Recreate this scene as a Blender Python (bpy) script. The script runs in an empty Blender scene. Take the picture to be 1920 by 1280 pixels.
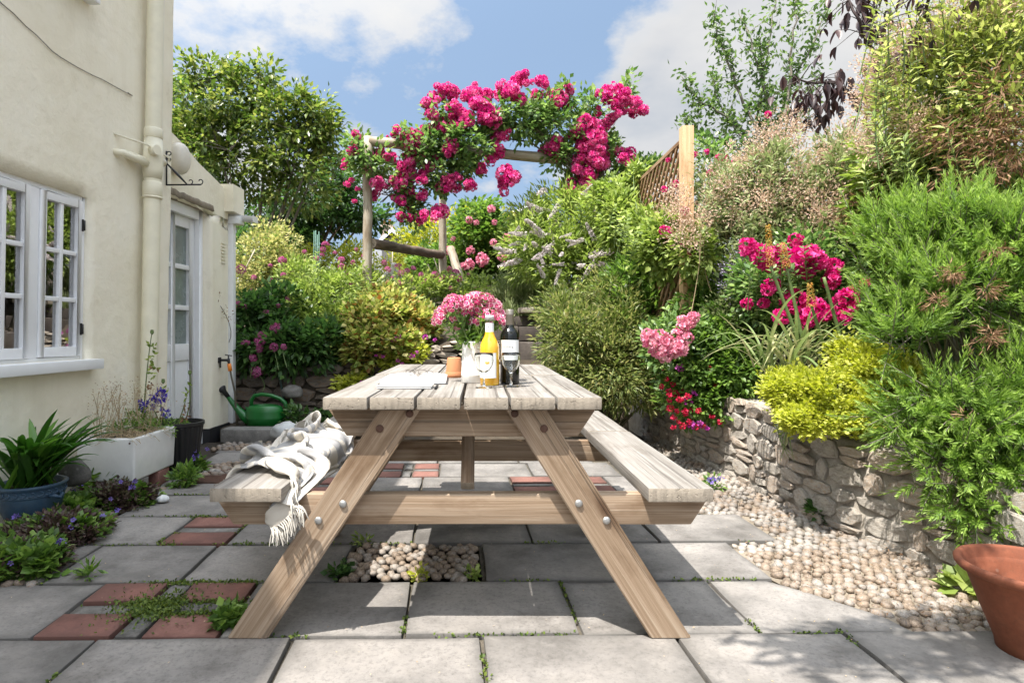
import bpy, bmesh, math, random
import numpy as np
from mathutils import Vector, Matrix, Euler, noise

SC = bpy.context.scene
COL = SC.collection
R = math.radians
PI = math.pi

# ------------------------------------------------------------------ camera
F, CX, HY, EYE = 1120.0, 900.0, 620.0, 0.97       # focal length and horizon measured on the 1920x1280 photograph
cam_data = bpy.data.cameras.new("camera")
cam = bpy.data.objects.new("camera", cam_data)
COL.objects.link(cam)
cam.location = (0, 0, EYE)
cam.rotation_euler = (PI / 2, 0, 0)
cam_data.sensor_width = 36.0
cam_data.lens = F / 1920 * 36
cam_data.shift_x = (960 - CX) / 1920
cam_data.shift_y = -(640 - HY) / 1920
cam_data.clip_start = 0.05
cam_data.clip_end = 2000
SC.camera = cam

# ------------------------------------------------------------------ light
SUN_SHIFT = (0.33, 0.31)                            # metres of shadow per metre of height
SUN_EL = math.atan(1 / math.hypot(*SUN_SHIFT))
SUN_AZ = math.atan2(-SUN_SHIFT[0], -SUN_SHIFT[1])
sun_d = bpy.data.lights.new("sun", 'SUN')
sun_d.energy = 5.0
sun_d.angle = R(0.55)
sun_d.color = (1.0, 0.945, 0.87)
sun = bpy.data.objects.new("sun", sun_d)
COL.objects.link(sun)
sun.rotation_euler = Vector((SUN_SHIFT[0], SUN_SHIFT[1], -1)).to_track_quat('-Z', 'Y').to_euler()
sun.location = (-5, -5, 14)

world = bpy.data.worlds.new("World")
SC.world = world
world.use_nodes = True
wn, wl = world.node_tree.nodes, world.node_tree.links
wn.clear()


def nd(nodes, typ, **kw):
    n = nodes.new(typ)
    for k, v in kw.items():
        if k.startswith('i_'):
            n.inputs[k[2:].replace('_', ' ')].default_value = v
        else:
            setattr(n, k, v)
    return n


def ramp(nodes, stops, interp='LINEAR'):
    n = nodes.new('ShaderNodeValToRGB')
    n.color_ramp.interpolation = interp
    e = n.color_ramp.elements
    while len(e) < len(stops):
        e.new(0.5)
    for el, (p, c) in zip(e, stops):
        el.position = p
        el.color = (c[0], c[1], c[2], 1)
    return n


def mth(nodes, links, op, a, b=None, c=None, clamp=False):
    n = nodes.new('ShaderNodeMath')
    n.operation = op
    n.use_clamp = clamp
    for i, v in enumerate((a, b, c)):
        if v is None:
            continue
        if isinstance(v, (int, float)):
            n.inputs[i].default_value = v
        else:
            links.new(v, n.inputs[i])
    return n.outputs[0]


def build_world():
    out = wn.new('ShaderNodeOutputWorld')
    bg = wn.new('ShaderNodeBackground')
    bg.inputs['Strength'].default_value = 0.115
    sky = wn.new('ShaderNodeTexSky')
    sky.sky_type = 'NISHITA'
    sky.sun_disc = False
    sky.sun_elevation = SUN_EL
    sky.sun_rotation = SUN_AZ
    sky.air_density = 1.0
    sky.dust_density = 2.2
    sky.ozone_density = 1.0
    tc = wn.new('ShaderNodeTexCoord')
    sep = wn.new('ShaderNodeSeparateXYZ')
    wl.new(tc.outputs['Generated'], sep.inputs[0])
    # project the direction on a cloud layer, so clouds flatten towards the horizon
    zc = mth(wn, wl, 'ADD', mth(wn, wl, 'MAXIMUM', sep.outputs[2], 0.0), 0.30)
    px = mth(wn, wl, 'DIVIDE', sep.outputs[0], zc)
    py = mth(wn, wl, 'DIVIDE', sep.outputs[1], zc)
    comb = wn.new('ShaderNodeCombineXYZ')
    wl.new(px, comb.inputs[0])
    wl.new(py, comb.inputs[1])
    comb.inputs[2].default_value = 3.7
    n1 = nd(wn, 'ShaderNodeTexNoise', i_Scale=2.1, i_Detail=11.0, i_Roughness=0.62)
    wl.new(comb.outputs[0], n1.inputs['Vector'])

    # large clear and cloudy areas, as directions (x/y, z/y) on the dome
    def blob(cx, cz, r, sx=1.0):
        v = wn.new('ShaderNodeVectorMath')
        v.operation = 'SUBTRACT'
        d = Vector((cx, 1, cz)).normalized()
        wl.new(tc.outputs['Generated'], v.inputs[0])
        v.inputs[1].default_value = d
        m = wn.new('ShaderNodeVectorMath')
        m.operation = 'MULTIPLY'
        wl.new(v.outputs[0], m.inputs[0])
        m.inputs[1].default_value = (1 / sx, 1, 1)
        l = wn.new('ShaderNodeVectorMath')
        l.operation = 'LENGTH'
        wl.new(m.outputs[0], l.inputs[0])
        return mth(wn, wl, 'SUBTRACT', 1.0, mth(wn, wl, 'DIVIDE', l.outputs['Value'], r), clamp=True)
    P = lambda x, y: ((x - CX) / F, (HY - y) / F)
    clear = mth(wn, wl, 'ADD', blob(*P(1040, 40), 0.34, 1.15), mth(wn, wl, 'MULTIPLY', blob(*P(700, 205), 0.13, 2.0), 0.8))
    cloud = mth(wn, wl, 'ADD', blob(*P(1290, 190), 0.24, 1.0), mth(wn, wl, 'ADD', blob(*P(740, 40), 0.24, 1.3), blob(*P(1560, 60), 0.34)))
    dens = mth(wn, wl, 'ADD', n1.outputs['Fac'], 0.03)
    dens = mth(wn, wl, 'SUBTRACT', dens, mth(wn, wl, 'MULTIPLY', clear, 0.34))
    dens = mth(wn, wl, 'ADD', dens, mth(wn, wl, 'MULTIPLY', cloud, 0.30))
    mask = ramp(wn, [(0.43, (0, 0, 0)), (0.48, (0.42,) * 3), (0.535, (0.88,) * 3), (0.62, (1, 1, 1))], 'LINEAR')
    wl.new(dens, mask.inputs[0])
    n2 = nd(wn, 'ShaderNodeTexNoise', i_Scale=2.3, i_Detail=5.0, i_Roughness=0.5)
    c2 = wn.new('ShaderNodeVectorMath')
    c2.operation = 'ADD'
    wl.new(comb.outputs[0], c2.inputs[0])
    c2.inputs[1].default_value = (7.3, 1.2, 5.0)
    wl.new(c2.outputs[0], n2.inputs['Vector'])
    shade = ramp(wn, [(0.33, (2.55, 2.72, 2.98)), (0.45, (3.15, 3.2, 3.3)), (0.58, (3.55, 3.55, 3.55))])
    wl.new(mth(wn, wl, 'ADD', n2.outputs['Fac'], mth(wn, wl, 'MULTIPLY', mth(wn, wl, 'SUBTRACT', 0.66, dens), 0.42)), shade.inputs[0])
    # thin high veil that pales the blue
    veil = wn.new('ShaderNodeMixRGB')
    veil.inputs[0].default_value = 0.72
    wl.new(sky.outputs[0], veil.inputs[1])
    veil.inputs[2].default_value = (1.55, 2.2, 3.15, 1)
    mix = wn.new('ShaderNodeMixRGB')
    wl.new(mask.outputs[0], mix.inputs[0])
    wl.new(veil.outputs[0], mix.inputs[1])
    wl.new(shade.outputs[0], mix.inputs[2])
    # whole sky boosted towards the sun, out of view, to add fill light
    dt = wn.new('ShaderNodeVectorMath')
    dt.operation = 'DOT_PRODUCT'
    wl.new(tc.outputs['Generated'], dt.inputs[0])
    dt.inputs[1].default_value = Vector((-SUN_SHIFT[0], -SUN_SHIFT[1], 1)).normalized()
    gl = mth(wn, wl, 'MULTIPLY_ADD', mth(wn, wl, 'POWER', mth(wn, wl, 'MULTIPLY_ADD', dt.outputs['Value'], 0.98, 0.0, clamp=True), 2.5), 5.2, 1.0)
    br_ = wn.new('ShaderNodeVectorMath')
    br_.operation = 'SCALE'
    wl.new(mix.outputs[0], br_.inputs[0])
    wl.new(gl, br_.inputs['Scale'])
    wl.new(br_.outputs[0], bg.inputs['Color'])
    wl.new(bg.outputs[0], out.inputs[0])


build_world()
SC.view_settings.view_transform = 'Standard'
SC.view_settings.look = 'None'
SC.view_settings.exposure = 1.02
SC.view_settings.gamma = 1
SC.view_settings.use_curve_mapping = False
SC.render.engine = 'CYCLES'
SC.cycles.max_bounces = 7
SC.cycles.transparent_max_bounces = 12
SC.cycles.transmission_bounces = 7
SC.cycles.use_denoising = True
SC.cycles.sample_clamp_indirect = 6.0

# ------------------------------------------------------------------ helpers


def W(px, py, Y):
    """the point at depth Y seen at photograph pixel (px, py)"""
    return Vector(((px - CX) / F * Y, Y, EYE - (py - HY) / F * Y))


def tag(o, label=None, cat=None, group=None, kind=None):
    if label:
        o['label'] = label
    if cat:
        o['category'] = cat
    if group:
        o['group'] = group
    if kind:
        o['kind'] = kind
    return o


def empty(name, loc, label=None, cat=None, group=None, rz=0.0):
    o = bpy.data.objects.new(name, None)
    COL.objects.link(o)
    o.location = loc
    o.rotation_euler = (0, 0, rz)
    o.empty_display_size = 0.1
    o.matrix_world = Matrix.Translation(loc) @ Matrix.Rotation(rz, 4, 'Z')
    return tag(o, label, cat, group)


def link(name, me, parent=None, world=None):
    """world: matrix in world space (or None when the mesh holds world coordinates)"""
    o = bpy.data.objects.new(name, me)
    COL.objects.link(o)
    wm = world if world is not None else Matrix.Identity(4)
    if parent is not None:
        o.parent = parent
        o.matrix_parent_inverse = Matrix.Identity(4)
        pm = WORLD.get(parent.name)
        if pm is None:
            pm = parent_world(parent)
        o.matrix_basis = pm.inverted() @ wm
    else:
        o.matrix_basis = wm
    return o


WORLD = {}


def parent_world(o):
    m = o.matrix_basis.copy()
    while o.parent is not None:
        o = o.parent
        m = o.matrix_basis @ m
    return m


class MB:
    """collects shapes, built as one mesh"""

    def __init__(s):
        s.v, s.f, s.mi, s.cur, s.sm = [], [], [], 0, False
        s.smooth = []

    def add(s, vs, fs, smooth=None):
        o = len(s.v)
        s.v += [tuple(v) for v in vs]
        s.f += [tuple(i + o for i in f) for f in fs]
        s.mi += [s.cur] * len(fs)
        s.smooth += [s.sm if smooth is None else smooth] * len(fs)

    def box(s, lo, hi, m=None):
        x0, y0, z0 = lo
        x1, y1, z1 = hi
        vs = [Vector(p) for p in ((x0, y0, z0), (x1, y0, z0), (x1, y1, z0), (x0, y1, z0), (x0, y0, z1), (x1, y0, z1), (x1, y1, z1), (x0, y1, z1))]
        if m is not None:
            vs = [m @ v for v in vs]
        s.add(vs, [(3, 2, 1, 0), (4, 5, 6, 7), (0, 1, 5, 4), (1, 2, 6, 5), (2, 3, 7, 6), (3, 0, 4, 7)], False)

    def tube(s, pts, rad, n=8, cap=True, squash=1.0):
        pts = [Vector(p) for p in pts]
        rad = rad if isinstance(rad, (list, tuple)) else [rad] * len(pts)
        rings = []
        prev = None
        for i, p in enumerate(pts):
            d = (pts[min(i + 1, len(pts) - 1)] - pts[max(i - 1, 0)])
            d = d.normalized() if d.length > 1e-9 else Vector((0, 0, 1))
            if prev is None:
                a = d.orthogonal().normalized()
            else:
                a = (prev - d * prev.dot(d))
                a = a.normalized() if a.length > 1e-6 else d.orthogonal().normalized()
            prev = a
            b = d.cross(a)
            rings.append([p + (a * math.cos(2 * PI * k / n) + b * math.sin(2 * PI * k / n) * squash) * rad[i] for k in range(n)])
        vs = [v for r in rings for v in r]
        fs = []
        for i in range(len(pts) - 1):
            for k in range(n):
                k2 = (k + 1) % n
                fs.append((i * n + k, i * n + k2, (i + 1) * n + k2, (i + 1) * n + k))
        s.add(vs, fs, True)
        if cap:
            o = len(s.v) - len(vs)
            for ring, flip in ((0, True), (len(pts) - 1, False)):
                f = [o + ring * n + k for k in range(n)]
                s.f.append(tuple(reversed(f)) if flip else tuple(f))
                s.mi.append(s.cur)
                s.smooth.append(False)

    def lathe(s, prof, n=24, c=(0, 0, 0), sx=1.0, sy=1.0, close=False, wob=0.0, sd=0):
        vs, fs = [], []
        for i, (r, z) in enumerate(prof):
            for k in range(n):
                a = 2 * PI * k / n
                w = 1 + (wob * noise.noise((math.cos(a) * 1.3 + sd, math.sin(a) * 1.3, z * 6 + sd)) if wob else 0)
                vs.append((c[0] + r * w * math.cos(a) * sx, c[1] + r * w * math.sin(a) * sy, c[2] + z))
        m = len(prof)
        for i in range(m - 1 if not close else m):
            i2 = (i + 1) % m
            for k in range(n):
                k2 = (k + 1) % n
                fs.append((i * n + k, i * n + k2, i2 * n + k2, i2 * n + k))
        s.add(vs, fs, True)
        if not close:
            o = len(s.v) - len(vs)
            for ring, flip in ((0, True), (m - 1, False)):
                if prof[ring][0] > 1e-5:
                    f = [o + ring * n + k for k in range(n)]
                    s.f.append(tuple(reversed(f)) if flip else tuple(f))
                    s.mi.append(s.cur)
                    s.smooth.append(False)

    def prism(s, poly, z0, z1, m=None):
        """vertical prism over a ccw polygon"""
        n = len(poly)
        vs = [Vector((p[0], p[1], z0)) for p in poly] + [Vector((p[0], p[1], z1)) for p in poly]
        if m is not None:
            vs = [m @ v for v in vs]
        fs = [tuple(range(n - 1, -1, -1)), tuple(range(n, 2 * n))]
        fs += [(k, (k + 1) % n, n + (k + 1) % n, n + k) for k in range(n)]
        s.add(vs, fs, False)

    def mesh(s, name, mats, bevel=0.0, seg=2, angle=35):
        me = bpy.data.meshes.new(name)
        me.from_pydata(s.v, [], s.f)
        for m in (mats if isinstance(mats, (list, tuple)) else [mats]):
            me.materials.append(m)
        me.polygons.foreach_set('material_index', s.mi)
        me.polygons.foreach_set('use_smooth', s.smooth)
        if bevel > 0:
            bm = bmesh.new()
            bm.from_mesh(me)
            bmesh.ops.remove_doubles(bm, verts=bm.verts, dist=1e-6)
            ed = [e for e in bm.edges if len(e.link_faces) == 2 and e.calc_face_angle(0) > R(angle)]
            bmesh.ops.bevel(bm, geom=ed, offset=bevel, segments=seg, affect='EDGES', profile=0.6, clamp_overlap=True)
            bm.to_mesh(me)
            bm.free()
            me.polygons.foreach_set('use_smooth', [True] * len(me.polygons))
            me.set_sharp_from_angle(angle=R(40))
        me.update()
        return me

    def build(s, name, mats, parent=None, world=None, bevel=0.0, seg=2):
        return link(name, s.mesh(name, mats, bevel, seg), parent, world)


# ------------------------------------------------------------------ materials
MATS = {}


def base_mat(name):
    m = bpy.data.materials.new(name)
    m.use_nodes = True
    n, l = m.node_tree.nodes, m.node_tree.links
    n.clear()
    out = n.new('ShaderNodeOutputMaterial')
    b = n.new('ShaderNodeBsdfPrincipled')
    l.new(b.outputs[0], out.inputs[0])
    MATS[name] = m
    return m, n, l, b, out


def coords(n, l, scale=(1, 1, 1), rnd=True, kind='Object'):
    tc = n.new('ShaderNodeTexCoord')
    mp = n.new('ShaderNodeMapping')
    mp.inputs['Scale'].default_value = scale
    l.new(tc.outputs[kind], mp.inputs['Vector'])
    if rnd:
        oi = n.new('ShaderNodeObjectInfo')
        mu = n.new('ShaderNodeMath')
        mu.operation = 'MULTIPLY'
        mu.inputs[1].default_value = 37.0
        l.new(oi.outputs['Random'], mu.inputs[0])
        cb = n.new('ShaderNodeCombineXYZ')
        for i in range(3):
            l.new(mu.outputs[0], cb.inputs[i])
        l.new(cb.outputs[0], mp.inputs['Location'])
    return mp.outputs[0]


def bump(n, l, b, h, strength, dist):
    bp = n.new('ShaderNodeBump')
    bp.inputs['Strength'].default_value = strength
    bp.inputs['Distance'].default_value = dist
    l.new(h, bp.inputs['Height'])
    l.new(bp.outputs[0], b.inputs['Normal'])
    return bp


def plain(name, col, rough=0.5, metal=0.0, spec=0.5, var=0.08, bscale=60, bstr=0.05, coat=0.0):
    """one colour with slight mottling and fine relief"""
    m, n, l, b, out = base_mat(name)
    v = coords(n, l)
    t = nd(n, 'ShaderNodeTexNoise', i_Scale=9.0, i_Detail=6.0, i_Roughness=0.65)
    l.new(v, t.inputs['Vector'])
    c1 = [max(0, c * (1 - var * 2)) for c in col]
    c2 = [min(1, c * (1 + var * 1.4)) for c in col]
    r = ramp(n, [(0.3, c1), (0.7, c2)])
    l.new(t.outputs['Fac'], r.inputs[0])
    l.new(r.outputs[0], b.inputs['Base Color'])
    t2 = nd(n, 'ShaderNodeTexNoise', i_Scale=float(bscale), i_Detail=4.0)
    l.new(v, t2.inputs['Vector'])
    if bstr:
        bump(n, l, b, t2.outputs['Fac'], bstr, 0.01)
    rr = mth(n, l, 'MULTIPLY_ADD', t.outputs['Fac'], 0.25, rough - 0.12)
    l.new(rr, b.inputs['Roughness'])
    b.inputs['Metallic'].default_value = metal
    b.inputs['Specular IOR Level'].default_value = spec
    b.inputs['Coat Weight'].default_value = coat
    return m


def wood(name, cols, end=(0.40, 0.33, 0.25), crack=(0.05, 0.04, 0.032), crack_amt=0.5, gx=0.9, grain=26, rough=0.75, bstr=0.5, stain=None, knots=0.8):
    """grain runs along the local X axis of the board"""
    m, n, l, b, out = base_mat(name)
    v = coords(n, l, (gx, grain, grain))
    w = nd(n, 'ShaderNodeTexNoise', i_Scale=1.3, i_Detail=7.0, i_Roughness=0.62, i_Distortion=0.6)
    l.new(v, w.inputs['Vector'])
    v2 = coords(n, l, (gx * 2.2, grain * 7, grain * 7))
    w2 = nd(n, 'ShaderNodeTexNoise', i_Scale=1.0, i_Detail=5.0, i_Roughness=0.7)
    l.new(v2, w2.inputs['Vector'])
    v3 = coords(n, l, (2.2, 6, 6))
    w3 = nd(n, 'ShaderNodeTexNoise', i_Scale=1.6, i_Detail=5.0, i_Roughness=0.6)
    l.new(v3, w3.inputs['Vector'])
    f = mth(n, l, 'MULTIPLY_ADD', w2.outputs['Fac'], 0.45, mth(n, l, 'MULTIPLY', w.outputs['Fac'], 0.55))
    r = ramp(n, [(0.37, cols[0]), (0.5, cols[1]), (0.62, cols[2])])
    l.new(f, r.inputs[0])
    # cracks and dark streaks
    v4 = coords(n, l, (0.55, 58, 58))
    w4 = nd(n, 'ShaderNodeTexNoise', i_Scale=1.2, i_Detail=3.0, i_Roughness=0.5)
    l.new(v4, w4.inputs['Vector'])
    cr = ramp(n, [(0.33, (1, 1, 1)), (0.385, (0, 0, 0))])
    l.new(w4.outputs['Fac'], cr.inputs[0])
    mx = n.new('ShaderNodeMixRGB')
    l.new(mth(n, l, 'MULTIPLY', cr.outputs[0], crack_amt), mx.inputs[0])
    l.new(r.outputs[0], mx.inputs[1])
    mx.inputs[2].default_value = (*crack, 1)
    st = ramp(n, [(0.33, (1, 1, 1)), (0.5, (0, 0, 0))])
    l.new(w3.outputs['Fac'], st.inputs[0])
    mx2 = n.new('ShaderNodeMixRGB')
    mx2.blend_type = 'MULTIPLY'
    l.new(mth(n, l, 'MULTIPLY', st.outputs[0], 0.75), mx2.inputs[0])
    l.new(mx.outputs[0], mx2.inputs[1])
    sc = stain or (0.55, 0.47, 0.38)
    mx2.inputs[2].default_value = (*sc, 1)
    # knots
    v5 = coords(n, l, (2.4, 8.5, 8.5))
    vk = nd(n, 'ShaderNodeTexVoronoi', i_Scale=1.0)
    l.new(v5, vk.inputs['Vector'])
    kr = ramp(n, [(0.05, (1, 1, 1)), (0.13, (0.45, 0.45, 0.45)), (0.24, (0, 0, 0))])
    l.new(mth(n, l, 'MULTIPLY_ADD', w2.outputs['Fac'], 0.12, mth(n, l, 'SUBTRACT', vk.outputs['Distance'], 0.06)), kr.inputs[0])
    mx3 = n.new('ShaderNodeMixRGB')
    mx3.blend_type = 'MULTIPLY'
    l.new(mth(n, l, 'MULTIPLY', kr.outputs[0], knots), mx3.inputs[0])
    l.new(mx2.outputs[0], mx3.inputs[1])
    mx3.inputs[2].default_value = (0.30, 0.20, 0.14, 1)
    # sawn ends: paler, with short upright checks
    tcn = n.new('ShaderNodeTexCoord')
    sp_n = n.new('ShaderNodeSeparateXYZ')
    l.new(tcn.outputs['Normal'], sp_n.inputs[0])
    isend = mth(n, l, 'GREATER_THAN', mth(n, l, 'ABSOLUTE', sp_n.outputs[0]), 0.75)
    v6 = coords(n, l, (1, 75, 13))
    w6 = nd(n, 'ShaderNodeTexNoise', i_Scale=1.0, i_Detail=4.0, i_Roughness=0.6)
    l.new(v6, w6.inputs['Vector'])
    v7 = coords(n, l, (1, 14, 20))
    w7 = nd(n, 'ShaderNodeTexNoise', i_Scale=1.0, i_Detail=4.0, i_Roughness=0.6)
    l.new(v7, w7.inputs['Vector'])
    e1 = [c * 0.55 for c in end]
    er = ramp(n, [(0.30, [c * 0.22 for c in end]), (0.37, [c * 0.72 for c in end]), (0.5, end), (0.7, [min(1, c * 1.15) for c in end])])
    l.new(mth(n, l, 'MULTIPLY_ADD', w7.outputs['Fac'], 0.35, mth(n, l, 'MULTIPLY', w6.outputs['Fac'], 0.65)), er.inputs[0])
    mx4 = n.new('ShaderNodeMixRGB')
    l.new(isend, mx4.inputs[0])
    l.new(mx3.outputs[0], mx4.inputs[1])
    l.new(er.outputs[0], mx4.inputs[2])
    l.new(mx4.outputs[0], b.inputs['Base Color'])
    b.inputs['Roughness'].default_value = rough
    b.inputs['Specular IOR Level'].default_value = 0.3
    hh = mth(n, l, 'SUBTRACT', f, mth(n, l, 'MULTIPLY', cr.outputs[0], 0.6))
    bump(n, l, b, hh, bstr, 0.004)
    return m


def stone_mat(name, cols, scale=7.0, speck=0.35, rough=0.85, bstr=0.6, spot=None, dark=(0.06, 0.055, 0.05), fine=14, weather=0.45):
    m, n, l, b, out = base_mat(name)
    v = coords(n, l)
    t = nd(n, 'ShaderNodeTexNoise', i_Scale=scale, i_Detail=8.0, i_Roughness=0.68)
    l.new(v, t.inputs['Vector'])
    oi = n.new('ShaderNodeObjectInfo')
    f = mth(n, l, 'MULTIPLY_ADD', oi.outputs['Random'], 0.30, mth(n, l, 'SUBTRACT', t.outputs['Fac'], 0.15))
    k = len(cols)
    r = ramp(n, [(0.28 + 0.44 * i / (k - 1), c) for i, c in enumerate(cols)])
    l.new(f, r.inputs[0])
    t2 = nd(n, 'ShaderNodeTexNoise', i_Scale=scale * fine, i_Detail=6.0, i_Roughness=0.8)
    l.new(v, t2.inputs['Vector'])
    r2 = ramp(n, [(0.37, (1, 1, 1)), (0.50, (0, 0, 0))])
    l.new(t2.outputs['Fac'], r2.inputs[0])
    mx = n.new('ShaderNodeMixRGB')
    l.new(mth(n, l, 'MULTIPLY', r2.outputs[0], speck), mx.inputs[0])
    l.new(r.outputs[0], mx.inputs[1])
    mx.inputs[2].default_value = (*dark, 1)
    last = mx.outputs[0]
    # broad weathering
    t3 = nd(n, 'ShaderNodeTexNoise', i_Scale=scale * weather, i_Detail=8.0, i_Roughness=0.7)
    l.new(v, t3.inputs['Vector'])
    r3 = ramp(n, [(0.36, (0.56, 0.55, 0.54)), (0.50, (0.94, 0.94, 0.94)), (0.64, (1.12, 1.11, 1.09))])
    l.new(t3.outputs['Fac'], r3.inputs[0])
    mm = n.new('ShaderNodeMixRGB')
    mm.blend_type = 'MULTIPLY'
    mm.inputs[0].default_value = 0.8
    l.new(last, mm.inputs[1])
    l.new(r3.outputs[0], mm.inputs[2])
    last = mm.outputs[0]
    if spot:
        vo = nd(n, 'ShaderNodeTexVoronoi', i_Scale=scale * 2.2)
        l.new(v, vo.inputs['Vector'])
        t4 = nd(n, 'ShaderNodeTexNoise', i_Scale=scale * 1.2, i_Detail=3.0)
        l.new(v, t4.inputs['Vector'])
        q = mth(n, l, 'SUBTRACT', vo.outputs['Distance'], mth(n, l, 'MULTIPLY_ADD', t4.outputs['Fac'], 0.6, -0.30))
        r4 = ramp(n, [(0.06, (1, 1, 1)), (0.13, (0, 0, 0))])
        l.new(q, r4.inputs[0])
        m4 = n.new('ShaderNodeMixRGB')
        l.new(mth(n, l, 'MULTIPLY', r4.outputs[0], 0.55), m4.inputs[0])
        l.new(last, m4.inputs[1])
        m4.inputs[2].default_value = (*spot, 1)
        last = m4.outputs[0]
    # grime that has gathered along worn edges (where the mesh says so)
    ea = n.new('ShaderNodeAttribute')
    ea.attribute_name = 'edge'
    t5 = nd(n, 'ShaderNodeTexNoise', i_Scale=scale * 2.6, i_Detail=6.0, i_Roughness=0.7)
    l.new(v, t5.inputs['Vector'])
    r5 = ramp(n, [(0.40, (0, 0, 0)), (0.62, (1, 1, 1))])
    l.new(mth(n, l, 'MULTIPLY_ADD', ea.outputs['Fac'], 0.22, mth(n, l, 'SUBTRACT', t5.outputs['Fac'], 0.06)), r5.inputs[0])
    m5 = n.new('ShaderNodeMixRGB')
    l.new(mth(n, l, 'MULTIPLY', mth(n, l, 'MULTIPLY', r5.outputs[0], ea.outputs['Fac']), 0.75), m5.inputs[0])
    l.new(last, m5.inputs[1])
    m5.inputs[2].default_value = (*dark, 1)
    last = m5.outputs[0]
    l.new(last, b.inputs['Base Color'])
    b.inputs['Roughness'].default_value = rough
    b.inputs['Specular IOR Level'].default_value = 0.35
    h = mth(n, l, 'MULTIPLY_ADD', t2.outputs['Fac'], 0.3, t.outputs['Fac'])
    bump(n, l, b, h, bstr, 0.008)
    return m


def leaf_mat(name, cols, trans=0.35, rough=0.45, spec=0.5, tw=1.35):
    """leaf or petal: colour varies from leaf to leaf, light comes through"""
    m, n, l, b, out = base_mat(name)
    at = n.new('ShaderNodeAttribute')
    at.attribute_name = 'tint'
    k = len(cols)
    r = ramp(n, [(i / (k - 1) if k > 1 else 0, c) for i, c in enumerate(cols)])
    v = coords(n, l, rnd=False)
    t = nd(n, 'ShaderNodeTexNoise', i_Scale=35.0, i_Detail=2.0)
    l.new(v, t.inputs['Vector'])
    f = mth(n, l, 'ADD', at.outputs['Fac'], mth(n, l, 'MULTIPLY_ADD', t.outputs['Fac'], 0.3, -0.15), clamp=True)
    l.new(f, r.inputs[0])
    l.new(r.outputs[0], b.inputs['Base Color'])
    b.inputs['Roughness'].default_value = rough
    b.inputs['Specular IOR Level'].default_value = spec
    tr = n.new('ShaderNodeBsdfTranslucent')
    hs = n.new('ShaderNodeHueSaturation')
    hs.inputs['Saturation'].default_value = 1.1
    hs.inputs['Value'].default_value = tw
    l.new(r.outputs[0], hs.inputs['Color'])
    l.new(hs.outputs[0], tr.inputs['Color'])
    mx = n.new('ShaderNodeMixShader')
    mx.inputs[0].default_value = trans
    l.new(b.outputs[0], mx.inputs[1])
    l.new(tr.outputs[0], mx.inputs[2])
    l.new(mx.outputs[0], out.inputs[0])
    return m


def glass_mat(name, col=(1, 1, 1), rough=0.0, ior=1.45):
    m, n, l, b, out = base_mat(name)
    b.inputs['Base Color'].default_value = (*col, 1)
    b.inputs['Roughness'].default_value = rough
    b.inputs['IOR'].default_value = ior
    b.inputs['Transmission Weight'].default_value = 1.0
    return m


# ------------------------------------------------------------------ leaves
def unit(a):
    return a / np.maximum(np.linalg.norm(a, axis=1, keepdims=True), 1e-9)


def leaf_arrays(rng, P, D, N, L, Wd, curl=0.15, fold=0.15, wide=0.45, tint=None):
    """five-point leaves, two faces each -> verts, quads, tint"""
    n = len(P)
    D = unit(D)
    S = unit(np.cross(D, N))
    N = np.cross(S, D)
    L = np.broadcast_to(L, (n,))[:, None]
    Wd = np.broadcast_to(Wd, (n,))[:, None]
    cu = np.broadcast_to(curl, (n,))[:, None]
    a = P
    le = P + D * L * wide + S * Wd * 0.5
    ri = P + D * L * wide - S * Wd * 0.5
    mid = P + D * L * (wide + 0.05) - N * Wd * fold
    tip = P + D * L - N * L * cu
    V = np.stack([a, le, tip, ri, mid], 1).reshape(-1, 3)
    o = (np.arange(n) * 5)[:, None]
    Q = np.concatenate([o + np.array([[0, 4, 2, 1]]), o + np.array([[0, 3, 2, 4]])], 1).reshape(-1, 4)
    if tint is None:
        tint = rng.random(n)
    return V, Q, np.repeat(tint, 5)


def quad_mesh(name, V, Q, T, mat, smooth=True):
    me = bpy.data.meshes.new(name)
    n, m = len(V), len(Q)
    me.vertices.add(n)
    me.vertices.foreach_set('co', np.asarray(V, dtype=np.float32).ravel())
    me.loops.add(m * 4)
    me.loops.foreach_set('vertex_index', np.asarray(Q, dtype=np.int32).ravel())
    me.polygons.add(m)
    me.polygons.foreach_set('loop_start', np.arange(0, m * 4, 4, dtype=np.int32))
    me.polygons.foreach_set('use_smooth', np.full(m, smooth))
    at = me.attributes.new('tint', 'FLOAT', 'POINT')
    at.data.foreach_set('value', np.asarray(T, dtype=np.float32))
    me.materials.append(mat)
    me.update(calc_edges=True)
    return me


def leaves(name, mat, parent, rng, P, D, N, L, Wd, **kw):
    V, Q, T = leaf_arrays(rng, P, D, N, L, Wd, **kw)
    return link(name, quad_mesh(name, V, Q, T, mat), parent)


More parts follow.
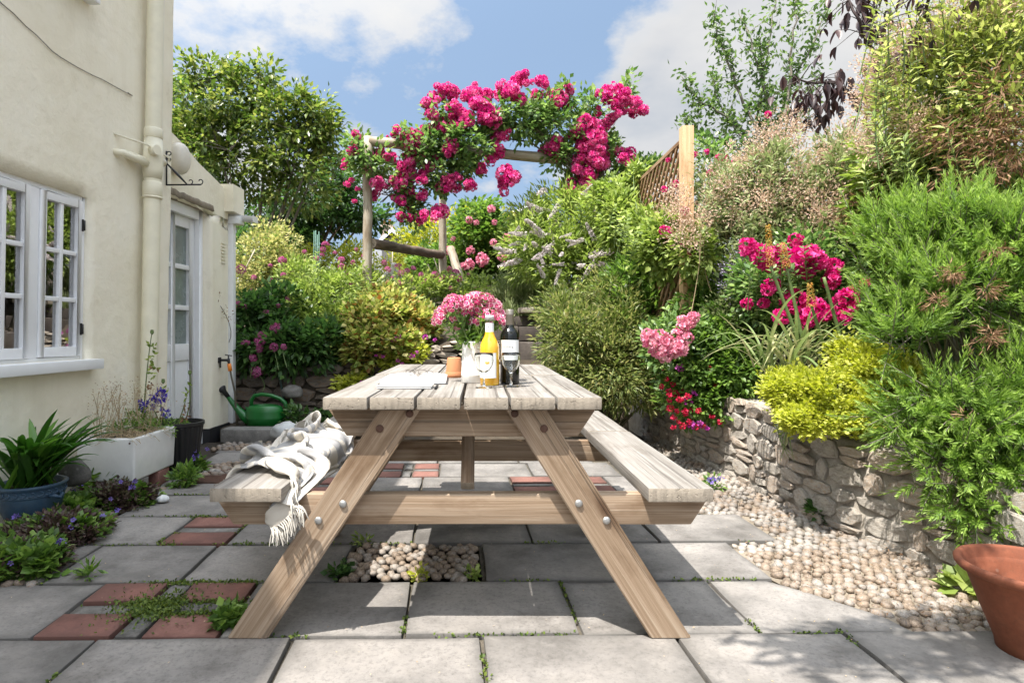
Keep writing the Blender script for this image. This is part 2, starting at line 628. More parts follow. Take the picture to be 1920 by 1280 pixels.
def wands(root, rng, ends, leafm, stemm, L, Wd, pairs=14, r=.004, name='leafy_shoots', t0=.3, head=None):
    """upright leafy shoots: ends = [(base point, tip point)]"""
    mb = MB()
    P, D, N = [], [], []
    for a, b_ in ends:
        a, b_ = Vector(a), Vector(b_)
        k = (b_ - a).length
        m = a.lerp(b_, .5) + Vector(rng.normal(size=3)) * k * .06
        q = [a * (1 - t) ** 2 + m * 2 * t * (1 - t) + b_ * t * t for t in [i / 8 for i in range(9)]]
        mb.tube(q, [r * (1 - .75 * i / 8) for i in range(9)], 4, cap=False)
        ax = (b_ - a).normalized()
        o1 = ax.orthogonal().normalized()
        o2 = ax.cross(o1)
        for i in range(pairs):
            t = t0 + (1 - t0) * (i + rng.random() * .6) / pairs
            p = a * (1 - t) ** 2 + m * 2 * t * (1 - t) + b_ * t * t
            th = i * 1.57 + rng.normal() * .3
            for s in (1, -1):
                d = (o1 * math.cos(th) + o2 * math.sin(th)) * s + ax * (.35 + .5 * t) + Vector((0, 0, -.15))
                P.append(p)
                D.append(d)
                N.append(ax + Vector(rng.normal(size=3)) * .2)
    tag(mb.build(name + '_stems', stemm, root), kind='stuff')
    P, D, N = np.array(P), np.array(D), np.array(N)
    s = .6 + .6 * rng.random(len(P))
    tag(leaves(name, leafm, root, rng, P, D, N, L * s, Wd * s, curl=.2), kind='stuff')


def rand_dir(rng, n):
    return unit(rng.normal(size=(n, 3)))


def E(px, py, Y, rx, ry, dep):
    """crown lobe: centre seen at a pixel at depth Y, half width and height in pixels, half depth in metres"""
    c = W(px, py, Y)
    return (np.array(c), np.array((rx * Y / F, dep, ry * Y / F)))


def crown(rng, lobes, nclump, per, rc, shell=0.55, out=1.0, up=0.2, rnd=0.7, zmin=None, flat=1.0):
    """points spread in leaf clumps through the lobes -> leaf positions, directions, clump centres"""
    vol = np.array([float(np.prod(r)) ** 0.6 for c, r in lobes])
    pick = rng.choice(len(lobes), nclump, p=vol / vol.sum())
    C = np.array([lobes[i][0] for i in pick])
    RR = np.array([lobes[i][1] for i in pick])
    u = rand_dir(rng, nclump)
    rad = shell + (1 - shell) * rng.random(nclump) ** 0.6
    inner = rng.random(nclump) < 0.22
    rad = np.where(inner, rng.random(nclump) * shell, rad)
    cc = C + u * RR * rad[:, None]
    if zmin is not None:
        k = cc[:, 2] > zmin
        cc, C, u, RR = cc[k], C[k], u[k], RR[k]
    m = len(cc)
    sz = rc * (0.6 + 0.8 * rng.random(m))
    q = np.repeat(np.arange(m), per)
    off = rand_dir(rng, m * per) * (rng.random(m * per) ** 0.5)[:, None] * sz[q][:, None]
    off[:, 2] *= flat
    P = cc[q] + off
    od = unit((u * RR))[q]
    D = od * out + unit(off) * 0.8 + rand_dir(rng, m * per) * rnd
    D[:, 2] += up
    return P, unit(D), cc, unit(u * RR)


def twig_mesh(rng, base, tips, r0, r1=0.002, bend=0.15, n=4, split=0.45):
    """tapered stems from near the base to each tip"""
    mb = MB()
    base = Vector(base)
    for t in tips:
        t = Vector(t)
        b = base + Vector(rng.normal(size=3)) * r0 * 2
        b.z = base.z
        L = (t - b).length
        m = b.lerp(t, split) + Vector(rng.normal(size=3)) * L * bend * 0.5 + Vector((0, 0, L * bend * 0.4))
        pts = []
        for k in range(6):
            s = k / 5
            pts.append(b * (1 - s) ** 2 + m * 2 * s * (1 - s) + t * s * s)
        mb.tube(pts, [r0 * (1 - k / 5) + r1 * k / 5 for k in range(6)], n, cap=False)
    return mb


def shrub(name, label, cat, seed, lobes, leafm, nclump, per, rc, L, Wd, base=None, stemm=None, nst=24, r0=0.012,
          group=None, part='foliage', zmin=None, curl=0.15, fold=0.15, wide=0.45, jl=0.4, **kw):
    rng = np.random.default_rng(seed)
    if base is None:
        c, r = lobes[0]
        base = (c[0], c[1], c[2] - r[2] * 0.9)
    root = empty(name, base, label, cat, group)
    P, D, cc, cu = crown(rng, lobes, nclump, per, rc, zmin=zmin, **kw)
    n = len(P)
    N = np.array((0, 0, 1.0)) + rand_dir(rng, n) * 0.7 + D * 0.01
    Ls = L * (1 - jl / 2 + jl * rng.random(n))
    leaves(part, leafm, root, rng, P, D, N, Ls, Ls * (Wd / L), curl=curl, fold=fold, wide=wide)
    if stemm is not None and nst:
        idx = rng.choice(len(cc), min(nst, len(cc)), replace=False)
        twig_mesh(rng, base, cc[idx], r0).build('stem', stemm, root)
    return root, cc, cu, rng


def florets(rng, C, Nn, r, rings=((6, 0.15, 1.0), (5, 0.75, 0.8), (4, 1.2, 0.55)), wid=0.85, jit=0.15):
    """petal rings around each centre -> arrays for leaf_arrays"""
    P, D, N, L, T = [], [], [], [], []
    for c, nn in zip(C, Nn):
        nn = Vector(nn).normalized()
        a = nn.orthogonal().normalized()
        b = nn.cross(a)
        ph = rng.random() * 6
        tb = rng.random() * 0.6
        s = r * (0.8 + 0.4 * rng.random())
        for (k, el, sc) in rings:
            ph += 0.5
            for i in range(k):
                th = ph + 2 * PI * i / k + rng.normal() * jit
                t = a * math.cos(th) + b * math.sin(th)
                e = el + rng.normal() * jit
                d = t * math.cos(e) + nn * math.sin(e)
                up = nn * math.cos(e) - t * math.sin(e)
                P.append(Vector(c) + t * s * 0.08)
                D.append(d)
                N.append(up)
                L.append(s * sc)
                T.append(min(1, max(0, tb + 0.4 * rng.random())))
    P, D, N, L, T = map(np.array, (P, D, N, L, T))
    return P, D, N, L, L * wid, T


def floret_mesh(name, rng, C, Nn, r, mat, wid=0.85, curl=-0.12, wide=0.62, **kw):
    P, D, N, L, Wd, T = florets(rng, C, Nn, r, wid=wid, **kw)
    V, Q, T = leaf_arrays(rng, P, D, N, L, Wd, curl=curl, fold=0.12, wide=wide, tint=T)
    return quad_mesh(name, V, Q, T, mat)


def dome_pts(rng, n, R_, cover=0.2):
    """spread points on a ball, with normals"""
    i = np.arange(n) + 0.5
    z = 1 - (1 - (-1 + 2 * cover)) * i / n
    th = i * 2.39996 + rng.random() * 6
    s = np.sqrt(np.maximum(0, 1 - z * z))
    d = np.stack([s * np.cos(th), s * np.sin(th), z], 1) + rng.normal(size=(n, 3)) * 0.08
    d = unit(d)
    return d * R_ * (0.9 + 0.2 * rng.random((n, 1))), d


def place(name, me, parent, loc, z=(0, 0, 1), s=1.0, spin=0.0):
    q = Vector(z).normalized().to_track_quat('Z', 'Y').to_matrix().to_4x4()
    return link(name, me, parent, Matrix.Translation(Vector(loc)) @ q @ Matrix.Rotation(spin, 4, 'Z') @ Matrix.Scale(s, 4))


def ribbon(pts, widths, up=(0, 0, 1), fold=0.18, tint=0.5):
    """strap leaf: a V-folded ribbon along the points -> verts, quads, tint"""
    pts = [Vector(p) for p in pts]
    V, Q = [], []
    for i, p in enumerate(pts):
        d = (pts[min(i + 1, len(pts) - 1)] - pts[max(i - 1, 0)]).normalized()
        s = d.cross(Vector(up))
        s = s.normalized() if s.length > 1e-4 else Vector((1, 0, 0))
        n = s.cross(d)
        w = widths[i] * 0.5
        V += [p + s * w + n * w * fold, p - n * w * fold, p - s * w + n * w * fold]
        if i:
            o = 3 * i
            Q += [(o - 3, o, o + 1, o - 2), (o - 2, o + 1, o + 2, o - 1)]
    return np.array(V), np.array(Q), np.full(len(V), tint)
# ------------------------------------------------------------------ material library
M = {}
M['stucco'] = None


def stucco():
    m, n, l, b, out = base_mat('cream_render')
    v = coords(n, l, rnd=False)
    t = nd(n, 'ShaderNodeTexNoise', i_Scale=1.6, i_Detail=8.0, i_Roughness=0.6)
    l.new(v, t.inputs['Vector'])
    r = ramp(n, [(0.3, (0.80, 0.745, 0.59)), (0.5, (0.86, 0.81, 0.665)), (0.7, (0.88, 0.84, 0.72))])
    l.new(t.outputs['Fac'], r.inputs[0])
    # faint dirt marks
    t4 = nd(n, 'ShaderNodeTexNoise', i_Scale=5.0, i_Detail=9.0, i_Roughness=0.75)
    l.new(v, t4.inputs['Vector'])
    r4 = ramp(n, [(0.30, (0.72, 0.69, 0.62)), (0.44, (1, 1, 1))])
    l.new(t4.outputs['Fac'], r4.inputs[0])
    mm = n.new('ShaderNodeMixRGB')
    mm.blend_type = 'MULTIPLY'
    mm.inputs[0].default_value = 0.4
    l.new(r.outputs[0], mm.inputs[1])
    l.new(r4.outputs[0], mm.inputs[2])
    # rain streaks running down the wall
    vs_ = coords(n, l, (3.2, 3.2, 0.4), rnd=False)
    t6 = nd(n, 'ShaderNodeTexNoise', i_Scale=1.4, i_Detail=6.0, i_Roughness=0.65)
    l.new(vs_, t6.inputs['Vector'])
    r6 = ramp(n, [(0.32, (0.80, 0.775, 0.72)), (0.47, (1, 1, 1))])
    l.new(t6.outputs['Fac'], r6.inputs[0])
    m6 = n.new('ShaderNodeMixRGB')
    m6.blend_type = 'MULTIPLY'
    m6.inputs[0].default_value = 0.3
    l.new(mm.outputs[0], m6.inputs[1])
    l.new(r6.outputs[0], m6.inputs[2])
    l.new(m6.outputs[0], b.inputs['Base Color'])
    b.inputs['Roughness'].default_value = 0.78
    b.inputs['Specular IOR Level'].default_value = 0.25
    t2 = nd(n, 'ShaderNodeTexNoise', i_Scale=11.0, i_Detail=6.0, i_Roughness=0.55)
    l.new(v, t2.inputs['Vector'])
    t3 = nd(n, 'ShaderNodeTexNoise', i_Scale=120.0, i_Detail=3.0)
    l.new(v, t3.inputs['Vector'])
    h = mth(n, l, 'MULTIPLY_ADD', t3.outputs['Fac'], 0.12, t2.outputs['Fac'])
    bump(n, l, b, h, 0.55, 0.014)
    return m


M['stucco'] = stucco()
M['white'] = plain('white_gloss_paint', (0.80, 0.81, 0.82), 0.35, var=0.02, bstr=0.03)
M['white_plastic'] = plain('white_plastic', (0.76, 0.77, 0.77), 0.35, var=0.03, bstr=0)
M['cream_pipe'] = plain('cream_painted_pipe', (0.76, 0.72, 0.56), 0.4, var=0.04, bstr=0.04)
M['black_iron'] = plain('black_iron', (0.015, 0.015, 0.016), 0.45, bstr=0.1)
M['black_paint'] = plain('black_plinth_paint', (0.018, 0.018, 0.02), 0.6, bstr=0.2)
M['dark'] = plain('dark_slate', (0.07, 0.07, 0.075), 0.8)
M['paving'] = stone_mat('concrete_slab', [(0.135, 0.127, 0.118), (0.220, 0.206, 0.192), (0.280, 0.262, 0.243)], 3.2, 0.55, 0.9, 0.6, dark=(0.105, 0.10, 0.093), fine=22, weather=1.1)
M['brick'] = stone_mat('red_clay_paver', [(0.135, 0.066, 0.054), (0.19, 0.088, 0.070), (0.235, 0.118, 0.096)], 6.0, 0.45, 0.85, 0.4, dark=(0.10, 0.05, 0.04))
M['setts'] = stone_mat('grey_sett', [(0.10, 0.10, 0.095), (0.15, 0.145, 0.135), (0.22, 0.21, 0.195)], 8.0, 0.4, 0.9, 0.8, spot=(0.3, 0.3, 0.28))
M['cobble'] = stone_mat('beach_cobble', [(0.12, 0.095, 0.078), (0.215, 0.165, 0.12), (0.27, 0.205, 0.15), (0.235, 0.215, 0.195), (0.35, 0.315, 0.27)], 5.0, 0.12, 0.6, 0.15)
M['mortar'] = stone_mat('sandy_mortar', [(0.15, 0.122, 0.09), (0.22, 0.185, 0.14), (0.28, 0.24, 0.19)], 9.0, 0.3, 0.95, 0.8)
M['joint'] = stone_mat('dark_joint_sand', [(0.05, 0.045, 0.035), (0.09, 0.08, 0.06), (0.14, 0.12, 0.095)], 14.0, 0.4, 0.95, 1.0)
M['soil'] = stone_mat('dark_soil', [(0.035, 0.028, 0.02), (0.055, 0.043, 0.03), (0.08, 0.062, 0.042)], 12.0, 0.4, 0.98, 1.0)
M['wallstone'] = stone_mat('limestone_rubble', [(0.30, 0.27, 0.23), (0.41, 0.375, 0.325), (0.46, 0.43, 0.385), (0.40, 0.30, 0.215), (0.54, 0.51, 0.47)], 8.0, 0.35, 0.9, 1.0, spot=(0.42, 0.40, 0.36))
M['wallmortar'] = stone_mat('lime_mortar', [(0.29, 0.255, 0.21), (0.37, 0.335, 0.285), (0.44, 0.40, 0.35)], 12.0, 0.45, 0.95, 1.2)
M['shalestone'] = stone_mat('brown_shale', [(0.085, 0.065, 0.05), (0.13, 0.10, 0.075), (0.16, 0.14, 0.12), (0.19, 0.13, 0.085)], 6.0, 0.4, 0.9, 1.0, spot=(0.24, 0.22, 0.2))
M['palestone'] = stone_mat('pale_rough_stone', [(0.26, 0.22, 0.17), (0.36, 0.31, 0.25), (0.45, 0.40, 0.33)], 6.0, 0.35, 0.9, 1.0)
M['terracotta'] = stone_mat('terracotta', [(0.13, 0.042, 0.022), (0.20, 0.062, 0.03), (0.27, 0.095, 0.05)], 5.0, 0.3, 0.8, 0.25, spot=(0.36, 0.25, 0.19), dark=(0.10, 0.05, 0.03))
M['terracotta_new'] = stone_mat('clean_terracotta', [(0.46, 0.19, 0.085), (0.54, 0.23, 0.105), (0.60, 0.29, 0.15)], 5.0, 0.08, 0.75, 0.12, dark=(0.3, 0.12, 0.06))
M['blue_glaze'] = stone_mat('blue_glaze', [(0.026, 0.055, 0.095), (0.036, 0.075, 0.125), (0.06, 0.105, 0.155)], 4.0, 0.2, 0.35, 0.25, dark=(0.1, 0.1, 0.1))
M['ceramic'] = plain('white_glazed_ceramic', (0.72, 0.72, 0.70), 0.16, var=0.04, bscale=14, bstr=0.03, coat=0.4)
M['black_plastic'] = plain('black_plastic', (0.012, 0.012, 0.013), 0.42, bstr=0.04)
M['green_plastic'] = plain('green_plastic', (0.006, 0.11, 0.017), 0.33, var=0.06, bstr=0.02)
M['steel'] = plain('galvanised_bolt', (0.40, 0.40, 0.39), 0.5, metal=0.8, bstr=0.05)
M['post_wood'] = wood('weathered_round_post', [(0.24, 0.20, 0.15), (0.36, 0.31, 0.24), (0.46, 0.41, 0.33)], gx=1.2, grain=18)
M['bark'] = wood('brown_bark', [(0.07, 0.05, 0.035), (0.13, 0.095, 0.07), (0.22, 0.17, 0.13)], gx=3.0, grain=14, bstr=1.0)
M['twig'] = plain('green_brown_stem', (0.10, 0.09, 0.045), 0.8)
M['twig_grey'] = plain('grey_bark', (0.17, 0.15, 0.12), 0.85, bstr=0.4)
M['twig_tan'] = plain('dry_stem', (0.38, 0.29, 0.17), 0.85)
M['twig_green'] = plain('green_stem', (0.13, 0.19, 0.06), 0.6)
M['twig_purple'] = plain('purple_stem', (0.045, 0.028, 0.025), 0.7)
M['slat_wood'] = wood('brown_trellis_wood', [(0.20, 0.115, 0.06), (0.30, 0.185, 0.105), (0.38, 0.26, 0.16)], gx=0.8, grain=16, crack_amt=0.3)
M['new_wood'] = wood('fresh_softwood', [(0.44, 0.27, 0.14), (0.55, 0.36, 0.20), (0.64, 0.45, 0.28)], gx=0.8, grain=16, crack_amt=0.15)
M['top_wood'] = wood('silvered_softwood', [(0.155, 0.14, 0.122), (0.222, 0.206, 0.186), (0.29, 0.274, 0.252)], end=(0.31, 0.268, 0.215), gx=1.0, grain=26, crack_amt=0.55, bstr=0.8, stain=(0.6, 0.55, 0.5), knots=0.35)
M['leg_wood'] = wood('tan_softwood', [(0.175, 0.118, 0.073), (0.285, 0.207, 0.140), (0.385, 0.305, 0.228)], gx=0.7, grain=26, crack_amt=0.45, bstr=0.6, stain=(0.55, 0.46, 0.38))


def fin(root):
    return parent_world(root)


# ------------------------------------------------------------------ ground
WALL_X = [(-3, 2.4), (0, 2.15), (1.5, 1.98), (2.31, 1.86), (2.59, 1.83), (2.82, 1.76), (3.15, 1.70), (4.02, 1.67), (5.17, 1.57), (6.0, 1.5)]


def wall_x(y):
    return float(np.interp(y, [a for a, _ in WALL_X], [b for _, b in WALL_X]))


def patio(u, v):
    return Vector((u - 0.045 * (v - 1.906), v + 0.015 * u, 0))


mb = MB()
mb.add([(-300, -200, -0.045), (300, -200, -0.045), (300, 600, -0.045), (-300, 600, -0.045)], [(0, 1, 2, 3)])
tag(mb.build('ground', M['soil']), kind='structure')


def bank_h(x, y):
    """height of the planted ground behind the two garden walls"""
    back = -0.25
    if y > 6.05:
        d = y - 6.05
        back = 0.55 + 0.62 * (1 - math.exp(-d * 0.9)) + 0.16 * min(d, 4)
    right = -0.25
    d = x - wall_x(y) - 0.22
    if d > 0:
        right = 0.40 + 0.75 * (1 - math.exp(-d * 0.7))
    h = max(back, right)
    if h > 0:
        h += 0.05 * noise.noise((x * 1.7, y * 1.7, 0))
    return h


xs = sorted(set([-60, -40, -25, -15, -9, -6, -4.5] + [round(-3.5 + 0.22 * i, 3) for i in range(46)] + [8, 10, 14, 20, 30, 45, 60]))
ys = sorted(set([-3.0, -1, 0, 1, 1.6] + [round(2 + 0.2 * i, 3) for i in range(52)] + [13, 15, 18, 24, 32, 45, 60, 90]))
vs = [(x, y, bank_h(x, y)) for y in ys for x in xs]
fs = [(j * len(xs) + i, j * len(xs) + i + 1, (j + 1) * len(xs) + i + 1, (j + 1) * len(xs) + i) for j in range(len(ys) - 1) for i in range(len(xs) - 1)]
mb = MB()
mb.add(vs, fs, True)
tag(mb.build('garden_bank', M['soil']), kind='structure')

# ------------------------------------------------------------------ paving
rng = random.Random(5)
pav = empty('paving', (0, 3, 0))
tag(pav, kind='structure')
GAP = 0.006


def slab(u0, u1, v0, v1, mat, name, gap=GAP, z=0.0, poly=None, bev=0.006):
    if poly is None:
        poly = [(u0 + gap, v0 + gap), (u1 - gap, v0 + gap), (u1 - gap, v1 - gap), (u0 + gap, v1 - gap)]
    pts = []
    k = len(poly)
    for i in range(k):
        a, b_ = Vector(poly[i]), Vector(poly[(i + 1) % k])
        m = max(2, int((b_ - a).length / 0.13))
        for j in range(m):
            p = a.lerp(b_, j / m)
            q = 0.004 if j else 0.003
            pts.append((p.x + rng.uniform(-q, q), p.y + rng.uniform(-q, q)))
    c = patio(sum(p[0] for p in pts) / len(pts), sum(p[1] for p in pts) / len(pts))
    loc = [patio(*p) - c for p in pts]
    tx, ty = rng.uniform(-0.006, 0.006), rng.uniform(-0.006, 0.006)
    zz = z + rng.uniform(-0.0035, 0.0035)
    k = len(loc)
    fl = lambda x, y, q: (x, y, zz + q + tx * x + ty * y)
    rad = min(1.0, 0.035 / max(0.05, min((p.length for p in loc))))
    vs = [fl(p.x, p.y, -0.04) for p in loc] + [fl(p.x, p.y, 0) for p in loc] + [fl(p.x * (1 - rad), p.y * (1 - rad), 0) for p in loc]
    fs = [tuple(range(k - 1, -1, -1))] + [(i, (i + 1) % k, k + (i + 1) % k, k + i) for i in range(k)] + [(k + i, k + (i + 1) % k, 2 * k + (i + 1) % k, 2 * k + i) for i in range(k)] + [tuple(range(2 * k, 3 * k))]
    me = bpy.data.meshes.new(name)
    me.from_pydata(vs, [], fs)
    me.materials.append(mat)
    at = me.attributes.new('edge', 'FLOAT', 'POINT')
    at.data.foreach_set('value', [1.0] * (2 * k) + [0.0] * k)
    bm = bmesh.new()
    bm.from_mesh(me)
    ed = [e for e in bm.edges if len(e.link_faces) == 2 and e.calc_face_angle(0) > R(50)]
    bmesh.ops.bevel(bm, geom=ed, offset=bev, segments=2, affect='EDGES', profile=0.6, clamp_overlap=True)
    bm.to_mesh(me)
    bm.free()
    me.polygons.foreach_set('use_smooth', [True] * len(me.polygons))
    me.set_sharp_from_angle(angle=R(40))
    return link(name, me, pav, Matrix.Translation(c))


ROWS = [0.25, 0.664, 1.078, 1.492, 1.906, 2.32, 2.734, 3.148, 3.562, 3.976, 4.39, 4.80, 5.18]


def row(i, us, skip=()):
    for k in range(len(us) - 1):
        if k not in skip:
            slab(us[k], us[k + 1], ROWS[i], ROWS[i + 1], M['paving'], 'paving_slab')


# sandy joint filling just below the slabs
mb = MB()
pp = [(-2.4, 0.3), (1.7, 0.3), (1.75, 1.7), (1.5, 1.95), (1.42, 2.33), (1.45, 3.1), (1.3, 3.6), (1.1, 5.1), (-1.5, 5.1), (-1.75, 2.9), (-1.75, 2.35), (-2.3, 1.85)]
mb.add([(x, y, -0.018) for x, y in pp], [tuple(range(len(pp)))])
mb.build('joint_filling', M['joint'], pav)


row(0, [-2.35, -1.75, -1.15, -0.55, 0.05, 0.65, 1.25, 1.85])
row(1, [-2.35, -1.95, -1.35, -0.75, -0.15, 0.45, 1.05, 1.65, 2.0])
row(2, [-2.35, -1.75, -1.15, -0.55, 0.05, 0.65, 1.25, 1.85])
row(3, [-2.4, -1.8, -1.205, -0.595, 0.005, 0.62, 1.165, 1.80])
# row with the first clay panel
row(4, [-2.2, -1.42, -0.834, -0.243, 0.327, 0.902], skip=(1,))
slab(0, 0, 0, 0, M['paving'], 'paving_slab', poly=[(0.91, 1.915), (1.40, 1.915), (1.38, 2.02), (1.24, 2.20), (1.13, 2.312), (0.91, 2.312)])
row(5, [-2.1, -1.67, -1.15, -0.54, 0.04, 0.70, 1.17], skip=(3,))
row(6, [-2.0, -1.43, -1.123, -0.7, -0.27, 0.28, 0.867, 1.42], skip=(1,))
row(7, [-1.85, -1.1, -0.52, 0.05, 0.62, 1.22])
row(8, [-1.95, -1.5, -1.06, -0.705, -0.285, 0.285, 0.906, 1.30], skip=(2, 5))
row(9, [-1.55, -1.1, -0.62, -0.18, 0.45, 1.05], skip=(2,))
row(10, [-1.95, -1.4, -0.8, -0.2, 0.4, 0.95])
row(11, [-2.0, -1.45, -0.9, -0.3, 0.3, 0.9])


def brick_panel(u0, u1, v0, v1, nu, nv, sett):
    """clay pavers with grey strips between them"""
    pu = (u1 - u0 - sett * (nu - 1)) / nu
    pv = (v1 - v0 - sett * (nv - 1)) / nv
    for i in range(nu):
        for j in range(nv):
            a = u0 + i * (pu + sett)
            b_ = v0 + j * (pv + sett)
            slab(a, a + pu, b_, b_ + pv, M['brick'], 'clay_paver', 0.006, 0.001)
            if j < nv - 1:
                slab(a, a + pu, b_ + pv, b_ + pv + sett, M['setts'], 'grey_sett', 0.007, -0.003)
            if i < nu - 1:
                slab(a + pu, a + pu + sett, b_, b_ + pv, M['setts'], 'grey_sett', 0.007, -0.003)


brick_panel(-1.42, -0.834, 1.906, 2.32, 2, 2, 0.085)
brick_panel(-1.43, -1.123, 2.734, 3.148, 1, 2, 0.085)
brick_panel(-1.06, -0.705, 3.562, 3.976, 1, 2, 0.075)
brick_panel(0.285, 0.906, 3.562, 3.976, 2, 2, 0.07)
brick_panel(-0.62, -0.18, 3.976, 4.39, 2, 2, 0.07)


# cobbles ---------------------------------------------------------
def cobble_mesh(sd):
    r = random.Random(sd)
    bm = bmesh.new()
    bmesh.ops.create_icosphere(bm, subdivisions=1, radius=1)
    for v in bm.verts:
        v.co *= 1 + 0.16 * noise.noise(v.co * 1.5 + Vector((sd * 3.1, 0, 0)))
        v.co.x *= 1.12
        v.co.z *= 0.72
    me = bpy.data.meshes.new('cobble')
    bm.to_mesh(me)
    bm.free()
    me.polygons.foreach_set('use_smooth', [True] * len(me.polygons))
    me.materials.append(M['cobble'])
    return me


COB = [cobble_mesh(i) for i in range(9)]


def fill_cobbles(parent, inside, x0, x1, y0, y1, r, z, limit, depth_key, sd):
    """hex-packed, jittered cobbles; the first `limit` nearest are parts, the rest one joined part"""
    g = random.Random(sd)
    pts = []
    j = 0
    y = y0
    while y < y1:
        x = x0 + (r * 0.95 if j % 2 else 0)
        while x < x1:
            p = (x + g.uniform(-.35, .35) * r, y + g.uniform(-.35, .35) * r)
            if inside(*p):
                pts.append(p)
            x += r * 1.9
        y += r * 1.7
        j += 1
    pts.sort(key=depth_key)
    rest = MB()
    for i, (x, y) in enumerate(pts):
        s = r * g.choice((g.uniform(0.7, 0.95), g.uniform(0.95, 1.3), g.uniform(0.9, 1.25)))
        m = Matrix.Translation((x, y, z + g.uniform(-.008, .006))) @ Euler((g.uniform(-.35, .35), g.uniform(-.35, .35), g.uniform(0, 6.28))).to_matrix().to_4x4() @ Matrix.Scale(s, 4)
        me = COB[g.randrange(9)]
        if i < limit:
            link('cobble', me, parent, m)
        else:
            rest.add([m @ v.co for v in me.vertices], [tuple(p.vertices) for p in me.polygons], True)
    if rest.v:
        tag(rest.build('cobbles', M['cobble'], parent), kind='stuff')
    return len(pts)


def strip_edge(y):
    """left edge of the cobbled strip along the stone wall"""
    return float(np.interp(y, [1.9, 2.02, 2.20, 2.34, 2.345, 2.74, 2.75, 3.16, 3.17, 3.56, 3.97, 4.4, 5.3], [1.40, 1.37, 1.22, 1.11, 1.14, 1.12, 1.37, 1.36, 1.16, 1.15, 1.21, 0.96, 0.85]))


strip = empty('cobble_strip', (1.5, 3, 0))
tag(strip, kind='structure')
mb = MB()
ring = [(strip_edge(y) + 0.012, y) for y in np.linspace(1.915, 5.3, 40)]
ring2 = [(wall_x(y) + 0.1, y) for y in np.linspace(5.3, 1.915, 20)]
mb.add([(x, y, -0.012) for x, y in ring + ring2], [tuple(range(len(ring) + len(ring2)))[::1]])
mb.build('bedding_mortar', M['mortar'], strip)
nc = fill_cobbles(strip, lambda x, y: strip_edge(y) + 0.028 < x < wall_x(y) + 0.02, 0.85, 1.95, 1.945, 5.25, 0.0218, -0.008, 300, lambda p: p[1], 3)

pan = empty('cobble_panel', (-0.25, 2.52, 0))
tag(pan, kind='structure')
mb = MB()
pp = [patio(u, v) for u, v in ((-0.53, 2.33), (0.03, 2.33), (0.03, 2.725), (-0.53, 2.725))]
mb.add([(p.x, p.y, -0.018) for p in pp], [(0, 1, 2, 3)])
mb.build('bedding_mortar', M['mortar'], pan)
fill_cobbles(pan, lambda x, y: -0.53 + 0.02 < x + .045 * (y - 1.906) < 0.03 - 0.02 and 2.345 < y - .015 * x < 2.712, -0.6, 0.1, 2.3, 2.75, 0.0225, 0.0, 300, lambda p: p[1], 8)

# dark gravel along the foot of the house
bed = empty('gravel_bed', (-2.1, 3, 0))
tag(bed, kind='structure')
mb = MB()
mb.add([(p[0], p[1], -0.02) for p in ((-2.45, 1.7), (-1.75, 1.7), (-1.70, 3.1), (-1.62, 4.0), (-1.45, 5.2), (-2.42, 5.3))], [(0, 1, 2, 3, 4, 5)])
mb.build('bedding_soil', M['soil'], bed)
M['pebble'] = stone_mat('dark_pebble', [(0.10, 0.085, 0.07), (0.18, 0.14, 0.11), (0.24, 0.18, 0.14), (0.25, 0.24, 0.22)], 5.0, 0.2, 0.75, 0.2)
for i in range(9):
    COB[i] = cobble_mesh(40 + i)
    COB[i].materials[0] = M['pebble']
fill_cobbles(bed, lambda x, y: (x < -1.74 - .22 * (y - 2.4) and y < 3.2 and x > -2.36) or (3.2 <= y < 3.56 and x < -1.9) or (3.56 <= y < 3.7 and x < -1.93) or (3.7 < y < 3.96 and -1.66 < x < -1.58) or (4.0 < y < 4.36 and -1.95 < x < -1.6) or (4.84 < y < 5.15 and -2.2 < x < -1.5), -2.36, -1.3, 2.3, 5.15, 0.026, 0.0, 300, lambda p: p[1], 12)

# iron drain cover set in the paving
g_ = empty('drain_grate', (-1.74, 3.98, 0), 'rusty brown iron drain grate in the paving beside the black pot', 'drain cover')
mb = MB()
mb.box((-1.92, 3.80, -0.01), (-1.56, 3.82, 0.009))
mb.box((-1.92, 4.14, -0.01), (-1.56, 4.16, 0.009))
mb.box((-1.92, 3.82, -0.01), (-1.90, 4.14, 0.009))
mb.box((-1.58, 3.82, -0.01), (-1.56, 4.14, 0.009))
M['rust'] = stone_mat('rusty_iron', [(0.05, 0.028, 0.02), (0.09, 0.045, 0.03), (0.13, 0.07, 0.05)], 9.0, 0.3, 0.8, 0.5)
mb.build('frame', M['rust'], g_)
mb = MB()
for i in range(9):
    y = 3.84 + i * 0.034
    mb.box((-1.90, y, -0.008), (-1.58, y + 0.016, 0.007))
mb.build('bars', M['rust'], g_)

# ------------------------------------------------------------------ cottage
HX, HANG = -2.516, -math.atan(0.037)
house = empty('cottage', (HX, 0, 0), 'cream rendered cottage with white casement window and glazed back door', 'house', rz=HANG)
HM = fin(house)


def lean(u, z):
    return u - 0.024 + 0.0187 * z


def hpart(mbx, name, mat, parent=None, bevel=0.0, tilt=False, seg=2):
    if tilt:
        mbx.v = [(lean(u, z), v, z) for u, v, z in mbx.v]
    return mbx.build(name, mat, parent or house, HM, bevel=bevel, seg=seg)


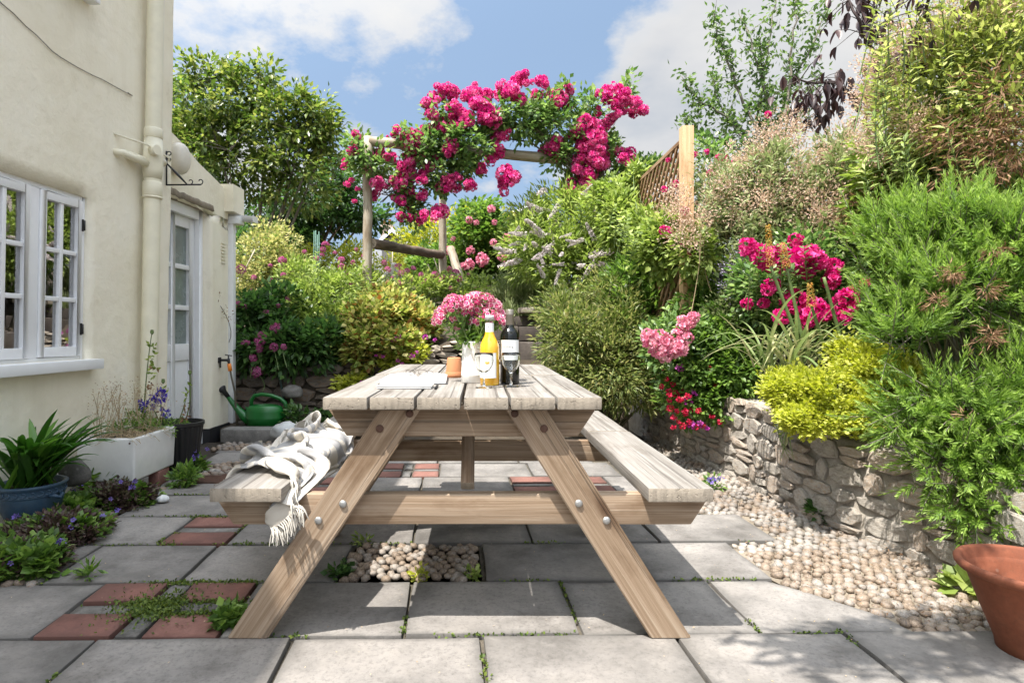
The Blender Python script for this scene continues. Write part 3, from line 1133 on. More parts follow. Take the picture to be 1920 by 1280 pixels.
def wall_grid(mbx, v0, v1, z0, z1, holes, ufun, step, depth, ztop=None):
    """rendered wall with openings; reveals run back by depth"""
    def lines(a, b_, cuts):
        ks = sorted(set([a, b_] + [c for c in cuts if a < c < b_]))
        o = []
        for p, q in zip(ks, ks[1:]):
            k = max(1, int(round((q - p) / step)))
            o += [p + (q - p) * i / k for i in range(k)]
        return o + [b_]
    V = lines(v0, v1, [h[0] for h in holes] + [h[1] for h in holes])
    Z = lines(z0, z1, [h[2] for h in holes] + [h[3] for h in holes])
    idx = {}
    vs, fs = [], []
    for j, z in enumerate(Z):
        for i, v in enumerate(V):
            zz = z if ztop is None else z0 + (z - z0) * (ztop(v) - z0) / (z1 - z0) if z > 2.05 else z
            idx[i, j] = len(vs)
            vs.append((ufun(v, zz), v, zz))

    def hole(i, j):
        v, z = (V[i] + V[i + 1]) / 2, (Z[j] + Z[j + 1]) / 2
        return any(h[0] < v < h[1] and h[2] < z < h[3] for h in holes)
    back = {}

    def bk(k):
        if k not in back:
            u, v, z = vs[idx[k]]
            back[k] = len(vs)
            vs.append((u - depth, v, z))
        return back[k]
    for j in range(len(Z) - 1):
        for i in range(len(V) - 1):
            if not hole(i, j):
                fs.append((idx[i, j], idx[i + 1, j], idx[i + 1, j + 1], idx[i, j + 1]))
            else:
                for a, b_, di, dj in (((i, j), (i + 1, j), 0, -1), ((i + 1, j), (i + 1, j + 1), 1, 0), ((i + 1, j + 1), (i, j + 1), 0, 1), ((i, j + 1), (i, j), -1, 0)):
                    ni, nj = i + di, j + dj
                    if not (0 <= ni < len(V) - 1 and 0 <= nj < len(Z) - 1) or not hole(ni, nj):
                        fs.append((idx[b_], idx[a], bk(a), bk(b_))[::-1])
    mbx.add(vs, fs, True)


def lump(v, z, k=0.010):
    return k * noise.noise((v * 1.3, z * 1.3, 2.0)) + 0.005 * noise.noise((v * 4.5, z * 4.5, 7.0))


WIN = (2.835, 3.612, 0.80, 1.772)
UP = (2.75, 3.52, 2.985, 4.0)
mb = MB()
wall_grid(mb, -4.0, 4.50, -0.05, 5.3, [WIN, UP], lambda v, z: lean(lump(v, z), z), 0.09, 0.20)
# rounded far corner, then the other sides of the house
cz = [(-0.05 + 5.35 * i / 40) for i in range(41)]
for k in range(4):
    a0, a1 = PI / 2 * k / 4, PI / 2 * (k + 1) / 4
    q = [(lean(lump(4.5, z), z) - 0.05 + 0.05 * math.cos(a0), 4.50 + 0.05 * math.sin(a0), z) for z in cz]
    q2 = [(lean(lump(4.5, z), z) - 0.05 + 0.05 * math.cos(a1), 4.50 + 0.05 * math.sin(a1), z) for z in cz]
    mb.add(q + q2, [(i, 41 + i, 42 + i, i + 1) for i in range(40)], True)
mb.add([(lean(-0.05, -0.05), 4.55, -0.05), (-5, 4.55, -0.05), (-5, 4.55, 5.3), (-2.5, 4.55, 7.3), (lean(-0.05, 5.3), 4.55, 5.3)], [(0, 1, 2, 3, 4)])
mb.add([(-0.02, -4, -0.05), (-5, -4, -0.05), (-5, -4, 5.3), (-2.5, -4, 7.3), (0.07, -4, 5.3)], [(4, 3, 2, 1, 0)])
mb.add([(-5, -4, -0.05), (-5, 4.55, -0.05), (-5, 4.55, 5.3), (-5, -4, 5.3)], [(0, 1, 2, 3)])
hpart(mb, 'wall', M['stucco'])
mb = MB()
for sg in (1, -1):
    e = 0.16 if sg == 1 else -5.2
    A = [(e, -4.2, 5.22), (e, 4.7, 5.22), (-2.5, 4.7, 7.42), (-2.5, -4.2, 7.42)]
    B = [(a, b_, c + 0.09) for a, b_, c in A]
    mb.add(A + B, [(3, 2, 1, 0), (4, 5, 6, 7), (0, 1, 5, 4), (1, 2, 6, 5), (3, 0, 4, 7)])
hpart(mb, 'roof', M['dark'])

# casement window
M['pane'] = None


def pane_mat():
    m, n, l, b, out = base_mat('window_pane')
    n.remove(b)
    g = n.new('ShaderNodeBsdfGlossy')
    g.inputs['Roughness'].default_value = 0.01
    g.inputs['Color'].default_value = (1, 1, 1, 1)
    t = n.new('ShaderNodeBsdfTransparent')
    t.inputs['Color'].default_value = (0.9, 0.93, 0.92, 1)
    f = n.new('ShaderNodeLayerWeight')
    f.inputs['Blend'].default_value = 0.45
    mx = n.new('ShaderNodeMixShader')
    k = mth(n, l, 'MULTIPLY_ADD', f.outputs['Fresnel'], 1.1, 0.28, clamp=True)
    l.new(k, mx.inputs[0])
    l.new(t.outputs[0], mx.inputs[1])
    l.new(g.outputs[0], mx.inputs[2])
    l.new(mx.outputs[0], out.inputs[0])
    return m


M['pane'] = pane_mat()


def make_window(v0, v1, z0, z1, label):
    fw = 0.026
    ud, uf = -0.10, -0.012
    mid = (v0 + v1) / 2
    mb = MB()
    mb.box((ud, v0, z0), (uf, v0 + fw, z1))
    mb.box((ud, v1 - fw, z0), (uf, v1, z1))
    mb.box((ud, v0 + fw, z1 - fw), (uf, v1 - fw, z1))
    mb.box((ud, v0 + fw, z0), (uf, v1 - fw, z0 + 0.02))
    mb.box((ud, mid - 0.033, z0 + 0.02), (uf, mid + 0.033, z1 - fw))
    w = hpart(mb, 'window', M['white'], bevel=0.003, tilt=True)
    tag(w, label)
    mb = MB()
    mb.box((-0.14, v0 - 0.05, z0 - 0.062), (0.075, v1 + 0.075, z0 - 0.001))
    hpart(mb, 'sill', M['white'], w, bevel=0.008, tilt=True)
    for a, b_ in ((v0 + fw + .002, mid - 0.035), (mid + 0.035, v1 - fw - .002)):
        c0, c1 = z0 + 0.023, z1 - fw - 0.003
        st, tr, br, bar = 0.038, 0.045, 0.055, 0.026
        mb = MB()
        o, i_ = uf + 0.010, uf - 0.035
        mb.box((i_, a, c0), (o, a + st, c1))
        mb.box((i_, b_ - st, c0), (o, b_, c1))
        mb.box((i_, a + st, c1 - tr), (o, b_ - st, c1))
        mb.box((i_, a + st, c0), (o, b_ - st, c0 + br))
        gm = (a + b_) / 2
        mb.box((i_ + .006, gm - bar / 2, c0 + br), (o - 0.006, gm + bar / 2, c1 - tr))
        h0, h1 = c0 + br, c1 - tr
        rows = [h0 + (h1 - h0) * k / 3 for k in range(4)]
        for k in (1, 2):
            for p, q in ((a + st, gm - bar / 2), (gm + bar / 2, b_ - st)):
                mb.box((i_ + .007, p, rows[k] - bar / 2), (o - 0.007, q, rows[k] + bar / 2))
        hpart(mb, 'casement', M['white'], w, bevel=0.004, tilt=True)
        for p, q in ((a + st, gm - bar / 2), (gm + bar / 2, b_ - st)):
            for k in range(3):
                s0 = rows[k] + (bar / 2 if k else 0)
                s1 = rows[k + 1] - (bar / 2 if k < 2 else 0)
                mb = MB()
                e1, e2 = rng.uniform(-.0006, .0006), rng.uniform(-.0006, .0006)
                mb.add([(i_ + .02 + e1, p, s0), (i_ + .02, q, s0), (i_ + .02 + e2, q, s1), (i_ + .02, p, s1)], [(0, 1, 2, 3)])
                hpart(mb, 'pane', M['pane'], w, tilt=True)
    return w


wl_ = make_window(*WIN, 'white casement window of small panes above a painted sill')
for z in (0.98, 1.60):
    mb = MB()
    mb.box((-0.004, 3.572, z - .035), (0.006, 3.582, z + .035))
    mb.tube([(0.006, 3.586, z - .03), (0.006, 3.586, z + .03)], 0.005, 8)
    hpart(mb, 'hinge', M['black_iron'], wl_, tilt=True)
make_window(*UP, 'upper white window whose sill end shows at the top')

# cream soil pipe with its joints
mb = MB()
pipe = lambda z: (lean(0.078, z), 4.15, z)
mb.tube([pipe(z) for z in np.linspace(0.05, 5.2, 12)], 0.054, 20)
dp = hpart(mb, 'soil_pipe', M['cream_pipe'])


def pipe_ring(z0, z1, r):
    mb = MB()
    mb.tube([pipe(z0), pipe(z0 + .006), pipe(z1 - .006), pipe(z1)], [r - .004, r, r, r - .004], 20)
    hpart(mb, 'pipe_collar', M['cream_pipe'], dp)


pipe_ring(1.90, 2.00, 0.062)
pipe_ring(2.30, 2.37, 0.060)
pipe_ring(1.885, 1.90, 0.066)
mb = MB()
mb.tube([(-0.03, 3.955, 2.14), (0.03, 3.99, 2.14), (0.07, 4.10, 2.13), (0.08, 4.15, 2.11)], [0.026, 0.026, 0.03, 0.04], 12)
mb.tube([(0.0, 3.86, 2.125), (0.05, 3.88, 2.125), (0.09, 4.12, 2.11)], 0.024, 12)
mb.tube([pipe(2.02), pipe(2.08), pipe(2.16), pipe(2.30)], [0.056, 0.064, 0.066, 0.057], 18)
mb.tube([(0.12, 4.09, 2.20), (0.17, 4.075, 2.20)], [0.032, 0.034], 16)
mb.tube([(0.10, 4.26, 2.165), (0.10, 4.22, 2.165), (0.09, 4.15, 2.14)], [0.03, 0.03, 0.034], 12)
hpart(mb, 'waste_branch', M['cream_pipe'], dp)
mb = MB()
mb.tube([(0.01, 3.84, 2.24), (0.13, 4.03, 2.22), (0.155, 4.24, 2.195), (0.155, 4.25, 2.17)], 0.007, 8)
hpart(mb, 'overflow_pipe', M['cream_pipe'], dp)

# thin lead tacked across the wall
mb = MB()
pts = []
for px, py in ((-20, -12), (0, 8), (22, 26), (45, 50), (64, 66), (80, 82), (95, 97), (110, 108), (140, 126), (170, 142), (188, 150), (205, 160), (225, 171), (243, 180)):
    v = 1120 * 2.50 / (941 - px)
    z = EYE - (py - HY) / F * v
    pts.append((lean(lump(v, z) + 0.006, z), v, z))
mb.tube(pts, 0.0028, 5)
mb.tube([pts[-1], (pts[-1][0] + .01, pts[-1][1] - .06, pts[-1][2] - 0.005)], 0.004, 5)
M['lead'] = plain('grey_cable', (0.28, 0.25, 0.21), 0.7)
hpart(mb, 'cable', M['lead'])

# lean-to with the back door
LU = -0.09
DOOR = (4.52, 5.31, -0.05, 2.03)


def ltop(v):
    return 2.51 - 0.27 * (v - 4.81) + 0.02 * noise.noise((v * 3, 0, 0))


mb = MB()
wall_grid(mb, 4.46, 5.68, -0.05, 2.52, [DOOR], lambda v, z: LU + lump(v, z, 0.008), 0.085, 0.11, ztop=ltop)
tp = [(LU + lump(v, ltop(v), 0.008), v, ltop(v)) for v in np.linspace(4.46, 5.68, 16)]
tb = [(u - 0.20, v, z + 0.012) for u, v, z in tp]
tc_ = [(u - 0.025, v, z + 0.022) for u, v, z in tp]
k = len(tp)
mb.add(tp + tc_ + tb, [(i, i + 1, k + i + 1, k + i) for i in range(k - 1)] + [(k + i, k + i + 1, 2 * k + i + 1, 2 * k + i) for i in range(k - 1)], True)
mb.add([(LU, 5.68, -0.05), (-2.5, 5.68, -0.05), (-2.5, 5.68, 2.27), (LU, 5.68, 2.27)], [(0, 1, 2, 3)])
mb.add([(LU - 0.2, 4.5, 2.45), (-2.5, 4.5, 2.45), (-2.5, 5.68, 2.16), (LU - .2, 5.68, 2.16)], [(3, 2, 1, 0)])
# the kneeler block at the end of the parapet
mb.box((-0.30, 5.60, 2.09), (-0.005, 5.84, 2.345))
hpart(mb, 'lean_to', M['stucco'])
mb = MB()
mb.box((LU - 0.02, 5.312, -0.04), (LU + 0.012, 5.69, 0.10))
mb.box((LU - 0.115, 5.300, -0.04), (LU + 0.012, 5.311, 0.10))
mb.box((-0.6, 5.683, -0.04), (LU + .01, 5.695, 0.10))
hpart(mb, 'plinth', M['black_paint'])
# rough lintel edge over the door
mb = MB()
lin = []
for i in range(26):
    v = 4.56 + i * 0.033
    lin.append((LU + 0.012 + 0.006 * noise.noise((v * 9, 1, 0)), v, 2.045 + 0.016 * noise.noise((v * 14, 3, 0))))
k = len(lin)
mb.add(lin + [(LU - .06, v, 2.02) for u, v, z in lin] + [(LU + .004, v, z + 0.05) for u, v, z in lin], [(i, i + 1, 2 * k + i + 1, 2 * k + i) for i in range(k - 1)] + [(k + i, k + i + 1, i + 1, i) for i in range(k - 1)], True)
hpart(mb, 'lintel', M['palestone'])

mb = MB()
DU = -0.20
mb.box((DU - 0.05, 4.50, -0.03), (DU + 0.06, 4.55, 2.03))
mb.box((DU - 0.05, 5.235, -0.03), (DU + 0.06, 5.30, 2.03))
mb.box((DU - 0.05, 4.55, 1.94), (DU + 0.06, 5.235, 2.03))
hpart(mb, 'door_frame', M['white'], bevel=0.005)
mb = MB()
a, b_, st = 4.555, 5.232, 0.085
gm = (a + b_) / 2
zb, zt = 0.02, 1.935
o, i_ = DU + 0.018, DU - 0.025
mb.box((i_, a, zb), (o, a + st, zt))
mb.box((i_, b_ - st, zb), (o, b_, zt))
mb.box((i_, gm - .03, zb), (o, gm + .03, zt))
rails = [(zb, 0.20), (0.72, 0.86), (1.145, 1.185), (1.49, 1.53), (1.845, zt)]
for z0, z1 in rails:
    for p, q in ((a + st, gm - .03), (gm + .03, b_ - st)):
        mb.box((i_, p, z0), (o, q, z1))
for p, q in ((a + st, gm - .03), (gm + .03, b_ - st)):
    mb.box((i_ + .004, p, 0.20), (o - 0.012, q, 0.72))
dr = hpart(mb, 'door', M['white'], bevel=0.004)
tag(dr, 'white back door with three tall frosted panes on each side')
M['frost'] = plain('frosted_pane', (0.20, 0.24, 0.23), 0.25, var=0.1, bstr=0.02)
for p, q in ((a + st, gm - .03), (gm + .03, b_ - st)):
    for z0, z1 in ((0.86, 1.145), (1.185, 1.49), (1.53, 1.845)):
        mb = MB()
        mb.box((i_ + .008, p, z0), (i_ + .016, q, z1))
        hpart(mb, 'pane', M['frost'], dr)

mb = MB()
mb.tube([(0.0, 5.765, 0.09), (0.0, 5.765, 2.0)], 0.046, 4)
mb.v = [(u - 0.085, v - .03, z) for u, v, z in mb.v]
mb.box((-0.14, 5.69, 1.99), (0.01, 5.815, 2.06))
hpart(mb, 'rainwater_pipe', M['white_plastic'], bevel=0.006)
mb = MB()
for k in range(2):
    r_ = 0.055 - 0.006 * k
    arc = [(5.80 + r_ * math.sin(t), 2.09 - r_ * math.cos(t)) for t in np.linspace(-PI / 2, PI / 2, 10)]
    n_ = len(arc)
    va = [(-0.28, v, z + .012) for v, z in arc] + [(0.125, v, z - .02) for v, z in arc]
    mb.add(va, [(i, i + 1, n_ + i + 1, n_ + i) for i in range(n_ - 1)] if k == 0 else [(i + 1, i, n_ + i, n_ + i + 1) for i in range(n_ - 1)], True)
mb.box((0.12, 5.745, 2.015), (0.127, 5.855, 2.075))
hpart(mb, 'gutter', M['white_plastic'])
mb = MB()
for k in range(7):
    mb.box((LU + .002, 5.54, 1.60 + k * .03), (LU + .008, 5.62, 1.615 + k * .03))
hpart(mb, 'air_vent', M['stucco'])

# things fixed to the house
HP = lambda u, v, z: HM @ Vector((u, v, z))
br = empty('hanging_bracket', HP(0.02, 4.43, 2.05), 'black wrought iron scroll bracket on the house corner', 'bracket')


def scroll(c, r, t0, t1, n=14):
    return [(c[0] + r * (0.55 + .45 * i / n) * math.cos(t0 + (t1 - t0) * i / n), c[1], c[2] + r * (0.55 + .45 * i / n) * math.sin(t0 + (t1 - t0) * i / n)) for i in range(n + 1)]


mb = MB()
mb.tube([(0.03, 4.43, 2.30), (0.03, 4.43, 2.045)], 0.006, 6)
mb.tube([(0.03, 4.43, 2.05), (0.29, 4.43, 2.05)], 0.006, 6)
mb.build('bar', M['black_iron'], br, HM)
mb = MB()
mb.tube([(0.03, 4.43, 2.21), (0.11, 4.43, 2.13), (0.185, 4.43, 2.052)], [0.005, 0.011, 0.005], 6)
mb.build('brace', M['black_iron'], br, HM)
for c, r, t0, t1 in (((0.21, 4.43, 2.072), 0.02, 2.6, -1.6), ((0.285, 4.43, 2.072), 0.022, 2.8, -1.6), ((0.05, 4.43, 2.28), 0.019, -2.0, 3.1), ((0.05, 4.43, 2.235), 0.016, -1.0, 3.6)):
    mb = MB()
    mb.tube(scroll(c, r, t0, t1), 0.004, 6)
    mb.build('scroll', M['black_iron'], br, HM)

fit = empty('wall_fitting', HP(LU, 4.72, 2.3), 'cream rounded oval box fixed high beside the scroll bracket', 'bulkhead')
mb = MB()
pr = [(0.004, 0.0), (0.9, 0.0), (1.0, 0.02), (1.0, 0.055), (0.93, 0.085), (0.75, 0.105), (0.4, 0.115), (0.01, 0.117)]
mb.lathe(pr, 26)
mm_ = Matrix.Translation((LU + 0.005, 4.73, 2.33)) @ Matrix.Rotation(PI / 2, 4, 'Y')
mb.v = [tuple(mm_ @ Vector((x * 0.125, y * 0.085, z))) for x, y, z in mb.v]
mb.build('cover', plain('aged_cream_plastic', (0.70, 0.66, 0.57), 0.45, var=0.05, bstr=0.02), fit, HM)

tap = empty('garden_tap', HP(LU, 5.50, 0.70), 'black outdoor tap on the wall with an orange hose connector', 'tap')
mb = MB()
mb.tube([(LU, 5.50, 0.70), (LU + .075, 5.50, 0.70), (LU + .09, 5.50, 0.69)], [0.012, 0.012, 0.014], 10)
mb.tube([(LU + .09, 5.50, 0.715), (LU + .093, 5.50, 0.66)], [0.012, 0.011], 10)
mb.tube([(LU + .088, 5.50, 0.70), (LU + .088, 5.50, 0.745)], [0.008, 0.006], 8)
mb.tube([(LU + .06, 5.49, 0.75), (LU + .118, 5.51, 0.74)], 0.005, 6)
mb.tube([(LU + .012, 5.50, 0.70), (LU + .012, 5.50, 0.63)], 0.008, 6)
mb.box((LU - .002, 5.48, 0.675), (LU + .012, 5.52, 0.725))
mb.build('spout', M['black_iron'], tap, HM)
mb = MB()
mb.tube([(LU + .094, 5.50, 0.668), (LU + .105, 5.50, 0.60)], [0.017, 0.019], 12)
mb.build('hose_connector', plain('orange_plastic', (0.75, 0.22, 0.02), 0.4), tap, HM)
mb = MB()
mb.tube([(LU + .105, 5.50, 0.605), (LU + .115, 5.505, 0.54), (LU + .135, 5.53, 0.40), (LU + .137, 5.55, 0.2), (LU + .14, 5.58, 0.05), (LU + .16, 5.62, 0.05)], 0.009, 8)
hs = mb.build('garden_hose', plain('brown_hose', (0.10, 0.085, 0.06), 0.5), None, HM)
tag(hs, 'thin brown hose hanging from the orange tap connector', 'hose')
# ------------------------------------------------------------------ garden walls
def stone_variant(sd, mat, rough=0.09):
    g = random.Random(sd)
    n = 8
    vs = []
    ang = [2 * PI * (i + 0.5 + g.uniform(-.25, .25)) / n for i in range(n)]
    base = []
    for a in ang:
        c, s = math.cos(a), math.sin(a)
        r = 0.5 / max(abs(c), abs(s)) ** 0.75 * (1 + g.uniform(-rough, rough))
        base.append((max(-.52, min(.52, c * r)), max(-.52, min(.52, s * r))))
    tilt = (g.uniform(-.25, .25), g.uniform(-.25, .25))
    for k, (sc, d) in enumerate(((1.0, -1.0), (1.0, 0.35), (0.87, 0.85))):
        for x, y in base:
            q = 1 + (g.uniform(-.10, .10) if k == 2 else 0)
            vs.append((x * sc * q, y * sc * q, d + (g.uniform(-.32, .32) + tilt[0] * x + tilt[1] * y if k else 0)))
    fs = []
    for k in (0, 1):
        fs += [(k * n + i, k * n + (i + 1) % n, (k + 1) * n + (i + 1) % n, (k + 1) * n + i) for i in range(n)]
    vs.append((0, 0, 1.0 + g.uniform(-.15, .1)))
    fs += [(2 * n + i, 2 * n + (i + 1) % n, 3 * n) for i in range(n)]
    me = bpy.data.meshes.new('stone')
    me.from_pydata(vs, [], fs)
    me.materials.append(mat)
    me.update()
    return me


def stone_wall(root, path, s0, s1, ztop, variants, seed, hmin, hmax, wmin, wmax, depth, z0=-0.03, limit=300, top=True):
    """random-coursed rubble: path(s) -> (point, tangent, outward normal)"""
    g = random.Random(seed)
    cells = []
    zc = z0
    zmax = max(ztop(s0 + (s1 - s0) * i / 20) for i in range(21))
    while zc < zmax - 0.01:
        h = g.uniform(hmin, hmax)
        s = s0 - g.uniform(0, wmax)
        while s < s1:
            w = g.uniform(wmin, wmax)
            zt = ztop(min(max(s + w / 2, s0), s1))
            if zc < zt - 0.02:
                if g.random() < 0.16:                      # two thin stones in the course
                    cells.append((s, zc, w, h * 0.48))
                    cells.append((s, zc + h * 0.5, w, h * 0.48))
                else:
                    cells.append((s, zc, w, min(h, zt - zc + 0.02)))
            s += w
        zc += h
    for s, z, w, h in cells[:limit]:
        sc = s + w / 2
        p, t, nn = path(sc)
        m = Matrix.Identity(4)
        roll = g.uniform(-.10, .10)
        tt = (t * math.cos(roll) + Vector((0, 0, 1)) * math.sin(roll))
        up = nn.cross(tt).normalized()
        if up.z < 0:
            up = -up
        col = [tt * (w - 0.006) * g.uniform(.94, 1.06), up * (h - 0.005) * g.uniform(.94, 1.08), nn * depth * g.uniform(0.6, 1.35)]
        for c in range(3):
            for r in range(3):
                m[r][c] = col[c][r]
        m.translation = p + Vector((0, 0, z + h / 2 + g.uniform(-.006, .006))) + nn * g.uniform(-.006, .005)
        link('stone', variants[g.randrange(len(variants))], root, m)
    return len(cells)


# low wall along the right
RW = empty('rubble_wall', (1.8, 3.4, 0), 'low pale rubble stone wall holding up the bed on the right', 'stone wall')


def rpath(s):
    y = s
    p = Vector((wall_x(y), y, 0))
    t = (Vector((wall_x(y + .05), y + .05, 0)) - Vector((wall_x(y - .05), y - .05, 0))).normalized()
    nn = Vector((-t.y, t.x, 0))
    return p + nn * 0.0, t, nn


def rtop(y):
    return float(np.interp(y, [0, 2.0, 2.6, 3.0, 3.6, 4.2, 6], [0.40, 0.40, 0.42, 0.47, 0.50, 0.54, 0.56]))


mb = MB()
Y_ = np.linspace(-3, 6.1, 60)
A = [(wall_x(y) + 0.008 + 0.008 * noise.noise((y * 5, 0, 0)), y, -0.04) for y in Y_]
B = [(wall_x(y) + 0.014 + 0.010 * noise.noise((y * 5, 3, 0)), y, rtop(y) - 0.01) for y in Y_]
C_ = [(wall_x(y) + 0.30, y, rtop(y) + 0.0) for y in Y_]
k = len(A)
mb.add(A + B + C_, [(i + 1, i, k + i, k + i + 1) for i in range(k - 1)] + [(k + i + 1, k + i, 2 * k + i, 2 * k + i + 1) for i in range(k - 1)], True)
mb.build('mortar', M['wallmortar'], RW)
SV = [stone_variant(i, M['wallstone'], 0.16) for i in range(14)]
stone_wall(RW, rpath, 1.0, 5.6, rtop, SV, 4, 0.06, 0.12, 0.08, 0.24, 0.013)

# back retaining wall, brown stone in shade on the left and pale at its right end
BW = empty('retaining_wall', (-1.2, 6.05, 0), 'tall brown dry stone retaining wall behind the watering can', 'stone wall')


def bpath(s):
    return Vector((s, 6.0 + 0.03 * (s + 2.4), 0)), Vector((1, 0, 0.0)).normalized(), Vector((0.03, -1, 0)).normalized()


def btop(s):
    return float(np.interp(s, [-2.5, -1.5, -0.7, -0.35, 0.1], [0.60, 0.62, 0.68, 0.86, 0.86]))


mb = MB()
Xs = np.linspace(-2.6, 0.12, 30)
A = [(x, 6.02 + .03 * (x + 2.4), -0.04) for x in Xs]
B = [(x, 6.03 + .03 * (x + 2.4), btop(x) - .01) for x in Xs]
C_ = [(x, 6.30, btop(x)) for x in Xs]
k = len(A)
mb.add(A + B + C_, [(i, i + 1, k + i + 1, k + i) for i in range(k - 1)] + [(k + i, k + i + 1, 2 * k + i + 1, 2 * k + i) for i in range(k - 1)], True)
mb.build('mortar', M['soil'], BW)
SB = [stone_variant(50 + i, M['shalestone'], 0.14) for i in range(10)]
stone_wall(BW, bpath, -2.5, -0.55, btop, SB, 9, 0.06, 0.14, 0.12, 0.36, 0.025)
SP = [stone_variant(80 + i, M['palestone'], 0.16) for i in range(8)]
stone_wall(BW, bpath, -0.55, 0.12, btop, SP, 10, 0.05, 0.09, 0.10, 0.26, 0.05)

# garden steps of dark blocks
ST = empty('garden_steps', (0.45, 6.3, 0), 'dark mossy stone steps climbing behind the wine bottles', 'steps')
SS = stone_mat('dark_step_stone', [(0.05, 0.042, 0.036), (0.085, 0.07, 0.06), (0.13, 0.11, 0.095)], 7.0, 0.4, 0.9, 1.0, spot=(0.2, 0.19, 0.17))
g = random.Random(3)
for k_, (z0, z1, y) in enumerate(((-.04, 0.30, 5.95), (0.302, 0.60, 6.0), (0.602, 0.86, 6.22), (0.862, 1.02, 6.5), (1.022, 1.15, 6.8))):
    x = 0.14
    while x < 0.70:
        w = g.uniform(0.16, 0.30)
        mb = MB()
        mb.box((-w / 2 + .004, -.14, -(z1 - z0) / 2), (w / 2 - .004, .2, (z1 - z0) / 2 - g.uniform(0, .012)))
        mb.build('step_block', SS, ST, Matrix.Translation((x + w / 2, y + .14 + g.uniform(-.01, .01), (z0 + z1) / 2)) @ Matrix.Rotation(g.uniform(-.03, .03), 4, 'Z'), bevel=0.012)
        x += w
mb = MB()
mb.box((-.16, -.10, -.03), (.16, .12, .03))
mb.build('capping_stone', M['palestone'], ST, Matrix.Translation((0.60, 6.72, 1.20)) @ Matrix.Rotation(.1, 4, 'Z'), bevel=0.012)

# stone kerb with the watering can
kb = MB()
kb.box((-.30, -.09, -.06), (.30, .09, .06))
tag(kb.build('edging_stone', M['setts'], None, Matrix.Translation((-1.98, 5.33, 0.045)) @ Matrix.Rotation(-.02, 4, 'Z'), bevel=0.012), 'long rough grey kerb stone in front of the watering can', 'stone')
mb = MB()
mb.prism([(-2.36, 5.42), (-1.0, 5.42), (-0.9, 6.03), (-2.36, 6.03)], -0.03, 0.085)
tag(mb.build('raised_soil', M['soil']), kind='structure')


def rock(name, loc, sx, sy, sz, mat, label, cat='stone', group=None, sd=0):
    bm = bmesh.new()
    bmesh.ops.create_icosphere(bm, subdivisions=3, radius=1)
    for v in bm.verts:
        n1 = noise.noise(v.co * 1.1 + Vector((sd * 5.3, 0, 0)))
        n2 = noise.noise(v.co * 3.0 + Vector((0, sd * 2.3, 0)))
        v.co *= 1 + 0.3 * n1 + 0.08 * n2
        v.co = Vector((v.co.x * sx, v.co.y * sy, max(v.co.z, -.7) * sz))
    me = bpy.data.meshes.new(name)
    bm.to_mesh(me)
    bm.free()
    me.polygons.foreach_set('use_smooth', [True] * len(me.polygons))
    me.materials.append(mat)
    o = link(name, me, None, Matrix.Translation(loc))
    return tag(o, label, cat, group)


M['whitestone'] = stone_mat('white_stone', [(0.40, 0.42, 0.43), (0.52, 0.54, 0.54), (0.62, 0.63, 0.62)], 4.0, 0.1, 0.7, 0.3)
rock('boulder', W(535, 808, 5.15) , 0.13, 0.10, 0.075, M['whitestone'], 'smooth pale grey boulder beside the kerb stone behind the blanket', sd=1)
rock('boulder', W(660, 800, 5.3), 0.10, 0.09, 0.08, M['whitestone'], 'pale grey boulder behind the table by the left bench', sd=2)
rock('boulder', W(548, 735, 5.85), 0.10, 0.07, 0.07, M['setts'], 'dark lump of stone against the retaining wall', sd=3)

# ------------------------------------------------------------------ picnic table
TB = empty('picnic_table', (-.054, 2.7, 0), 'long weathered wooden picnic table with attached benches', 'picnic table')
g = random.Random(11)


def board(name, a, b_, w, t, mat, up=(0, 0, 1), parent=None, cut=None, sag=0.0, bev=0.005, root=TB):
    """a board from a to b; w across, t along `up`; cut: (start, end) end bevels across the width"""
    a, b_ = Vector(a), Vector(b_)
    x = (b_ - a).normalized()
    z = Vector(up)
    z = (z - x * z.dot(x)).normalized()
    y = z.cross(x)
    L = (b_ - a).length
    mb = MB()
    n = 8
    vs, fs = [], []
    for i in range(n + 1):
        s = -L / 2 + L * i / n
        c = cut or ((0, 0), (0, 0))
        off = []
        for (yy, zz) in ((-w / 2, -t / 2), (w / 2, -t / 2), (w / 2, t / 2), (-w / 2, t / 2)):
            xx = s
            k = 0 if yy < 0 else 1
            if i == 0:
                xx += c[0][k]
            if i == n:
                xx -= c[1][k]
            off.append((xx, yy + 0.0015 * noise.noise((s * 3, yy * 9, g.random() * 0 + L)), zz + sag * (1 - (2 * s / L) ** 2) + 0.0012 * noise.noise((s * 4, yy * 20, zz * 20 + L))))
        vs += off
    for i in range(n):
        for k in range(4):
            fs.append((i * 4 + k, (i + 1) * 4 + k, (i + 1) * 4 + (k + 1) % 4, i * 4 + (k + 1) % 4))
    fs += [(0, 1, 2, 3), (n * 4 + 3, n * 4 + 2, n * 4 + 1, n * 4)]
    mb.add(vs, [f[::-1] for f in fs] if False else fs, False)
    m = Matrix.Identity(4)
    for c, v in enumerate((x, y, z)):
        for r in range(3):
            m[r][c] = v[r]
    m.translation = (a + b_) / 2
    me = mb.mesh(name, mat, 0.0)
    bm = bmesh.new()
    bm.from_mesh(me)
    bmesh.ops.recalc_face_normals(bm, faces=bm.faces)
    ed = [e for e in bm.edges if len(e.link_faces) == 2 and e.calc_face_angle(0) > R(40)]
    bmesh.ops.bevel(bm, geom=ed, offset=bev, segments=2, affect='EDGES', profile=0.6, clamp_overlap=True)
    bm.to_mesh(me)
    bm.free()
    me.polygons.foreach_set('use_smooth', [True] * len(me.polygons))
    me.set_sharp_from_angle(angle=R(40))
    return link(name, me, parent or root, m)


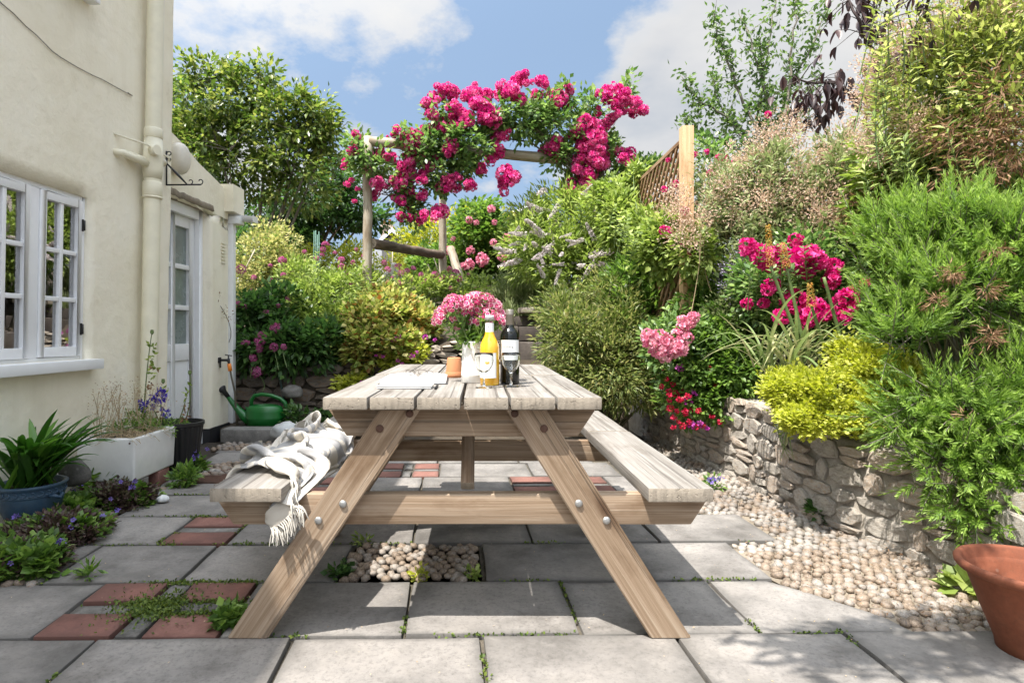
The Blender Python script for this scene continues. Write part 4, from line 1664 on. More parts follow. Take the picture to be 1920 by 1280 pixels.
TX0, TX1 = -0.487, 0.379
pw = (TX1 - TX0) / 6
TT = 0.766
for i in range(6):
    x = TX0 + pw * (i + .5)
    e = g.uniform(-.006, .006)
    gp = 0.007 if i not in (2,) else 0.010
    board('tabletop_plank', (x + g.uniform(-.001, .001), 1.83 + abs(e) * .5, TT - .019), (x + g.uniform(-.002, .002), 2.762 + e, TT - .019), pw - gp, 0.038, M['top_wood'])
    board('tabletop_plank', (x - .003, 2.772 + e, TT - .017), (x - .003, 3.60 + g.uniform(-.005, .005), TT - .017), pw - gp, 0.038, M['top_wood'])
BT = 0.488
for sx in (-1, 1):
    cx, w = (-0.719, 0.222) if sx < 0 else (0.616, 0.200)
    board('bench_plank', (cx, 1.83, BT - .0215), (cx, 2.868, BT - .0215), w, 0.043, M['top_wood'])
    board('bench_plank', (cx, 2.878, BT - .0205), (cx, 3.60, BT - .0205), w - .004, 0.043, M['top_wood'])
c0 = -0.054
for y in (1.9, 2.83, 3.5):
    far = y > 2
    # upper bearer with sloping ends, then the seat bearer
    board('upper_bearer', (-0.495, y + .045, .679), (0.380, y + .045, .679), 0.096, 0.044, M['leg_wood'], up=(0, -1, 0), cut=((0.065, 0.0), (0.065, 0.0)))
    board('seat_bearer', (-0.86, y + .045, .396), (0.745, y + .045, .396), 0.098, 0.044, M['leg_wood'], up=(0, -1, 0), cut=((0.065, 0.0), (0.065, 0.0)))
    for s in (-1, 1):
        # leg: parallel sided, cut level at the foot and under the top
        xt, xf = (-0.25, -0.733) if s < 0 else (0.144, 0.602)
        zt, zb = 0.725, 0.002
        hw = 0.064
        vs = []
        for dy in (-.022, .022):
            for x, z in ((xf - hw, zb), (xf + hw, zb), (xt + hw, zt), (xt - hw, zt)):
                vs.append(Vector((x, y + dy, z)))
        a = Vector((xf, y, zb))
        d = (Vector((xt, y, zt)) - a).normalized()
        m = Matrix.Identity(4)
        yv = Vector((0, 1, 0))
        zv = d.cross(yv)
        for c, v in enumerate((d, yv, zv)):
            for r in range(3):
                m[r][c] = v[r]
        m.translation = (a + Vector((xt, y, zt))) / 2
        mi = m.inverted()
        mb = MB()
        mb.add([mi @ v for v in vs], [(0, 1, 2, 3), (7, 6, 5, 4), (0, 4, 5, 1), (1, 5, 6, 2), (2, 6, 7, 3), (3, 7, 4, 0)])
        me = mb.mesh('leg', M['leg_wood'])
        bm = bmesh.new()
        bm.from_mesh(me)
        bmesh.ops.recalc_face_normals(bm, faces=bm.faces)
        bmesh.ops.bevel(bm, geom=list(bm.edges), offset=0.004, segments=2, affect='EDGES')
        bm.to_mesh(me)
        bm.free()
        leg = link('leg', me, TB, m)
        if y == 1.9:
            for bx, by in (((643, 944), (597, 975), (712, 803), (768, 775)) if s < 0 else ((1085, 943), (1137, 975), (965, 775), (1020, 803))):
                p = W(bx, by, 1.877)
                mb = MB()
                mb.lathe([(0.0122, 0.0), (0.0122, 0.002), (0.0105, 0.005), (0.006, 0.0065), (0.001, 0.007)], 16)
                mb.build('bolt', M['steel'] if by > 850 else M['rust'], leg, Matrix.Translation(p) @ Matrix.Rotation(PI / 2, 4, 'X'))
    if y != 2.83:
        s = 1 if y < 2.5 else -1
        board('brace', (c0 + .012, y + s * .10, .450), (c0 + .012, y + s * .42, .728), 0.045, 0.04, M['leg_wood'], up=(0, -s, 0.9))

# ------------------------------------------------------------------ on the table
TZ = TT + 0.001


def text_mesh(body, size, name, mat, parent, world, bend=None):
    cu = bpy.data.curves.new('text_tmp', 'FONT')
    cu.body = body
    cu.size = size
    cu.align_x = 'CENTER'
    cu.resolution_u = 2
    o = bpy.data.objects.new('text_tmp', cu)
    COL.objects.link(o)
    dg = bpy.context.evaluated_depsgraph_get()
    me = bpy.data.meshes.new_from_object(o.evaluated_get(dg))
    bpy.data.objects.remove(o)
    me.name = name
    me.materials.clear()
    me.materials.append(mat)
    if bend:
        r, a0 = bend
        for v in me.vertices:
            a = v.co.x / r + a0
            v.co = Vector((math.sin(a) * r, -math.cos(a) * r, v.co.y))
    return link(name, me, parent, world)


def shell(mb, r, z0, z1, a0, a1, n=20):
    """part of a cylinder wall facing -Y at angle 0"""
    vs = []
    for i in range(n + 1):
        a = a0 + (a1 - a0) * i / n
        vs += [(r * math.sin(a), -r * math.cos(a), z0), (r * math.sin(a), -r * math.cos(a), z1)]
    mb.add(vs, [(2 * i, 2 * i + 2, 2 * i + 3, 2 * i + 1) for i in range(n)], True)


M['glass'] = glass_mat('clear_glass', (0.97, 0.99, 0.98))
M['label'] = plain('paper_label', (0.82, 0.82, 0.80), 0.6, var=0.01, bstr=0.02)
M['ink'] = plain('black_ink', (0.03, 0.03, 0.03), 0.6, bstr=0)
M['ink_grey'] = plain('grey_ink', (0.30, 0.30, 0.30), 0.6, bstr=0)


def juice():
    m, n, l, b, out = base_mat('cloudy_juice')
    b.inputs['Base Color'].default_value = (0.80, 0.44, 0.025, 1)
    b.inputs['Roughness'].default_value = 0.08
    b.inputs['Coat Weight'].default_value = 1.0
    b.inputs['Subsurface Weight'].default_value = 0.6
    b.inputs['Subsurface Radius'].default_value = (0.03, 0.018, 0.004)
    b.inputs['Subsurface Scale'].default_value = 1.0
    return m


M['juice'] = juice()
JB = empty('juice_bottle', (0.036, 2.245, TZ), 'clear bottle of cloudy yellow juice with white label and cap', 'bottle')
JM = fin(JB)
mb = MB()
mb.lathe([(0.001, 0.003), (0.033, 0.0), (0.0365, 0.004), (0.0365, 0.135), (0.035, 0.150), (0.028, 0.168), (0.0205, 0.182), (0.0165, 0.196), (0.0155, 0.206), (0.001, 0.206)], 36)
mb.build('juice', M['juice'], JB, JM)
mb = MB()
mb.lathe([(0.0160, 0.2065), (0.0148, 0.238), (0.0155, 0.240), (0.0155, 0.246), (0.013, 0.247), (0.0125, 0.238), (0.0138, 0.2065)], 28, close=True)
mb.build('neck', M['glass'], JB, JM)
mb = MB()
shell(mb, 0.0163, 0.199, 0.232, -2.2, 2.2)
mb.v = [(x * (1 - (z - .199) * .9), y * (1 - (z - .199) * .9), z) for x, y, z in mb.v]
mb.build('neck_label', M['label'], JB, JM)
mb = MB()
mb.lathe([(0.0155, 0.2475), (0.0165, 0.244), (0.0165, 0.258), (0.015, 0.2605), (0.001, 0.2605)], 24)
mb.build('cap', M['white_plastic'], JB, JM)
mb = MB()
shell(mb, 0.0368, 0.028, 0.121, -1.45, 0.72)
jl_ = mb.build('label', M['label'], JB, JM)
M['orange_ink'] = plain('orange_print', (0.75, 0.42, 0.06), 0.6, bstr=0)
mb = MB()
shell(mb, 0.0370, 0.108, 0.1212, 0.16, 0.36, 4)
mb.build('printed_band', M['orange_ink'], jl_, JM)
for zz, a, r_ in ((0.084, -.38, 0.004), (0.082, -.27, 0.0045), (0.083, -.10, 0.0045)):
    mb = MB()
    shell(mb, 0.0370, zz - r_, zz + r_, a - r_ / .037, a + r_ / .037, 4)
    mb.build('printed_fruit', M['orange_ink'], jl_, JM)
mb = MB()
shell(mb, 0.0164, 0.214, 0.221, -.45, -.15, 4)
mb.v = [(x * (1 - (z - .199) * .9), y * (1 - (z - .199) * .9), z) for x, y, z in mb.v]
mb.build('printed_emblem', M['ink_grey'], JB, JM)

WB = empty('wine_bottle', (0.114, 2.285, TZ), 'dark glass wine bottle with white label and pewter screw cap', 'bottle')
WM = fin(WB)
M['dark_glass'] = plain('dark_wine_glass', (0.004, 0.005, 0.004), 0.10, var=0, bstr=0, spec=0.5)
mb = MB()
mb.lathe([(0.001, 0.006), (0.028, 0.0), (0.0355, 0.003), (0.0365, 0.008), (0.0365, 0.178), (0.0345, 0.192), (0.026, 0.206), (0.0175, 0.216), (0.0145, 0.228), (0.014, 0.262), (0.001, 0.262)], 40)
mb.build('body', M['dark_glass'], WB, WM)
mb = MB()
mb.lathe([(0.0145, 0.222), (0.0152, 0.2235), (0.0152, 0.262), (0.0158, 0.263), (0.0158, 0.2665), (0.0152, 0.268), (0.0152, 0.283), (0.014, 0.2845), (0.001, 0.285)], 28)
mb.build('screw_cap', plain('pewter_cap', (0.30, 0.27, 0.23), 0.35, metal=0.6, bstr=0), WB, WM)
mb = MB()
shell(mb, 0.0368, 0.092, 0.168, -1.25, 1.12)
lb = mb.build('label', M['label'], WB, WM)
text_mesh('Landberg', 0.0128, 'label_lettering', M['ink'], lb, WM @ Matrix.Translation((0, 0, 0.139)), (0.0370, -0.33))
text_mesh('2019', 0.006, 'label_lettering', M['ink_grey'], lb, WM @ Matrix.Translation((0, 0, 0.129)), (0.0370, -0.40))
text_mesh('Sauvignon Blanc', 0.0052, 'label_lettering', M['ink_grey'], lb, WM @ Matrix.Translation((0, 0, 0.117)), (0.0370, -0.30))


def wine_glass(x, y, label):
    r_ = empty('wine_glass', (x, y, TZ), label, 'wine glass', 'wine glasses on the picnic table')
    m = fin(r_)
    mb = MB()
    outp = [(0.001, 0.0), (0.030, 0.0), (0.0305, 0.0015), (0.012, 0.004), (0.0045, 0.008), (0.0038, 0.03), (0.0042, 0.048), (0.010, 0.054), (0.022, 0.064), (0.031, 0.080), (0.0345, 0.097), (0.034, 0.112), (0.0325, 0.124)]
    inp = [(0.0315, 0.124), (0.0330, 0.112), (0.0333, 0.097), (0.0298, 0.0806), (0.021, 0.0655), (0.009, 0.0565), (0.001, 0.055)]
    mb.lathe(outp + inp, 40)
    mb.build('glass_body', M['glass'], r_, m)
    return r_


wine_glass(0.014, 2.135, 'empty stemmed wine glass standing in front of the juice bottle')
wine_glass(0.113, 2.176, 'empty stemmed wine glass standing in front of the dark wine bottle')

# white enamel jug with the sweet williams
VZ = empty('flower_jug', (-0.028, 2.36, TZ), 'tall white jug holding the bunch of pink flowers', 'jug')
VM = fin(VZ)
mb = MB()
mb.lathe([(0.001, 0.004), (0.045, 0.0), (0.047, 0.002), (0.0465, 0.028), (0.0475, 0.030), (0.0465, 0.032), (0.042, 0.155), (0.0435, 0.160), (0.0425, 0.1615), (0.040, 0.158), (0.044, 0.03), (0.001, 0.012)], 36)
mb.build('body', plain('white_enamel', (0.78, 0.77, 0.74), 0.14, var=0.02, bstr=0.02, coat=0.5), VZ, VM)

TP = empty('terracotta_pot', W(851, 708, 2.6), 'small clean terracotta pot upside down on the picnic table', 'plant pot')
TPM = Matrix.Translation((W(851, 708, 2.6).x, 2.62, TZ))
TP.matrix_basis = TPM
mb = MB()
mb.lathe([(0.037, 0.0), (0.039, 0.002), (0.039, 0.020), (0.0365, 0.022), (0.0355, 0.026), (0.0295, 0.082), (0.027, 0.086), (0.006, 0.087), (0.006, 0.08), (0.024, 0.078), (0.033, 0.0)], 36)
mb.build('body', M['terracotta_new'], TP, TPM)
mb = MB()
mb.lathe([(0.0392, 0.007), (0.0398, 0.008), (0.0398, 0.010), (0.0392, 0.011)], 30)
mb.build('rim_band', M['terracotta_new'], TP, TPM)

# open book with spectacles
BK = empty('open_book', (-0.26, 2.42, TZ), 'open book of white pages lying flat on the picnic table', 'book')
M['paper'] = plain('book_paper', (0.80, 0.80, 0.79), 0.8, var=0.02, bstr=0)
BKM = fin(BK) @ Matrix.Rotation(R(2), 4, 'Z')
for sg in (-1, 1):
    mb = MB()
    vs, fs = [], []
    n = 12
    for j, (yy) in enumerate((-.15, 0.15)):
        for i in range(n + 1):
            s = i / n
            x = sg * s * 0.125
            z = 0.004 + 0.021 * math.sin(min(1, s * 3.2) * PI / 2) * (1 - 0.45 * s ** 2) + 0.0015 * noise.noise((s * 5, j, sg))
            vs.append((x, yy, z))
    for j in range(2):
        for i in range(n + 1):
            vs.append((vs[j * (n + 1) + i][0], (-.15, .15)[j], 0.003))
    k = n + 1
    fs += [(i, i + 1, k + i + 1, k + i) for i in range(n)]
    fs += [(2 * k + i, 2 * k + i + 1, i + 1, i) for i in range(n)]
    fs += [(n, 2 * k + n, 3 * k + n, k + n)]
    fs += [(k + i, k + i + 1, 3 * k + i + 1, 3 * k + i) for i in range(n)]
    mb.add(vs, fs, True)
    pg = mb.build('pages', M['paper'], BK, BKM)
    for q in range(13):
        mb = MB()
        yy = -0.12 + q * 0.019
        x0, x1 = (0.018, 0.112) if q not in (4, 9) else (0.018, 0.07)
        L_ = []
        for i in range(9):
            x = x0 + (x1 - x0) * i / 8
            s = x / 0.125
            z = 0.0045 + 0.021 * math.sin(min(1, s * 3.2) * PI / 2) * (1 - 0.45 * s ** 2) + 0.0006
            L_ += [(sg * x, yy, z), (sg * x, yy + .007, z)]
        mb.add(L_, [(2 * i, 2 * i + 2, 2 * i + 3, 2 * i + 1) for i in range(8)], True)
        mb.build('printed_line', M['ink_grey'], pg, BKM)
mb = MB()
mb.box((-.131, -.155, 0.0), (.131, .155, 0.0025))
mb.build('cover', plain('dark_book_cover', (0.06, 0.06, 0.065), 0.5), BK, BKM)
SG = empty('spectacles', (-0.25, 2.36, TZ + 0.026), 'thin framed spectacles resting on the open book', 'spectacles')
SGM = fin(SG) @ Matrix.Rotation(R(-12), 4, 'Z') @ Matrix.Scale(0.8, 4)
M['frame'] = plain('spectacle_frame', (0.09, 0.07, 0.055), 0.3, metal=0.4, bstr=0)
for sg in (-1, 1):
    mb = MB()
    ring = [(sg * 0.032 + 0.024 * math.cos(t), 0.0 - 0.012 * math.sin(t), 0.016 + 0.014 * math.sin(t)) for t in np.linspace(0, 2 * PI, 20)]
    mb.tube(ring, 0.0014, 6, cap=False)
    rm = mb.build('rim', M['frame'], SG, SGM)
    mb = MB()
    mb.tube([(sg * 0.056, 0, 0.026), (sg * 0.060, 0.02, 0.024), (sg * 0.052, 0.10, 0.014), (sg * 0.05, 0.128, 0.002)], 0.0014, 6)
    mb.build('temple', M['frame'], SG, SGM)
mb = MB()
mb.tube([(-.008, 0, .026), (0, 0, .030), (.008, 0, .026)], 0.0014, 6)
mb.build('bridge', M['frame'], SG, SGM)

NB = empty('notebook', (-0.265, 2.13, TZ), 'slim white notebook lying near the front edge of the picnic table', 'notebook')
NM = fin(NB) @ Matrix.Rotation(R(-1.5), 4, 'Z')
mb = MB()
mb.box((-.095, -.045, 0.001), (.095, .05, 0.009))
mb.build('pages', M['paper'], NB, NM, bevel=0.001)
mb = MB()
mb.box((-.097, -.047, 0.0092), (.097, .052, 0.0106))
mb.build('cover', plain('notebook_cover', (0.66, 0.64, 0.58), 0.6), NB, NM, bevel=0.0005)
mb = MB()
mb.tube([(0, -.065, 0), (0, .055, 0), (0, .068, 0)], [0.004, 0.004, 0.001], 10)
pn = mb.build('pen', M['black_plastic'], None, Matrix.Translation((-.155, 2.13, TZ + .0045)))
tag(pn, 'black pen lying beside the white notebook', 'pen')

# ------------------------------------------------------------------ crumpled blanket on the left bench
# the rumpled sheet as a grid of points: first value of each row in millimetres, then steps to the next point
BLANKET_MM = (
    (
        (-642,-7,18,10,12,20,7,-7,12,1,15,7,-1,-6,-5,3,-3,-16,-14,-9,-8,-11,-20,8,14,-3,-9,-6,-16,2,21,17,17,13,7,-18,-19,4,-1,-3),
        (-635,-5,-9,5,19,27,13,-16,2,1,13,15,-5,-8,-6,10,0,-16,-15,-11,-9,-10,-17,0,18,3,-10,-3,-14,-8,15,17,16,10,9,-4,2,-4,0,-4),
        (-653,-6,-13,4,29,27,17,-15,-5,-4,15,19,4,-9,-9,1,11,-16,-16,-12,-13,-8,-20,2,14,14,-4,-13,-11,-8,2,12,15,11,12,-2,9,7,-5,0),
        (-671,-9,0,-7,33,33,24,7,-33,-12,29,20,-7,-3,-11,-5,11,-7,-15,-16,-5,-17,-17,2,12,11,3,-13,-10,-2,-2,-1,10,20,13,14,-4,-8,-6,6),
        (-683,-6,-9,-6,32,34,25,18,5,-34,5,24,-10,5,9,-24,-4,0,-12,-15,-13,-15,-1,-2,10,15,7,-5,-13,-13,2,0,-3,13,19,17,-5,-6,-9,-5),
        (-695,-3,-12,-11,31,33,16,21,21,1,-12,24,11,-8,11,-19,-30,-10,-10,-14,-10,-8,11,-1,14,15,11,-3,-15,-27,-10,2,0,3,15,15,-6,-6,-3,-5),
        (-718,-2,0,-2,11,30,20,16,21,19,15,18,16,-11,-9,5,-33,-39,-5,-5,7,-12,15,3,8,10,14,-1,-11,-30,-13,-9,-5,-1,5,13,-6,-5,-4,-1),
        (-735,-3,-5,4,4,28,21,23,23,10,27,23,9,-4,-7,1,-18,-37,-9,-1,-1,-8,31,7,3,6,13,3,-14,-26,-11,-6,-5,-3,-13,-4,0,-4,1,1),
        (-759,-2,-1,1,3,24,23,24,21,18,20,20,18,-7,-6,2,5,-15,-18,-5,-16,8,36,6,-2,6,13,-4,-24,-8,-10,0,-9,-5,-11,-20,3,-5,-3,4),
        (-784,2,-4,7,4,13,24,26,20,20,23,20,15,-5,-8,2,18,14,-3,-22,-30,15,34,8,1,19,5,-24,-26,0,4,1,-16,-12,-12,-21,-1,-2,-2,-2),
        (-811,5,-1,0,11,15,18,23,21,22,25,31,5,-5,-10,0,14,25,15,5,-29,0,27,10,11,8,0,-18,-21,0,2,0,-9,-16,-26,-19,-5,10,3,-8),
        (-837,10,-3,-2,12,17,16,19,22,23,26,30,19,-15,-13,-2,11,17,32,20,-1,12,12,-5,36,2,-13,-24,-35,2,0,-1,-1,-19,-25,-17,-3,4,-1,-2),
        (-852,-2,5,2,3,15,15,18,23,25,24,27,26,-11,-12,-8,11,18,28,27,22,22,24,2,25,3,-21,-29,-26,-35,4,10,-1,-10,-25,-21,-4,6,0,-5),
        (-858,-8,0,5,8,11,3,15,25,23,26,30,27,-10,-15,-9,9,19,29,24,25,34,21,18,12,0,-28,-14,-5,-50,-12,11,5,6,-20,-21,-4,9,8,0),
        (-863,-11,-5,-1,9,17,9,-2,26,24,25,28,27,-4,-16,-8,0,22,28,24,28,37,29,14,9,-11,-24,-11,5,-13,-29,-3,-10,14,4,-18,1,5,7,-4),
        (-862,-4,-5,-3,-6,21,6,1,8,21,25,27,28,9,-9,-12,-10,14,31,31,29,30,36,16,-3,-13,-19,4,23,3,-35,-11,-13,11,5,-12,-5,4,1,2),
        (-864,-1,-7,-1,-7,16,16,-1,2,5,17,28,26,20,-9,-12,-7,2,33,35,30,31,30,12,-6,-15,-10,24,29,3,-29,-29,-3,10,-2,5,-9,-7,-3,-9),
        (-862,-2,-6,-6,-1,14,19,-9,-8,2,13,23,27,23,-6,-16,-4,6,34,34,28,33,30,8,-13,-26,9,35,33,16,-29,-30,-8,3,-5,-3,-1,-9,-4,-1),
        (-880,8,-6,-8,8,17,19,-10,-6,-3,9,14,33,23,-13,-15,-3,20,29,35,31,30,23,3,-17,-18,22,32,29,10,-33,-26,11,4,-1,-4,-9,4,-4,-14),
        (-874,7,5,-10,-8,20,18,-11,-8,6,1,4,35,20,-20,-11,1,19,33,42,33,26,15,1,-18,-11,33,32,22,4,-41,8,-13,-12,3,6,11,-11,4,-16),
        (-878,-2,10,8,-16,18,16,-11,-15,-1,6,9,35,11,-27,-8,9,25,47,36,30,26,5,0,-16,9,31,31,30,-36,-6,-19,-7,9,5,-11,7,-4,3,-17),
        (-864,1,6,3,-19,8,23,-6,-11,-5,-1,13,22,0,-23,-8,15,34,46,37,29,24,18,-14,-9,14,29,28,19,-17,-34,-16,5,8,3,-4,-2,6,7,-14),
        (-852,-1,-4,-7,-10,0,28,7,-19,4,5,-4,12,-9,-24,10,13,39,45,39,25,30,16,-16,-8,16,30,30,20,-50,-21,7,16,4,-3,-11,-3,9,5,-18),
        (-863,1,-4,3,-1,-13,21,18,-6,-11,9,1,-1,-25,-16,16,19,41,50,31,32,32,4,-15,-5,17,35,29,-1,-48,-2,19,-4,-3,-7,8,8,6,-14,-16),
        (-854,4,1,-5,-13,-7,9,21,-3,0,-5,4,-14,-25,-5,15,31,46,38,34,31,30,-2,-18,3,22,36,28,-27,-16,8,18,-5,-5,-8,4,15,-10,-20,-10),
        (-863,2,5,3,-8,-19,15,17,1,-5,3,0,-24,-24,3,19,31,42,40,33,37,25,-12,-17,2,27,44,26,-26,-9,7,12,1,1,-5,-10,0,-7,-8,-5),
        (-874,2,3,5,1,-11,9,13,6,-6,-2,-6,-17,-23,3,26,32,38,41,35,45,20,-16,-12,2,25,40,27,-22,-10,14,12,-2,-8,-11,-10,-3,13,-1,-4),
        (-888,-4,2,9,8,2,3,6,1,11,1,-23,-17,-11,6,27,28,43,35,38,35,22,-14,-17,2,38,37,26,-9,-21,16,4,-8,-5,-8,8,1,-3,11,-6),
        (-886,-4,-7,0,12,10,-2,4,14,9,-4,-23,-18,0,9,23,26,42,34,42,37,-3,-16,4,9,38,36,21,-7,-23,8,9,-8,-3,4,14,4,-6,-7,10),
        (-895,0,-9,3,13,7,12,7,13,5,-4,-26,-20,0,14,20,27,40,36,42,15,-8,-11,10,23,40,31,25,-10,-13,8,8,-4,-5,4,13,6,-3,-9,-13),
        (-912,1,8,1,14,7,12,13,6,-1,7,-20,-22,-4,16,21,27,36,36,42,5,-19,-9,17,37,38,31,21,3,-17,1,9,-4,-9,7,12,5,-6,-13,-9),
        (-912,-13,5,11,13,16,10,16,8,2,2,-22,-15,-6,18,18,24,34,44,36,-3,-20,-16,24,42,41,30,20,2,-5,-8,11,2,-10,-1,10,8,-4,-15,-14),
        (-915,-14,1,15,14,16,9,14,0,8,10,-22,-10,-7,14,15,26,35,39,27,-9,-11,-4,21,45,37,30,23,10,-4,-9,3,5,-3,-10,3,11,-4,-10,-13),
        (-921,-9,6,20,14,9,18,7,3,5,1,-20,-5,-7,12,15,24,33,41,13,-10,-7,-6,31,49,36,33,20,5,-1,4,10,-1,-1,-11,1,7,-4,-12,-14),
        (-929,-6,13,16,14,12,10,13,0,1,-3,-14,2,-6,11,15,19,34,40,2,-12,-8,10,31,50,35,33,28,7,-5,-11,9,-1,-6,-2,0,9,0,-14,-9),
        (-935,0,17,15,14,7,6,3,16,14,-13,-19,8,-8,10,13,17,33,34,8,-20,-5,13,41,44,33,32,32,5,-2,-3,7,-3,-10,-3,5,7,-9,-4,-9),
        (-938,3,19,15,12,5,5,16,17,1,-17,-16,1,0,10,13,15,33,28,4,-9,-12,20,41,42,34,33,30,8,-7,7,6,-1,-8,-6,2,9,-4,-6,-10),
        (-938,8,14,18,8,17,12,9,12,-13,-18,-14,-5,8,19,11,13,31,22,4,-12,-10,25,40,43,31,32,39,3,5,-8,2,11,3,-11,-5,8,9,-10,-13),
        (-941,16,14,15,15,13,17,5,-13,-16,-9,-7,4,13,8,4,19,32,27,-6,-16,-7,20,48,44,36,34,31,7,10,2,-1,5,2,-10,-9,3,11,1,-18),
        (-940,15,17,17,16,16,8,-9,-16,-12,2,-5,1,14,11,5,16,27,24,1,-15,-13,17,55,44,34,34,33,18,-5,11,7,0,-3,-12,-8,-3,6,11,-3),
        (-941,18,19,5,15,21,2,-12,6,-10,-7,-7,4,19,18,-11,15,29,14,6,-14,-13,16,56,43,32,31,37,18,9,-8,9,9,7,-6,-12,-9,0,13,7),
        (-942,22,10,2,15,19,4,-8,7,-2,-10,-10,1,23,25,-12,15,28,19,2,-18,-9,15,49,42,32,31,36,29,2,-6,-5,13,8,9,-6,-12,-8,-3,14),
        (-942,24,5,4,5,17,9,-12,5,4,-12,-4,6,22,21,-8,17,31,21,4,-19,-11,8,46,44,32,31,39,20,3,6,-8,3,13,11,0,-9,-13,-11,4),
        (-940,20,1,-1,2,15,18,-15,-2,17,-1,-4,12,15,1,12,18,31,22,7,-18,-12,0,36,45,30,35,39,20,8,5,2,-12,6,20,3,-4,-12,-15,3),
        (-938,6,0,-3,9,12,20,-4,-1,4,9,2,9,6,6,11,25,28,29,12,-21,-15,-4,31,40,32,34,39,19,12,11,8,-6,-10,11,9,-6,-1,-19,4),
        (-939,-1,0,7,7,6,20,4,-2,-1,10,4,10,11,9,9,25,23,24,25,-15,-16,-12,30,31,32,33,39,13,18,11,7,4,-8,-10,15,6,-2,-17,3),
        (-945,3,6,-6,18,7,15,15,-11,-4,6,10,8,11,7,16,16,23,28,30,-4,-15,-15,22,27,28,35,35,26,23,14,3,-5,-9,-12,3,18,-1,-15,3),
        (-976,27,5,3,23,3,11,8,2,1,7,10,-4,3,15,13,16,22,31,34,5,-15,-13,10,24,31,35,39,27,22,10,-1,-9,-10,-7,1,14,7,-11,0),
        (-1003,37,31,6,7,11,8,2,8,7,5,3,2,8,13,4,23,21,29,40,8,-11,-13,-2,28,25,37,35,26,23,7,-4,-10,-3,-1,-1,11,-2,0,-6),
        (-1011,27,38,19,3,6,12,5,4,7,8,6,11,14,-7,17,16,21,25,40,14,-8,-8,-11,23,33,31,39,21,14,-4,-10,-5,10,7,7,6,-10,-3,2),
        (-1012,34,33,3,15,8,18,6,-11,-1,15,17,10,4,16,-4,22,22,32,33,14,-2,-15,-5,18,33,33,32,20,0,-6,-10,3,11,8,9,6,7,-2,-8),
        (-1014,32,34,-2,21,21,14,0,-9,-9,13,21,12,-4,18,15,13,20,35,27,22,0,-10,-7,9,28,34,29,10,-5,-13,1,10,13,1,10,10,3,10,3),
        (-1003,8,44,7,14,18,15,-2,-11,-3,9,22,19,-3,12,19,16,28,31,14,14,0,-10,5,19,17,32,22,-2,-3,-8,9,7,8,10,10,9,11,-1,12),
        (-1011,15,46,0,18,16,15,-6,-11,0,14,25,17,8,5,13,23,27,19,10,6,10,-5,2,19,20,31,19,-8,-7,-4,9,12,5,11,8,10,16,11,6),
        (-1022,27,45,2,16,23,4,-7,-8,0,19,16,25,3,13,20,18,20,9,4,15,7,-5,5,16,21,25,18,-2,-7,-7,16,10,4,11,10,12,12,18,10),
        (-1012,17,46,5,10,18,20,-3,-14,-6,17,13,21,17,5,20,16,14,7,16,17,-4,-13,12,14,22,26,12,-2,-10,2,11,11,14,9,8,11,10,16,20),
        (-1007,10,48,7,7,21,15,4,-13,-12,12,17,19,15,11,14,10,12,19,20,15,-17,-20,16,15,26,27,7,-7,-7,2,10,12,11,13,15,6,10,18,21),
        (-1016,25,40,25,1,14,4,10,3,-10,0,16,8,14,8,11,14,25,21,16,10,-26,-15,9,18,32,21,14,-9,-9,-6,13,8,17,16,15,15,3,18,14),
    ),
    (
        (2002,-3,-6,-31,-41,-3,-10,-49,-19,-4,2,2,-2,-1,1,3,3,2,2,2,2,2,2,6,4,-1,-3,-2,3,6,4,5,4,4,6,4,1,-4,-1,-1),
        (1982,-3,-1,-31,-22,15,4,-58,-38,-7,0,3,-2,-1,1,3,2,1,2,0,1,3,4,6,4,-2,-1,-2,1,8,1,2,5,6,6,-1,5,2,-2,-2),
        (1984,-8,-11,-27,3,18,2,-38,-52,-27,1,2,-1,-1,1,3,3,0,0,0,1,4,4,4,5,0,-2,-1,0,34,-6,-19,4,6,6,0,1,3,2,0),
        (1995,-6,-17,-27,16,13,6,2,-73,-60,1,1,0,4,-4,1,3,1,0,-1,2,3,25,-14,3,-1,-1,-2,1,81,-13,-17,-38,4,6,5,-1,-2,2,2),
        (1990,-4,-6,-15,15,13,3,-2,-8,-93,-36,7,4,24,28,-41,-21,-3,-2,1,1,5,15,4,-2,1,-1,-4,-1,51,55,7,-71,-25,6,6,3,-4,-1,1),
        (1999,9,-7,-15,13,12,-12,-2,8,-7,-63,-5,40,5,36,-40,-95,-17,-5,-1,3,5,3,9,2,1,0,-3,-5,9,31,56,-11,-56,-1,7,4,-3,-1,-1),
        (2003,6,12,-10,0,15,-10,-5,-1,16,18,9,4,-6,1,-14,-80,-99,0,-1,0,5,2,8,5,1,-1,-3,-6,4,5,5,22,21,-28,5,15,0,3,1),
        (2022,-10,3,13,-2,9,-15,5,1,7,20,19,-16,-13,-8,-6,-24,-106,-37,1,0,3,0,8,5,3,-1,-5,-6,5,5,3,4,5,6,15,136,-74,-3,45),
        (2026,-11,-10,18,11,8,-13,5,2,10,13,12,-10,-12,-11,-2,11,-41,-111,-27,-2,1,-1,9,5,3,-2,-5,-4,5,5,3,4,6,6,30,173,-106,-51,83),
        (2019,1,-11,2,23,5,1,6,3,3,18,3,-5,-17,-11,3,16,10,-24,-99,-71,-7,1,9,3,0,-3,-3,-2,7,4,3,5,5,6,39,103,-53,-53,-14),
        (2024,5,-7,-10,17,15,7,6,4,1,16,13,-16,-13,-10,-1,11,18,7,-17,-112,-69,-15,6,3,-3,-1,-4,0,8,4,4,4,5,4,5,2,-9,-2,1),
        (2037,3,-7,-12,4,21,5,11,11,1,6,18,-10,-12,-10,-8,11,14,14,2,-24,-24,-57,-63,81,-15,-10,-47,-64,8,5,2,3,5,3,21,28,-51,13,38),
